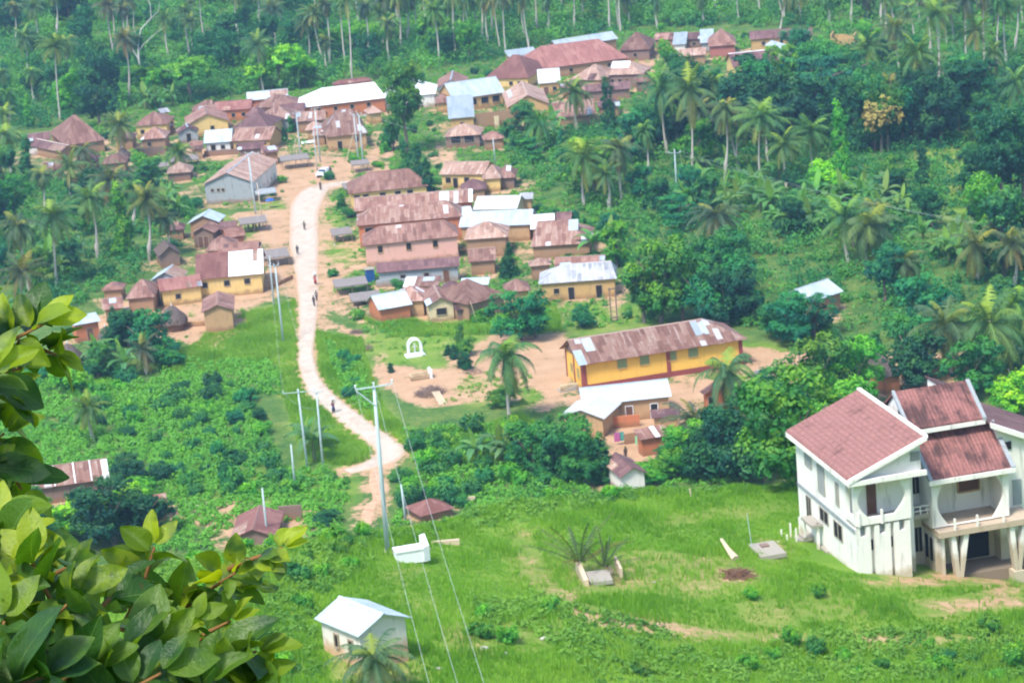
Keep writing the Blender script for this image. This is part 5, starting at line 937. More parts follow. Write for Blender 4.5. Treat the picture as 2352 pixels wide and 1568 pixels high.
stuff('woodland', 'far wooded slope above the village', TOPW, 5200, lambda r, k: 1.3 + 3.2 * r.random(k) ** 1.8, 64, THK, 2.0, (500, 1150), leaf=.46)
VILL = [[(130,330),(300,250),(480,225),(560,225),(700,200),(860,185),(1000,165),(1110,130),(1250,95),(1500,62),(1900,85),(1960,110),(1720,165),(1600,140),(1500,205),(1400,270),(1200,330),(1130,330),(1190,380),(1230,440),(1370,500),(1400,560),(1430,640),(1420,700),(1560,740),(1290,760),(1180,740),(1000,790),(850,770),(735,700),(735,480),(790,430),(600,480),(500,470),(400,380),(130,360)], [(290,690),(600,680),(560,740),(480,790),(230,790)]]
_dp = [p for p, w_ in DIRT if w_ > .62]
stuff('village_weeds', 'patchy weeds between the village houses', VILL, 5600, lambda r, k: .2 + .6 * r.random(k) ** 1.6, 24, THK, .1, leaf=.26, tone=(.45, .6), avoid=_dp)
scatter(VILL, 75, 5., lambda x, y: shrub(x, y, random.uniform(.45, .95), random.choice(['mid-green', 'fresh green', 'dark green', 'olive green'])), .4)
scatter([[(1180,1070),(1420,1088),(1400,1118),(1180,1112)], [(930,1150),(1060,1150),(1060,1190),(940,1205)]], 34, 1.6, lambda x, y: shrub(x, y, random.uniform(.8, 1.4), random.choice(['mid-green', 'fresh green', 'dark green'])), .2)
stuff('weeds', 'waist-high weeds and cassava on the banks', BUSH + [[(370,835),(620,825),(660,905),(370,905)], [(-50,880),(400,870),(380,1110),(-50,1110)], [(330,1075),(640,1080),(760,1110),(830,1130),(830,1215),(700,1250),(340,1270)], [(890,1090),(1200,1070),(1460,1100),(1500,1130),(1300,1140),(1100,1180),(870,1215)]], 5600, lambda r, k: .3 + .7 * r.random(k) ** 1.4, 34, THK, .5, leaf=.26, tone=(.6, .6))
stuff('schoolyard_weeds', 'thin weeds scattered over the school ground', [[(830,735),(1010,740),(1120,770),(1010,805),(900,845),(840,810)], [(1080,850),(1230,850),(1230,930),(1000,930)], [(2100,320),(2270,320),(2280,500),(2180,520),(2110,440)]], 900, lambda r, k: .15 + .35 * r.random(k), 20, GRSL, .2, leaf=.2, tone=(.5, .5))
stuff('near_weeds', 'leafy weeds and creepers on the near slope', LB[1:2] + [[(300,1260),(840,1210),(860,1290),(720,1360),(730,1568),(480,1568)], [(860,1215),(1000,1190),(1400,1118),(1850,1098),(1850,1120),(1500,1140),(1250,1190),(1000,1230),(860,1250)], [(1215,1355),(1340,1395),(1500,1435),(1560,1480),(1300,1470),(1200,1400)], [(1220,1440),(1700,1500),(1900,1450),(2352,1430),(2352,1568),(1350,1568)], [(1080,1370),(1350,1400),(1300,1450),(1100,1430)]], 3000, lambda r, k: .2 + .5 * r.random(k) ** 1.6, 40, GRSL, .3, (112, 236), leaf=.17, tone=(.25, .6), flat=.9)
def grass(name, label, polys, n, hh, ww, ylim, per=5, pad=.1, tone=(.25, .6)):
    pts = []
    us = [p[0] for P_ in polys for p in P_]; vs_ = [p[1] for P_ in polys for p in P_]
    while len(pts) < n:
        m_ = 60000; ys = ylim[0] + (ylim[1] - ylim[0]) * rng.random(m_); xs = (rng.random(m_) - .5) * .56 * ys; d_ = np.stack([xs, ys, Z(xs, ys)], -1) - CAM; k_ = d_ @ fw; u_ = 1176 + FPX * (d_ @ rv) / k_; v_ = 784 - FPX * (d_ @ uv) / k_; ok = np.zeros(m_, bool)
        for P_ in polys: ok |= inpoly(P_, u_, v_)
        for x, y, z in np.stack([xs, ys, d_[:, 2] + CAMZ], 1)[ok]: pts.append((x, y, z))
    P_ = np.array(pts[:n]); 
    bad = np.zeros(n, bool)
    for fx, fy, fr_ in FOOT:
        if fr_ > 2: bad |= (P_[:, 0] - fx) ** 2 + (P_[:, 1] - fy) ** 2 < (fr_ * .8) ** 2
    k_ = (P_ - CAM) @ fw; u_ = 1176 + FPX * ((P_ - CAM) @ rv) / k_; v_ = 784 - FPX * ((P_ - CAM) @ uv) / k_
    for pl, w_ in LAWN_DIRT: bad |= inpoly(pl, u_ + 30 * (vn(P_[:, 0], P_[:, 1]) - .5), v_) & (rng.random(len(P_)) < min(.93, w_ * 1.7)) & (P_[:, 1] < 238)
    P_ = P_[~bad]; n = len(P_); r = np.random.default_rng(5); hs = hh * (.35 + vn(P_[:, 0] / 2.5, P_[:, 1] / 4) ** 2 * 1.5)
    b = P_[:, None, :] + r.normal(size=(n, per, 3)) * np.array([.16, .16, 0]); az = r.random((n, per)) * 6.28; lean = .5 * r.random((n, per)); H_ = hs[:, None] * (.5 + r.random((n, per))); dx = np.stack([np.cos(az), np.sin(az), 0 * az], -1); sd_ = np.stack([-np.sin(az), np.cos(az), 0 * az], -1) * ww
    tip = b + dx * (lean * H_)[..., None] + np.array([0, 0, 1.]) * H_[..., None]; V_ = np.stack([b - sd_, b + sd_, tip + sd_ * .35, tip - sd_ * .35], 2).reshape(-1, 3)
    T = (tone[0] + tone[1] * vn(P_[:, 0] / 5, P_[:, 1] / 7))[:, None] + .25 * (r.random((n, per)) - .5); me = leafmesh(name, V_, T.ravel(), GRS); tag(mkobj(name, me), label, kind='stuff')
grass('grass', 'rough grass over the near hillside', [[(-150,1330),(300,1260),(850,1200),(1200,1140),(1850,1100),(2700,1070),(2700,1700),(-150,1700)]], 105000, .30, .035, (104, 232))
grass('bank_grass', 'bright grass on the road banks', [p for p, _ in LUSH[:4]], 26000, .55, .05, (240, 480), tone=(.4, .6))
# ---------------- utility poles and wires ----------------
def pole(bu, bv, tu, tv, label, arm=None, r=.17, plain=True, mt=POLE, land=None):
    B = G(bu, bv) if plain else GV(bu, bv); d_ = ray(tu, tv); T_ = CAM + d_ * (B[1] / d_[1]); v = Vector(T_ - B); o = empty('utility_pole', B, 0, label, 'utility pole')
    MB().tube([(0, 0, -.8), tuple(v * .5), tuple(v)], [r * 1.25, r, r * .75], 8).build('shaft', mt, o, smooth=True); ends = []
    if arm:
        (lu, lv), (ru, rv2) = arm; dl = ray(lu, lv); dr = ray(ru, rv2); L_ = Vector(CAM + dl * (B[1] / dl[1]) - B); R_ = Vector(CAM + dr * (B[1] / dr[1]) - B); f = Vector((0, -r * 1.1, 0))
        MB().tube([tuple(L_ + f), tuple(R_ + f)], r * .42, 4).build('crossarm', mt, o); ends = [L_, (L_ + R_) / 2, R_]
        for e_ in ends: MB().tube([tuple(e_ + f + Vector((0, 0, .05))), tuple(e_ + f + Vector((0, 0, .32)))], [.05, .09], 6).build('insulator', WPAINT, o)
        ends = [np.array(B) + np.array(e_ + f) + (0, 0, .3) for e_ in ends]
    if land: LAND.append((bu, bv, land))
    return B, np.array(B) + np.array(v), ends, o
def wires(pairs, label, sag=1.2, r=.012):
    m = MB()
    for a, b in pairs:
        a = np.array(a); b = np.array(b); m.tube([tuple(a + (b - a) * t - np.array([0, 0, sag * 4 * t * (1 - t)])) for t in np.linspace(0, 1, 17)], r, 4)
    return tag(m.build('power_lines', WIRE), label, 'power lines')
B1, T1, E1, o1 = pole(890, 1268, 859, 890, 'tall pale blue pole with a wide crossarm, standing beside the tomb on the lawn', ((817, 893), (901, 880)), .145, land='tall lawn pole')
MB().tube([tuple(Vector(T1 - B1) + Vector((0, -.1, -1.3))), tuple(Vector(E1[0] - B1) + Vector((0, -.1, -.35)))], .05, 4).build('brace', POLE, o1); MB().box(-.55, .5, -.45, .5, -.4, .12).build('footing', CON, o1)
# the next pole of the line stands nearer the viewer, just below the frame
nx = at_depth(1065, 1640, 121.); gz = float(Z(nx[0], nx[1])); o = empty('utility_pole', (nx[0], nx[1], gz), 0, 'next pole of the line, nearest to the viewer below the lawn', 'utility pole')
MB().tube([(0, 0, -.8), (0, 0, nx[2] - gz)], [.22, .14], 8).build('shaft', POLE, o, smooth=True); MB().tube([(-1.3, -.2, nx[2] - gz - .1), (1.3, -.2, nx[2] - gz + .1)], .07, 4).build('crossarm', POLE, o)
ne = [at_depth(u, 1640, 121.) for u in (1004, 1072, 1135)]
wires([(E1[i], ne[i]) for i in range(3)], 'three pale wires running down from the tall lawn pole towards the viewer', .6, .012)
P2 = pole(707, 1080, 684, 893, 'tall pole with a thin crossarm, standing left of its twin by the road bend', ((650, 903), (722, 896)), .14); P3 = pole(743, 1082, 727, 903, 'plain twin pole on the inner side of the road bend', ((722, 902), (738, 899)), .13)
P4 = pole(678, 1118, 668, 1020, 'short plain pole in the weeds below the twin poles', None, .12); P5 = pole(616, 1245, 602, 1120, 'thin pole rising beside the dusty-red valley roof', None, .13); P6 = pole(932, 1195, 921, 1112, 'short pole in the grass near the small red hip roof on the crest', None, .13)
P7 = pole(651, 789, 632, 612, 'tall green-grey pole on the grassy bank beside the road', ((618, 612), (640, 608)), .14); P8 = pole(629, 700, 619, 588, 'slim pole just behind the green-grey bank pole', None, .10); P9 = pole(605, 520, 590, 420, 'leaning timber pole beside the grey hall', None, .09, mt=PALEWOOD)
P10 = pole(588, 492, 571, 362, 'tall pole with a crossarm in front of the grey hall', ((563, 352), (594, 352)), .15); P11 = pole(692, 372, 680, 260, 'pole behind the timber frame, left of three roadside poles', ((674, 262), (688, 258)), .12); P12 = pole(736, 372, 723, 250, 'middle pole of the three near the parked car', ((716, 252), (730, 249)), .13)
P12b = pole(729, 392, 720, 300, 'short pole standing against the middle roadside pole', None, .09)
P13 = pole(824, 375, 812, 262, 'left one of the twin poles in front of the streaked hip-roofed house', ((805, 262), (838, 268)), .12); P14 = pole(835, 385, 824, 264, 'right one of the twin poles in front of the streaked hip-roofed house', ((818, 259), (841, 265)), .12)
P15 = pole(1138, 374, 1132, 318, 'pole above the pale verge of the thicket-edge house', None, .11); P16 = pole(1556, 462, 1549, 343, 'pale pole with a forked crossarm among the banana plants', ((1536, 352), (1562, 350)), .13, land='pole among the bananas')
wires([(P2[2][0], P7[2][0]), (P2[2][2], P7[2][2])], 'two faint wires from the road bend up to the bank pole', 1.5, .014); wires([(P7[2][0], P10[2][0]), (P7[2][2], P10[2][2])], 'two faint wires from the bank pole up to the grey hall', 2., .014)
wires([(E1[0], P2[2][0]), (E1[2], P2[2][2])], 'two wires from the tall lawn pole back to the road bend', 2., .012)
fe = above(2420, 535, 9.); wires([(P16[2][0], fe), (P16[2][2], fe + (1.2, 0, -.8))], 'two thin wires crossing the palm grove from the pole among the bananas', 1.5, .013)
wires([(P11[2][2], P12[2][0]), (P12[2][2], P13[2][0])], 'thin wires strung between the roadside poles near the car', .5, .012)
fe2 = above(1150, 330, 8.); wires([(P14[2][2], fe2)], 'single thin wire from the twin poles across the spreading tree', 1.2, .014)
# leaning timber poles
def stick(a, b, label, r=.07, m=PALEWOOD, name='leaning_post', cat='post'):
    A_ = G(*a); d_ = ray(*b); T_ = CAM + d_ * (A_[1] / d_[1]); tag(MB().tube([(0, 0, -.3), tuple(T_ - A_)], r, 6).build(name, m, loc=A_), label, cat)
stick((795, 368), (812, 305), 'slanting timber stay leaning towards the twin poles', .09); stick((1012, 735), (1046, 700), 'pale plank leaning against the pink-edged gable house', .10); stick((1729, 1265), (1716, 1180), 'thin bent pipe standing on the lawn near the villa stair', .03, POLE)
stick((1098, 745), (1080, 692), 'thin pale stake in the garden beside the brown hip roof', .06); stick((1590, 1142), (1584, 1122), 'short wooden stake at the far lawn edge', .07); stick((1800, 1118), (1802, 1096), 'short pale stub at the far lawn edge by the trees', .09)
# ---------------- tomb, monument, enclosures ----------------
def placed(name, label, cat, bu, bv, rz=VA, group=None): return empty(name, G(bu, bv), rz, label, cat, group)
t = placed('tomb', 'white concrete tomb with a raised headboard, beside the tall pole on the lawn', 'tomb', 912, 1290); LAND.append((945, 1275, 'white tomb'))
MB().box(0, 1.95, 0, 1.1, -.3, .62).build('slab_base', WPAINT, t); MB().box(-.06, 1.95, -.06, 1.16, .62, .72).build('top_slab', WPAINT, t); MB().add([(1.955, -.1, -.3), (2.4, 0.1, -.3), (2.4, 1.5, -.3), (1.955, 1.3, -.3), (1.955, -.1, .8), (2.4, .1, .8), (2.4, 1.5, 1.25), (1.955, 1.3, 1.25)], [(0, 3, 2, 1), (4, 5, 6, 7), (0, 1, 5, 4), (1, 2, 6, 5), (2, 3, 7, 6), (3, 0, 4, 7)]).build('headboard', WPAINT, t)
t = placed('arch_monument', 'white open arch monument with a cross inside, on the school ground', 'monument', 938, 822); LAND.append((947, 810, 'white arch monument')); m = MB(); m.box(-.3, 2.6, -.2, 1.6, -.3, .25); m.build('plinth', WPAINT, t)
for y in (.0, 1.2):
    m = MB(); m.tube([(.25 + .95 - .95 * math.cos(a), y, .25 + 1.35 + 1.0 * math.sin(a)) if True else 0 for a in np.linspace(0, math.pi, 11)], .12, 6); m.tube([(.25, y, .25), (.25, y, 1.6)], .12, 6); m.tube([(2.15, y, .25), (2.15, y, 1.6)], .12, 6); m.build('arch', WPAINT, t)
m = MB(); m.box(1.12, 1.28, .6, .7, .25, 1.9); m.box(.9, 1.5, .6, .7, 1.35, 1.48); m.build('cross', WPAINT, t)
t = placed('grave_enclosure', 'low cream concrete grave enclosure with balusters and a tall end block', 'grave', 945, 876); LAND.append((965, 862, 'cream grave enclosure'))
m = MB(); m.box(0, 3.0, 0, .12, .55, .75); m.box(0, 3.0, 1.3, 1.42, .55, .75); m.box(0, .12, .125, 1.295, .55, .75); m.box(0, 3., 0, 1.42, -.3, .12)
for i in range(11): m.box(i * .28, i * .28 + .1, .01, .11, .12, .55); m.box(i * .28, i * .28 + .1, 1.31, 1.41, .12, .55)
m.build('railing', CR, t); MB().box(2.75, 3.1, -.1, 1.55, -.3, 1.3).build('headstone', WPAINT, t)
def brush(label, u, v, R_, H_, n, m_=STK, seed=1, name='brush_pile', cat='wood pile'):
    r = random.Random(seed); b = G(u, v); m = MB()
    for i in range(n):
        a = r.uniform(0, 6.28); d_ = R_ * math.sqrt(r.random()); p = Vector((math.cos(a) * d_, math.sin(a) * d_, r.uniform(0, H_) * (1 - d_ / R_ * .7))); q = Vector((r.uniform(-1, 1), r.uniform(-1, 1), r.uniform(-.3, .5))) * r.uniform(.4, 1.0); m.tube([p - q, p + q], [.035, .02], 4)
    return tag(m.build(name, m_, loc=b), label, cat)
brush('heap of grey brushwood behind the pale leaning planks', 988, 905, 2.0, 1.4, 260, seed=1); brush('scattered brushwood below the garden saplings', 1085, 855, 1.6, .3, 60, seed=2); brush('broken grey stump and twigs beside the path fork', 820, 765, 1.1, .9, 70, seed=3); brush('low heap of sticks near the road edge', 840, 800, 1.2, .3, 60, seed=4); brush('reddish heap of dry clods on the lawn', 1688, 1322, 1.1, .35, 150, mat('dry_clods', (.2, .11, .07)), 5, 'dry_heap', 'heap')
brush('tangled dead branches on bare ground by the leaning planks', 1160, 905, 2.5, .3, 70, seed=6)
t = placed('plank_stack', 'pale planks propped against the brushwood heap', 'planks', 1008, 928)
for i in range(4): MB().add([(i * .28, -.5, 0), (i * .28 + .2, -.5, 0), (i * .28 + .2 - .5, 1.6, 1.35), (i * .28 - .5, 1.6, 1.35), (i * .28, -.5, .06), (i * .28 + .2, -.5, .06), (i * .28 + .2 - .5, 1.6, 1.41), (i * .28 - .5, 1.6, 1.41)], [(0, 3, 2, 1), (4, 5, 6, 7), (0, 1, 5, 4), (1, 2, 6, 5), (2, 3, 7, 6), (3, 0, 4, 7)]).build('plank', PALEWOOD, t)
# rectangular slab pit, bottle-shaped concrete piece, slab near villa
t = placed('broken_slab', 'cracked concrete slab with a raised side beam under the spiky palm', 'slab', 1345, 1345, .1); m = MB(); m.box(.4, 2.0, .3, 2.6, -.2, .08); m.build('slab', CON, t); MB().box(-.1, .25, 0, 4., -.3, .42).build('beam', PALEWOOD, t); MB().box(2.7, 2.9, 1.5, 4.2, -.3, .4).build('beam', PALEWOOD, t)
tag(MB().tube([(0, 0, .15), (-.35, 1.0, .45), (-.75, 2.6, .85)], [.32, .2, .12], 6).build('wooden_trough', PALEWOOD, loc=G(1690, 1288)), 'pale tapered trough lying beside the reddish heap', 'trough')
t = placed('concrete_slab', 'flat weathered concrete slab between the trough and the villa stair', 'slab', 1748, 1282); MB().box(0, 2.0, 0, 3.0, -.2, .12).build('slab', CON, t); MB().box(.7, 1.3, 1.8, 2.4, .12, .25).build('cover', STK, t)
tag(MB().box(-1.2, 1.2, -.15, .15, -.2, .25).build('fallen_beam', PALEWOOD, loc=G(1018, 1248)), 'pale beam lying in the grass beyond the white tomb', 'beam'); tag(MB().box(-1.6, 1.6, -.12, .12, -.2, .3).build('low_rail', PALEWOOD, loc=GV(1062, 1156) + (0, 0, .5)), 'pale timber beside the small red hip roof on the crest', 'beam')
# ---------------- compound walls ----------------
def cwall(label, pts, h, m_, t_=.3, cat='wall', name='compound_wall', openings=None):
    P_ = [G(*p) for p in pts]; o = MB(); z0 = P_[0]
    for a, b in zip(P_[:-1], P_[1:]):
        d_ = (b - a)[:2]; nn = np.array([-d_[1], d_[0]]) / np.linalg.norm(d_) * t_ / 2; q = [(a[0] - nn[0], a[1] - nn[1]), (b[0] - nn[0], b[1] - nn[1]), (b[0] + nn[0], b[1] + nn[1]), (a[0] + nn[0], a[1] + nn[1])]
        o.add([(x - z0[0], y - z0[1], zz - z0[2]) for zz, (x, y) in zip((a[2] - .4, b[2] - .4, b[2] - .4, a[2] - .4), q)] + [(x - z0[0], y - z0[1], zz - z0[2]) for zz, (x, y) in zip((a[2] + h, b[2] + h, b[2] + h, a[2] + h), q)], [(0, 3, 2, 1), (4, 5, 6, 7), (0, 1, 5, 4), (1, 2, 6, 5), (2, 3, 7, 6), (3, 0, 4, 7)])
    return tag(o.build(name, m_, loc=z0), label, cat)
cwall('tall mud wall of the courtyard with a thatch-edged top, below the arcaded house', [(1092, 298), (1183, 288)], 3.4, MUD); LAND.append((1140, 290, 'tall courtyard wall'))
tag(MB().box(-.5, .5, -.3, -.05, 0, 2.6).build('wall_door', CR, loc=G(1142, 294)), 'whitish door in the tall courtyard mud wall', 'door')
cwall('low grey stone terrace wall below the squat mud-brick house', [(321, 362), (378, 354)], 1.8, BRN); cwall('dark sheet fence in front of the ochre house', [(470, 360), (540, 355), (632, 349)], 1.2, BRN, .1, 'fence', 'sheet_fence'); cwall('low stone wall left of the brown hip-roofed mud house', [(270, 722), (302, 716)], .9, GR)
cwall('mud bank wall under the big yellow house', [(470, 678), (530, 672), (595, 664)], .6, MUD); cwall('broken mud wall down the bank from the yellow house to the road', [(600, 668), (640, 656), (672, 640)], .7, MUD); cwall('pale low wall along the yard beside the thatched round hut', [(395, 752), (470, 748)], .8, TAN)
cwall('rubble yard wall left of the path by the brown lean-to', [(865, 660), (990, 652)], 1.2, GR); cwall('orange-brown mud wall in the compound yard', [(1395, 985), (1470, 978)], 1.6, OR); cwall('reddish mud wall at the front of the compound yard', [(1435, 1020), (1492, 1012)], 1.4, MUD); cwall('orange mud wall under the palms beyond the villa', [(2146, 868), (2195, 852), (2255, 858)], 2.2, MUD)
cwall('unfinished low block wall left of the church-like hall steps', [(1288, 900), (1328, 893)], .9, CR); cwall('small rubble wall beyond the right end of the golden-yellow hall', [(1735, 870), (1762, 866)], 1.2, GR); cwall('roofless low brick enclosure right of the dusty-red valley roof', [(642, 1195), (695, 1191)], 1.8, BRN); cwall('pale timber lying along the valley yard', [(448, 1165), (512, 1158)], .25, PALEWOOD, .5, 'timber', 'timber')
cwall('white sheet fence in front of the brown forest-edge house', [(62, 360), (122, 352)], 1.6, WH, .12, 'fence', 'sheet_fence')
# ---------------- stalls, thatch shelters, thatched hut ----------------
def shelter(label, bu, bv, w, d_, h, m_=THG, group=None, slope=.25):
    t = empty('market_stall', G(bu, bv), VA * .7, label, 'stall'); rf = MB().slab([(-.2, -.2, h), (w + .2, -.2, h), (w + .2, d_ + .2, h + slope), (-.2, d_ + .2, h + slope)], .22).build('roof', m_, t); roofuv(rf.data)
    for x, y in ((0, 0), (w, 0), (0, d_), (w, d_), (w / 2, 0)): MB().tube([(x, y, -.3), (x + .05, y, h - .2)], .06, 5).build('post', STK, t)
    return t
for a in [('grey thatch stall roof with dark posts beside the road, below the grey hall', 556, 538, 4.6, 4, 1.9), ('long grey thatch stall roof on bare ground left of the parked car', 650, 392, 5.4, 4, 2.0), ('grey thatch shelter near the blue tank', 775, 682, 5, 4, 1.7), ('low grey shelter right beside the parked car', 812, 398, 3.2, 3, 1.7), ('small pale-roofed stall in front of the grey hall', 592, 468, 3.6, 3, 1.9, GR),
          ('ragged thatch stall on the road edge opposite the pink house', 768, 560, 3.2, 4, 1.6), ('stick-walled shelter beside the big yellow house', 612, 616, 4, 5, 1.8), ('flat thatch rack below the shelter near the blue tank', 812, 705, 4.5, 4, 1.0), ('low thatch shelter between the lane and the shops, beyond the road bend', 795, 452, 3.6, 4, 1.6), ('brown thatch lean-to in the yard at the forest-edge village', 395, 388, 5.5, 4, 1.5), ('small thatch rack near the mud-brick house', 355, 400, 3, 3, 1.4)]: shelter(*a)
def roundhut(label, u, v, R_, hw, hr, land=None):
    t = empty('thatched_hut', G(u, v), 0, label, 'hut'); MB().tube([(0, 0, -.5), (0, 0, hw)], R_ * .82, 14).build('wall', BRN, t); r = random.Random(3); m = MB(); n_ = 26; rings = [(R_ * 1.18, hw - .35), (R_ * 1.08, hw + .35), (R_ * .72, hw + hr * .55), (R_ * .3, hw + hr * .9), (.06, hw + hr)]
    V_ = [(math.cos(2 * math.pi * k_ / n_) * q * r.uniform(.95, 1.05), math.sin(2 * math.pi * k_ / n_) * q * r.uniform(.95, 1.05), z + r.uniform(-.08, .08)) for q, z in rings for k_ in range(n_)]
    m.add(V_, [(i * n_ + k_, i * n_ + (k_ + 1) % n_, (i + 1) * n_ + (k_ + 1) % n_, (i + 1) * n_ + k_) for i in range(len(rings) - 1) for k_ in range(n_)] + [tuple(range((len(rings) - 1) * n_, len(rings) * n_)), tuple(range(n_ - 1, -1, -1))]); m.build('thatch_roof', THA, t); MB().tube([(0, 0, hw + hr - .1), (0, 0, hw + hr + .5)], [.12, .05], 6).build('finial', WPAINT, t)
    if land: LAND.append((u, v, land))
roundhut('round thatched hut with a white-tipped cone roof at the foot of the village', 400, 757, 2.0, 1.6, 2.3, 'round thatched hut'); roundhut('brown thatched hut with a dark opening, behind the foreground leaves', 162, 846, 2.0, 1.5, 2.4); roundhut('small collapsed-looking thatch cone beside the climbing tree', 246, 790, 1.2, 1.2, 1.6); roundhut('small dark thatch hut among the palms at the left edge of the village', 285, 372, 1.4, 1.4, 1.6)
# blue tank, white boards, barrels
t = placed('water_tank', 'dark blue tank with a pale lid beside the brown lean-to', 'tank', 843, 648); MB().box(0, 1.35, 0, 1.3, -.1, 2.0).build('body', BLUE, t); MB().box(-.12, 1.47, -.12, 1.42, 2.0, 2.14).build('lid', TW if False else CON, t); LAND.append((850, 640, 'blue tank'))
tag(MB().box(-.9, .9, -.05, .05, 0, 1.8).build('tin_sheet', WPAINT, loc=G(327, 760)), 'pale blue-white sheet standing by the little orange shed', 'metal sheet'); tag(MB().slab([(0, 0, .0), (.6, 0, .0), (1.6, 2.4, 1.9), (1.0, 2.4, 1.9)], .08).build('white_board', WPAINT, loc=G(862, 596)), 'cream board leaning beside the pink house', 'board')
tag(MB().slab([(-1.6, -.4, .2), (1.6, -.2, .3), (1.6, .6, .6), (-1.6, .5, .5)], .08).build('white_board', WPAINT, loc=G(710, 330)), 'pale sheet lying in the yard behind the short roadside pole', 'metal sheet')
for i, (u, v, w, lab) in enumerate([(633, 466, .5, 'blue basin on a post beside the grey hall lane'), ]): t = placed('blue_umbrella', 'small blue market umbrella on the bare ground left of the road', 'umbrella', 622, 478); MB().tube([(0, 0, 0), (0, 0, 1.7)], .03, 5).build('pole', STK, t); MB().add([(math.cos(a) * .95, math.sin(a) * .95, 1.55) for a in np.linspace(0, 5.5, 8)] + [(0, 0, 2.0)], [(k_, (k_ + 1) % 8, 8) for k_ in range(8)]).build('canopy', BLU2, t)
r = random.Random(12)
for u, v, s_, lab in [(707, 774, .28, 'white rock on the road left of the grassy bank'), (700, 817, .34, 'flat white rock lying on the road'), (722, 842, .3, 'white rock on the road edge by the grass'), (722, 858, .32, 'broad white rock at the inner road bend'), (727, 868, .22, 'small white rock below the broad one'), (703, 812, .2, 'small pale rock on the left road edge'), (612, 497, .5, 'round white bundle by the blue umbrella'), (748, 470, .3, 'white stone at the road bend beside the dirt'), (768, 563, .5, 'white bundle by the ragged thatch stall'), (691, 870, .22, 'tiny pale rock on the left road shoulder'), (1310, 1262, .25, 'single pale stone on the lawn beyond the spiky palm'), (1502, 1338, .22, 'small white stone on the lawn dirt'), (1112, 1490, .5, 'pale boulder in the grass right of the shed'), (1250, 1468, .5, 'ochre boulder near the wires'), (1262, 1440, .45, 'pale boulder just behind the ochre one'), (986, 1262, .3, 'pale stone beside the tomb headboard'), (1160, 1502, .4, 'white stone in the bushes under the wires'), (795, 895, .2, 'pebble-sized white stone on the bank'), (1008, 1536, .35, 'greyish stone in front of the shed'), (716, 900, .2, 'little stone at the left road bend'), (731, 905, .22, 'little stone in the middle of the road bend')]:
    s_ *= .42 if u > 760 else .6; m = MB(); p0 = [(s_ * (1.2 if abs(a) < 1 else 1), 0, 0) for a in (0,)]; n_ = 7; V_ = []
    for z, q in ((-.3, .8), (.25, 1.), (.55, .6)): V_ += [(math.cos(k_ * 6.283 / n_) * s_ * q * r.uniform(.8, 1.2) * 1.3, math.sin(k_ * 6.283 / n_) * s_ * q * r.uniform(.8, 1.2), z * s_) for k_ in range(n_)]
    m.add(V_, [(i * n_ + k_, i * n_ + (k_ + 1) % n_, (i + 1) * n_ + (k_ + 1) % n_, (i + 1) * n_ + k_) for i in range(2) for k_ in range(n_)] + [tuple(range(2 * n_, 3 * n_))]); tag(m.build('stone', STONE, loc=G(u, v) + (0, 0, .05)), lab, 'stone')
# laundry
for u, v, c, lab in [(1306, 668, (.6, .2, .4), 'pink cloth hanging at the laundry house door'), (1315, 670, (.1, .4, .5), 'teal cloth hanging beside the pink one'), (1340, 668, (.75, .7, .6), 'cream cloth hanging on the laundry line'), (1394, 678, (.5, .3, .6), 'lilac cloth near the right end of the laundry house'), (1412, 1023, (.45, .12, .3), 'magenta cloth on the compound yard wall'), (1421, 1021, (.1, .35, .3), 'green cloth beside the magenta one'), (1460, 1030, (.3, .6, .35), 'pale green cloth by the small orange hut')]:
    mt = mat('cloth', c, .9); m = MB(); V_ = [(x * .25, .08 * math.sin(x * 2.1 + z), z * .3 + .5) for z in range(5) for x in range(4)]; m.add(V_, [(z * 4 + x, z * 4 + x + 1, z * 4 + x + 5, z * 4 + x + 4) for z in range(4) for x in range(3)]); tag(m.build('hanging_cloth', mt, loc=G(u, v)), lab, 'cloth')
B_ = G(1404, 738); t = empty('timber_gantry', B_, .2, 'tall dark timber frame behind the golden-yellow hall', 'frame')
for x in (0, .9): MB().box(x, x + .16, 0, .16, -.3, 5.2).build('post', STK, t)
MB().box(-.2, 1.2, -.05, -.005, 4.9, 5.1).build('beam', STK, t); MB().box(-.1, 1.15, -.4, -.01, .5, .7).build('beam', STK, t)
# ladder-like timber stand left of the poles
t = empty('timber_ladder', G(672, 366), .2, 'pale slanted ladder-like timber stand by the left roadside pole', 'ladder')
for x in (0, .7): MB().tube([(x, 0, 0), (x + 1.1, .3, 4.2)], .06, 5).build('rail', PALEWOOD, t)
m = MB()
for i in range(9): m.tube([(i * .12, .03 * i, .3 + i * .45), (.7 + i * .12, .03 * i, .3 + i * .45)], .04, 4)
m.build('rungs', PALEWOOD, t)
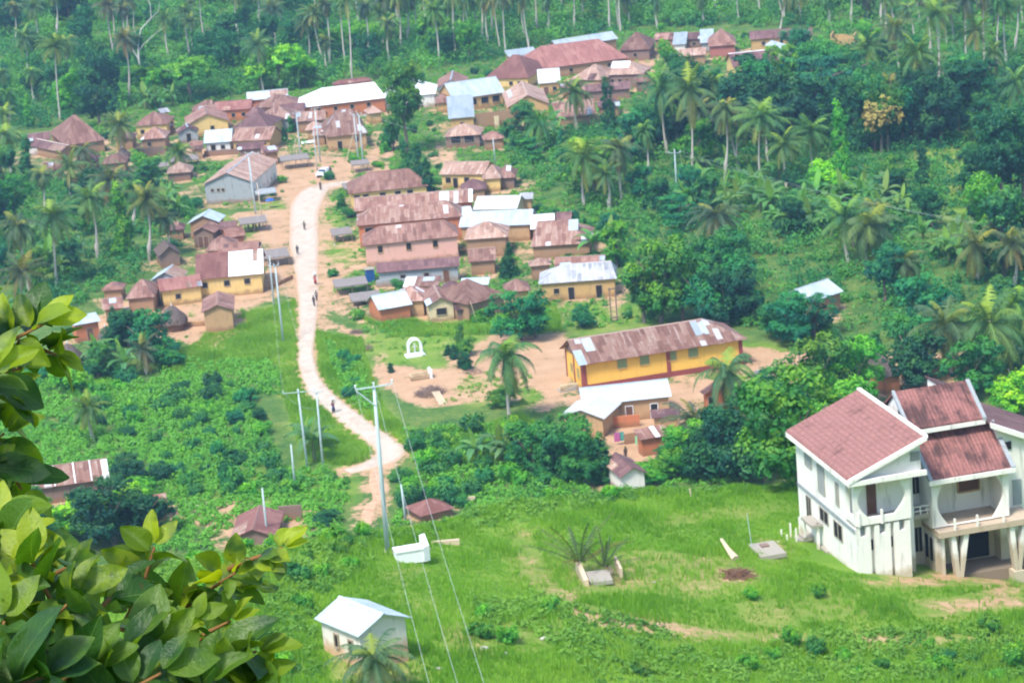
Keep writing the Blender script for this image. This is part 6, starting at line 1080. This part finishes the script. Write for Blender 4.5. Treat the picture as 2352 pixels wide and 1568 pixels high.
# ---------------- parked car ----------------
def car(label, u, v, rz):
    c = empty('parked_car', G(u, v), rz, label, 'car'); CB = mat('car_paint', (.72, .75, .78), .3, .5); GL = mat('car_glass', (.05, .07, .09), .15, .6); TY = mat('tyre', (.03, .03, .03), .9)
    prof = [(-2.2, .35), (-2.2, .85), (-2.05, 1.0), (-1.2, 1.08), (-.55, 1.5), (1.2, 1.52), (1.85, 1.1), (2.15, 1.0), (2.2, .35)]
    m = MB(); n_ = len(prof); V_ = [(x, sg * (.85 if z > 1.2 else .92 if z > .9 else .9), z) for sg in (-1, 1) for x, z in prof]; V_ = [(x, y * (.84 if z > 1.3 else 1), z) for x, y, z in V_]
    m.add(V_, [tuple(range(n_)), tuple(range(2 * n_ - 1, n_ - 1, -1))] + [(i, i + n_, (i + 1) % n_ + n_, (i + 1) % n_) for i in range(n_)]); b = m.build('body', CB, c); bv_ = b.modifiers.new('b', 'BEVEL'); bv_.width = .06; bv_.segments = 2
    w_ = MB(); w_.add([(-1.13, -.76, 1.13), (-1.13, .76, 1.13), (-.62, .66, 1.47), (-.62, -.66, 1.47)], [(0, 3, 2, 1)]); w_ = MB().slab([(-1.2, -.74, 1.12), (-.66, -.64, 1.47), (-.66, .64, 1.47), (-1.2, .74, 1.12)], .02); w_.build('windscreen', GL, c)
    for sg in (-1, 1):
        m = MB().add([(-.9, sg * .86, 1.1), (1.5, sg * .86, 1.12), (1.15, sg * .775, 1.45), (-.5, sg * .775, 1.45), (-.9, sg * .80, 1.1), (1.5, sg * .80, 1.12), (1.15, sg * .72, 1.45), (-.5, sg * .72, 1.45)], [(0, 1, 2, 3), (7, 6, 5, 4), (0, 4, 5, 1), (1, 5, 6, 2), (2, 6, 7, 3), (3, 7, 4, 0)]); m.build('side_window', GL, c)
        MB().box(-2.24, -2.19, sg * .78 - .14, sg * .78 + .06 * 0 + .1, .72, .88).build('headlight', WPAINT, c)
        for x in (-1.4, 1.4):
            wh = MB().tube([(x, sg * .95, .33), (x, sg * .72, .33)], .33, 14).build('wheel', TY, c); MB().tube([(x, sg * .965, .33), (x, sg * .94, .33)], .17, 10).build('rim', CON, wh)
    MB().box(-2.25, -2.19, -.5, .5, .42, .6).build('grille', DK, c); return c
car('white car parked nose-down on bare ground at the top of the road', 745, 404, math.radians(70)); LAND.append((745, 404, 'parked white car'))
# ---------------- people ----------------
SKIN = mat('skin', (.07, .04, .03), .7); HAIR = mat('hair', (.01, .01, .01), .9); CLM = {}
def cloth(c):
    if c not in CLM: CLM[c] = mat('clothing', c, .9)
    return CLM[c]
def skinned(name, verts, edges, rad, m_, parent):
    me = bpy.data.meshes.new(name); me.from_pydata(verts, edges, []); me.update(); o = bpy.data.objects.new(name, me); COL.objects.link(o); sk = o.modifiers.new('s', 'SKIN'); sk.use_smooth_shade = True
    for i, r_ in enumerate(rad): me.skin_vertices[0].data[i].radius = (r_, r_) if np.ndim(r_) == 0 else r_; me.skin_vertices[0].data[i].use_root = (i == 0)
    sb = o.modifiers.new('u', 'SUBSURF'); sb.levels = 1; sb.render_levels = 1
    dg = bpy.context.evaluated_depsgraph_get(); me2 = bpy.data.meshes.new_from_object(o.evaluated_get(dg)); bpy.data.objects.remove(o); me2.materials.clear(); me2.materials.append(m_); me2.polygons.foreach_set('use_smooth', [True] * len(me2.polygons)); me2.name = name
    return mkobj(name, me2, parent, (0, 0, 0))
PB = {}
def person(label, u, v, rz, pose='stand', shirt=(.3, .3, .3), lower=(.1, .1, .15), skirt=False, load=None, sc=1., group=None):
    o = empty('person', G(u, v) + np.array([0, 0, .06]), rz, label, 'person', group); o.scale = (sc,) * 3
    st = .22 if pose == 'walk' else .0
    if pose not in PB:
        arm = (.0, .28, 1.05) if pose != 'carry' else None
        V_ = [(0, 0, .95), (0, 0, 1.15), (0, 0, 1.40), (0, 0, 1.5), (0, -.02, 1.60), (0, -.01, 1.72), (0, .17, 1.40), (0, -.17, 1.40)]; E_ = [(0, 1), (1, 2), (2, 3), (3, 4), (4, 5), (2, 6), (2, 7)]; R_ = [.13, .12, .14, .055, .095, .085, .06, .06]
        if pose == 'carry': arms = [[(.0, .3, 1.45), (.0, .2, 1.72)], [(0, -.27, 1.15), (-.1, -.28, .92)]]
        elif pose == 'walk': arms = [[(.10, .24, 1.14), (.28, .22, .95)], [(-.08, -.24, 1.14), (.02, -.26, .9)]]
        else: arms = [[(0, .24, 1.14), (.08, .24, .9)], [(0, -.24, 1.14), (.05, -.25, .9)]]
        for k_, a in enumerate(arms): b = len(V_); V_ += [tuple(a[0]), tuple(a[1]), tuple(np.array(a[1]) + (np.array(a[1]) - np.array(a[0])) * .35)]; E_ += [(6 + k_, b), (b, b + 1), (b + 1, b + 2)]; R_ += [.045, .035, .03]
        for k_, sg in enumerate((1, -1)):
            b = len(V_); f = st * sg; V_ += [(f * .1, sg * .09, .88), (f * .7 + .02, sg * .10, .48), (f * .9 - (.1 if f < 0 else 0), sg * .10, .08 + (.05 if f < 0 else 0)), (f * .9 + .14 - (.1 if f < 0 else 0), sg * .11, .03 + (.02 if f < 0 else 0))]; E_ += [(0, b), (b, b + 1), (b + 1, b + 2), (b + 2, b + 3)]; R_ += [.09, .065, .04, .035]
        body = skinned('body', V_, E_, R_, SKIN, None)
        sh = skinned('shirt', [(0, 0, .98), (0, 0, 1.2), (0, 0, 1.41), (0, .19, 1.39), (0, -.19, 1.39)] + [tuple(np.array(V_[6]) * .3 + np.array(arms[0][0]) * .7), tuple(np.array(V_[7]) * .3 + np.array(arms[1][0]) * .7)], [(0, 1), (1, 2), (2, 3), (2, 4), (3, 5), (4, 6)], [.165, .155, .165, .08, .08, .065, .065], CON, None)
        tr = skinned('trousers', [(0, 0, 1.0), (st * .1, .09, .86), (st * .7 + .02, .10, .48), (st * .9, .10, .16), (-st * .1, -.09, .86), (-st * .7 + .02, -.10, .48), (-st * .9, -.10, .16)], [(0, 1), (1, 2), (2, 3), (0, 4), (4, 5), (5, 6)], [.15, .11, .085, .07, .11, .085, .07], CON, None)
        PB[pose] = [x.data for x in (body, sh, tr)]
        for x in (body, sh, tr): bpy.data.objects.remove(x)
    mkobj('body', PB[pose][0], o); 
    def cm(name, me, m_): me = me.copy(); me.materials.clear(); me.materials.append(m_); mkobj(name, me, o)
    cm('shirt', PB[pose][1], cloth(shirt))
    if skirt: MB().tube([(0, 0, .3), (0, 0, .7), (0, 0, 1.03)], [.24, .21, .15], 12).build('wrapper', cloth(lower), o, smooth=True)
    else: cm('trousers', PB[pose][2], cloth(lower))
    h_ = MB(); h_.tube([(0, -.005, 1.64), (0, 0, 1.76), (0, 0, 1.80)], [.098, .09, .045], 10); h_.build('hair', HAIR, o, smooth=True)
    if load: 
        ob = MB().tube([(0, 0, 0), (0, 0, .12), (0, 0, .26)], [.26, .38, .3], 12).build('head_load', mat('load', load, .8), smooth=True); ob.location = tuple(G(u, v) + np.array([0, 0, .06 + 1.82 * sc])); tag(ob, 'pale round load balanced on the head of the ' + ('lone walker at the road bend' if v > 900 else 'walker'), 'load')
    LAND.append((u, v, label.split(',')[0])) if False else None
    return o
person('person in a dark red top on the road bend, a white load on the head', 767, 949, 4.2, 'carry', (.2, .05, .05), (.05, .05, .12), True, (.78, .78, .78), 1.05)
person('person in black on the road opposite the pink house, walking away', 684, 586, 1.8, 'walk', (.03, .03, .04), (.03, .03, .05), False, None, 1.0)
person('person in grey walking high on the road near the stalls', 700, 530, 1.6, 'walk', (.2, .2, .2), (.06, .05, .05)); person('person in a brown wrapper at the head of the road, below the car', 737, 438, 4.7, 'stand', (.1, .06, .05), (.15, .09, .06), True)
person('person in a red dress with a white head load walking beside the bank', 725, 655, 4.6, 'carry', (.4, .05, .05), (.35, .05, .05), True, (.75, .75, .72)); person('person in dark clothes leading the pair on the road by the grey posts', 722, 704, 4.6, 'walk', (.08, .06, .08), (.05, .05, .07)); person('person in grey following half a step behind the pair leader', 728, 692, 4.6, 'walk', (.22, .18, .16), (.07, .05, .05))
person('person in dark trousers alone on the grass near the shiny tin shed', 825, 726, 3., 'stand', (.06, .05, .06), (.04, .04, .05)); person('person in brown standing in the compound yard beside the lawn-edge gable', 1438, 1056, 2., 'stand', (.12, .08, .06), (.1, .08, .06)); person('person in dark blue against the wall of the small orange hut', 1472, 1040, 3., 'stand', (.05, .05, .10), (.05, .05, .08))
for i, (u, v, c, lab) in enumerate([(563, 524, (.04, .04, .07), 'person in navy at the left end of the group by the thatch stall'), (571, 527, (.05, .03, .03), 'person in dark brown, second of the group by the thatch stall'), (583, 527, (.03, .03, .03), 'person in black in the middle of the group by the thatch stall'), (589, 528, (.08, .05, .08), 'person in dark purple in the group by the thatch stall'), (597, 528, (.05, .06, .05), 'person in dark green at the road end of the group by the thatch stall'), (760, 402, (.1, .07, .07), 'person in brown standing against the side of the parked car')]):
    person(lab, u, v, i * 1.1, 'stand', c, (.04, .04, .05), group='people by the thatch stall' if i < 5 else None)
# ---------------- foreground branches ----------------
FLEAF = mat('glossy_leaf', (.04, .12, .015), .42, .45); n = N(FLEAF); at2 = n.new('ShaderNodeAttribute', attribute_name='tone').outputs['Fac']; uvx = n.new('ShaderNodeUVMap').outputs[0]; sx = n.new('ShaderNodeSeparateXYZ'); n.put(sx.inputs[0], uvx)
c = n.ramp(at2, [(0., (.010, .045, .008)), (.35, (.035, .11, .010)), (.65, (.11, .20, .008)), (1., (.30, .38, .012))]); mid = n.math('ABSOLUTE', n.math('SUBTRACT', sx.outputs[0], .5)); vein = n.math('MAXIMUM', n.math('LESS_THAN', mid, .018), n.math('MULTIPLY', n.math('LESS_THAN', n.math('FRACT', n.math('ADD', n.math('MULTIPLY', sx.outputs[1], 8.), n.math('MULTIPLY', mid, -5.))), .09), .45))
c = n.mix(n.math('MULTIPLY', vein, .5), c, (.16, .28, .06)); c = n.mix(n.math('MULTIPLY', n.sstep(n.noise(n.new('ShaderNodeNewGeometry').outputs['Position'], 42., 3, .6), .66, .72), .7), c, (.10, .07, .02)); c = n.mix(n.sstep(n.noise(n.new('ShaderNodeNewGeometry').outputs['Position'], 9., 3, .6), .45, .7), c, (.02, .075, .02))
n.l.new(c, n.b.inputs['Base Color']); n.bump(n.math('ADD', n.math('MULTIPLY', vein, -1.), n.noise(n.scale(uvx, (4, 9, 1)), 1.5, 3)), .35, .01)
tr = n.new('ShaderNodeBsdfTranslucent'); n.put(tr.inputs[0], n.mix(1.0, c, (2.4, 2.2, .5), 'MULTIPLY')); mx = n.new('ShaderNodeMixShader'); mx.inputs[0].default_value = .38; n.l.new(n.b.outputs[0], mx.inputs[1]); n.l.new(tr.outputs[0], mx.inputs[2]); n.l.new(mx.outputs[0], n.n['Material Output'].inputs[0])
TWIG = mat('twig', (.20, .10, .03), .8)
rf = random.Random(21); LS = .68
class Leaves:
    def __init__(s): s.v = []; s.f = []; s.t = []; s.uv = []
    def leaf(s, p, d_, up, L_, tone):
        d_ = d_.normalized(); side = d_.cross(up); side = side.normalized() if side.length > .05 else d_.orthogonal().normalized(); up = side.cross(d_).normalized(); W_ = L_ * rf.uniform(.55, .72); nu, nv = 8, 6; b = len(s.v); droop = rf.uniform(.05, .5); fold = rf.uniform(.05, .45); tw = rf.uniform(-.5, .5); wav = rf.uniform(.01, .05)
        p = p + d_ * L_ * .12
        for i in range(nu + 1):
            t = i / nu; w_ = W_ * (math.sin(math.pi * t ** .82) ** .75) * .5 if 0 < t < 1 else .002; c_ = p + d_ * (L_ * t) - up * (droop * L_ * t * t * .8) ; a = tw * t; sd_ = side * math.cos(a) + up * math.sin(a); uu = up * math.cos(a) - side * math.sin(a)
            for j in range(nv + 1):
                q = (j / nv - .5) * 2; s.v.append(tuple(c_ + sd_ * (q * w_) + uu * (abs(q) * w_ * fold * 1.4 + wav * L_ * math.sin(t * 9 + q * 2 + tw * 9) * abs(q)))); s.uv.append((j / nv, t))
        for i in range(nu):
            for j in range(nv): s.f.append((b + i * (nv + 1) + j, b + i * (nv + 1) + j + 1, b + (i + 1) * (nv + 1) + j + 1, b + (i + 1) * (nv + 1) + j)); s.t.append(tone)
    def build(s, parent):
        me = npmesh('leaves', np.array(s.v), np.array(s.f)); a = me.attributes.new('tone', 'FLOAT', 'FACE'); a.data.foreach_set('value', np.clip(s.t, 0, 1).astype(np.float32)); ul = me.uv_layers.new(name='UVMap')
        vi = np.zeros(len(me.loops), np.int32); me.loops.foreach_get('vertex_index', vi); ul.data.foreach_set('uv', np.array(s.uv, np.float32)[vi].ravel()); return link_mesh('leaves', me, FLEAF, parent, smooth=True)
def P3(u, v, k_): return Vector(at_depth(u, v, k_))
IMGX, IMGU = Vector(rv), Vector(uv); TOC = -Vector(fw)
def branch(root, pts, n_, L_=.125, tone=(.35, .9), spread=1., r0=.008):
    L_ *= LS; n_ = int(n_ * 1.65); tone = (tone[0] * .95, min(1, tone[1] * 1.02)); dy_ = 55 if pts[-1][1] < 1100 else 25; pts = [(u - 50, v + dy_, k_) for u, v, k_ in pts]
    """pts: (u, v, depth); leaves alternate along the twig and point on and outwards"""
    P_ = [P3(*p) for p in pts]; out = []
    for i in range(len(P_) - 1):
        for t in np.linspace(0, 1, 6, endpoint=False): out.append(P_[i].lerp(P_[i + 1], t))
    out.append(P_[-1]); k_ = len(out); tw = MB().tube([tuple(q) for q in out], list(np.linspace(r0, .0028, k_)), 6).build('branch', TWIG, root, smooth=True); lv = Leaves()
    for i in range(n_):
        t = (i + .6) / n_; j = min(int(t * (k_ - 1)), k_ - 2); p = out[j]; d_ = (out[j + 1] - out[max(j - 1, 0)]).normalized(); sg = 1 if i % 2 else -1
        lat = (IMGX * rf.uniform(-1, 1) + IMGU * rf.uniform(-.6, .7) + TOC * rf.uniform(-.6, .8)); lat = (lat - d_ * lat.dot(d_)).normalized()
        dr = d_ * rf.uniform(.1, .8) + lat * spread; up = Vector((0, 0, 1)) * rf.uniform(.3, 1.2) + TOC * rf.uniform(-.3, 1.1) + IMGX * rf.uniform(-.7, .7); lv.leaf(p, dr, up, L_ * rf.choice((.5, .75, .95, 1.1, 1.3)) * rf.uniform(.85, 1.15), rf.uniform(*tone))
    d_ = (out[-1] - out[-3]).normalized()
    for sg in (-1, 1): lv.leaf(out[-1], d_ + IMGX * sg * .5 + IMGU * .15, Vector((0, 0, 1)) + TOC * .6 + IMGX * sg * .4, L_ * rf.uniform(.6, .95), tone[1])
    lv.build(tw)
gz = float(Z(-1.6, 4.6)); sh = empty('foreground_shrub', (0, 0, 0), 0, 'large glossy-leaved shrub close to the viewer, filling the lower corner of the frame', 'shrub'); 
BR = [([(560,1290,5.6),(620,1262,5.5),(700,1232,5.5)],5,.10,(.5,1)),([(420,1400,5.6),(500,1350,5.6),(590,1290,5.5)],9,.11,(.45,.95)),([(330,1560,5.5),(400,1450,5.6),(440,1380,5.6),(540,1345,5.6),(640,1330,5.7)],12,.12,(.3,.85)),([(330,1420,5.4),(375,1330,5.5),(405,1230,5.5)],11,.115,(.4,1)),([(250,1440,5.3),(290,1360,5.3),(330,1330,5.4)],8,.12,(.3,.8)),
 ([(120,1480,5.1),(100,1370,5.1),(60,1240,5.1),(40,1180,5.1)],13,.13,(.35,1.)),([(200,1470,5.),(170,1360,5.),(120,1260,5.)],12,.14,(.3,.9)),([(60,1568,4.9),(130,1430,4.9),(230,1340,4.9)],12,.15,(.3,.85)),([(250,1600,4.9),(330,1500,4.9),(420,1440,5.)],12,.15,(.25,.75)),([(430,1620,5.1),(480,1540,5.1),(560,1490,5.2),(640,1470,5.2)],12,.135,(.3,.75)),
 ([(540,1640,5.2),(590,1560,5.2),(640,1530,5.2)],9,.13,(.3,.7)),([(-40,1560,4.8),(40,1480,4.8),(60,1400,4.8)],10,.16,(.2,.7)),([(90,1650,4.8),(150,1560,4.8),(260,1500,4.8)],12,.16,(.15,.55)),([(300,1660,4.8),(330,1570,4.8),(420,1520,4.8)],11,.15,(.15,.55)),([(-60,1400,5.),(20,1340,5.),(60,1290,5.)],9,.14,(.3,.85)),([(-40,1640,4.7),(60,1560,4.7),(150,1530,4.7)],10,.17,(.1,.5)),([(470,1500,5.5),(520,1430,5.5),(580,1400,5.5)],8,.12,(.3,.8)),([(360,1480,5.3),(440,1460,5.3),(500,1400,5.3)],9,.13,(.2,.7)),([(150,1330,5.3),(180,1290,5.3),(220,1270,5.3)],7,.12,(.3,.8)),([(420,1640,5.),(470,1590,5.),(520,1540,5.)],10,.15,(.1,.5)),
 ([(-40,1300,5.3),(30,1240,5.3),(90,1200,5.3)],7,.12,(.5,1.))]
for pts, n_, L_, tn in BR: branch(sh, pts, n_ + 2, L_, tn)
m = MB()
for (u, v, k_) in [(60, 1600, 4.9), (250, 1640, 4.9), (430, 1660, 5.1), (330, 1600, 5.5), (120, 1500, 5.1), (560, 1650, 5.2), (-40, 1640, 4.7)]: m.tube([(-1.1, 4.9, gz - .3), tuple(P3(u, v, k_).lerp(Vector((-1.1, 4.9, gz)), .5) + Vector((0, .1, .1))), tuple(P3(u, v, k_))], [.03, .02, .009], 6)
m.build('stem', BARK, sh, smooth=True)
tr_ = empty('overhanging_tree', (0, 0, 0), 0, 'leafy branches of a near tree reaching in at the frame edge above the shrub', 'tree')
for pts, n_, L_, tn in [([(-120,860,5.6),(0,780,5.6),(90,720,5.6),(150,690,5.6)],12,.14,(.3,.95)),([(-100,960,5.5),(0,900,5.5),(60,850,5.5)],10,.15,(.25,.85)),([(-120,1080,5.4),(-20,1000,5.4),(60,940,5.4)],11,.15,(.15,.75)),([(-80,760,5.7),(0,720,5.7),(70,700,5.7)],9,.13,(.3,.9)),([(0,960,5.6),(70,1020,5.6),(100,1070,5.6)],8,.13,(.15,.7)),([(90,730,5.7),(150,750,5.7),(180,760,5.7)],7,.11,(.4,.9)),([(-100,900,5.2),(-20,860,5.2),(40,800,5.2)],9,.15,(.2,.8)),([(-60,1120,5.3),(0,1060,5.3),(30,1010,5.3)],8,.13,(.2,.7)),([(-60,820,5.4),(20,810,5.4),(100,790,5.5)],9,.13,(.2,.8))]: branch(tr_, pts, n_ + 1, L_, tn)
p0 = P3(-260, 900, 5.5); m = MB(); m.tube([(p0.x - .6, 5.2, gz - 1), (p0.x - .45, 5.3, p0.z - .6), (p0.x - .2, 5.3, p0.z + .4), (p0.x - .3, 5.4, p0.z + 1.5)], [.09, .075, .05, .02], 8)
for (u, v, k_) in [(-120, 860, 5.6), (-100, 960, 5.5), (-120, 1080, 5.4), (-80, 760, 5.7), (-100, 900, 5.2), (-60, 1120, 5.3), (-60, 820, 5.4)]: m.tube([(p0.x - .4, 5.3, p0.z - .3), tuple(P3(u, v, k_))], [.03, .008], 6)
m.build('trunk', BARK, tr_, smooth=True)
# ---------------- labels of the plants ----------------
ORD = ['nearest', 'second', 'third', 'fourth', 'fifth', 'sixth', 'seventh', 'eighth', 'ninth', 'tenth', 'eleventh', 'twelfth', 'thirteenth', 'fourteenth', 'fifteenth', 'sixteenth', 'seventeenth', 'eighteenth', 'nineteenth', 'twentieth'] + [f'{i}th' for i in range(21, 99)]
LAND.append((2330, 330, 'bright grassy clearing')); LAND.append((190, 120, 'bare patch on the slope')); LAND.append((327, 120, 'pale bare tree')); LAND.append((1645, 540, 'thick-trunked oil palm')); LAND.append((1345, 1340, 'cracked lawn slab'))
LAND = [(a, b, c) for a, b, c in LAND if -200 < a < 2550]
LA = np.array([(a, b) for a, b, c in LAND]); buckets = {}
for rec in PLANTS:
    o, ph, cat, grp, a, b = rec; d_ = np.hypot(LA[:, 0] - a, (LA[:, 1] - b) * 1.6); i = int(np.argmin(d_)); v1 = LA[i] - (a, b); best, bj = 1e9, None
    for j in np.argsort(d_)[1:9]:
        v2 = LA[j] - (a, b)
        if (v1 @ v2) < 0.35 * np.linalg.norm(v1) * np.linalg.norm(v2) and d_[j] < best: best, bj = d_[j], int(j)
    if bj is None: bj = int(np.argsort(d_)[1])
    buckets.setdefault((ph, i, bj), []).append((float(d_[i]), rec))
for (ph, i, j), lst in buckets.items():
    lst.sort(key=lambda q: q[0])
    for k_, (dd, rec) in enumerate(lst):
        o = rec[0]; A_, B_ = LAND[i][2], LAND[j][2]
        lab = (f'{ph} by the {A_}, towards the {B_}' if len(lst) == 1 else f'{ORD[k_]} {ph} from the {A_}, towards the {B_}')
        w = lab.split()
        if len(w) > 16: lab = (f'{ph} near {A_}, towards {B_}' if len(lst) == 1 else f'{ORD[k_]} {ph} from {A_}, towards {B_}')
        tag(o, lab, rec[2], rec[3])
# ---------------- air ----------------
HZ = bpy.data.materials.new('haze'); HZ.use_nodes = True; hn = HZ.node_tree; hn.nodes.remove(hn.nodes['Principled BSDF']); pv = hn.nodes.new('ShaderNodeVolumePrincipled')
pv.inputs['Color'].default_value = (.42, .68, 1., 1); pv.inputs['Density'].default_value = .00021; pv.inputs['Anisotropy'].default_value = .2; hn.links.new(pv.outputs[0], hn.nodes['Material Output'].inputs['Volume'])
hz = MB().box(-2700, 2700, -700, 2800, float(ZZ.min()) - 1, 150).build('haze', HZ); tag(hz, 'thin humid haze over the valley', kind='stuff')
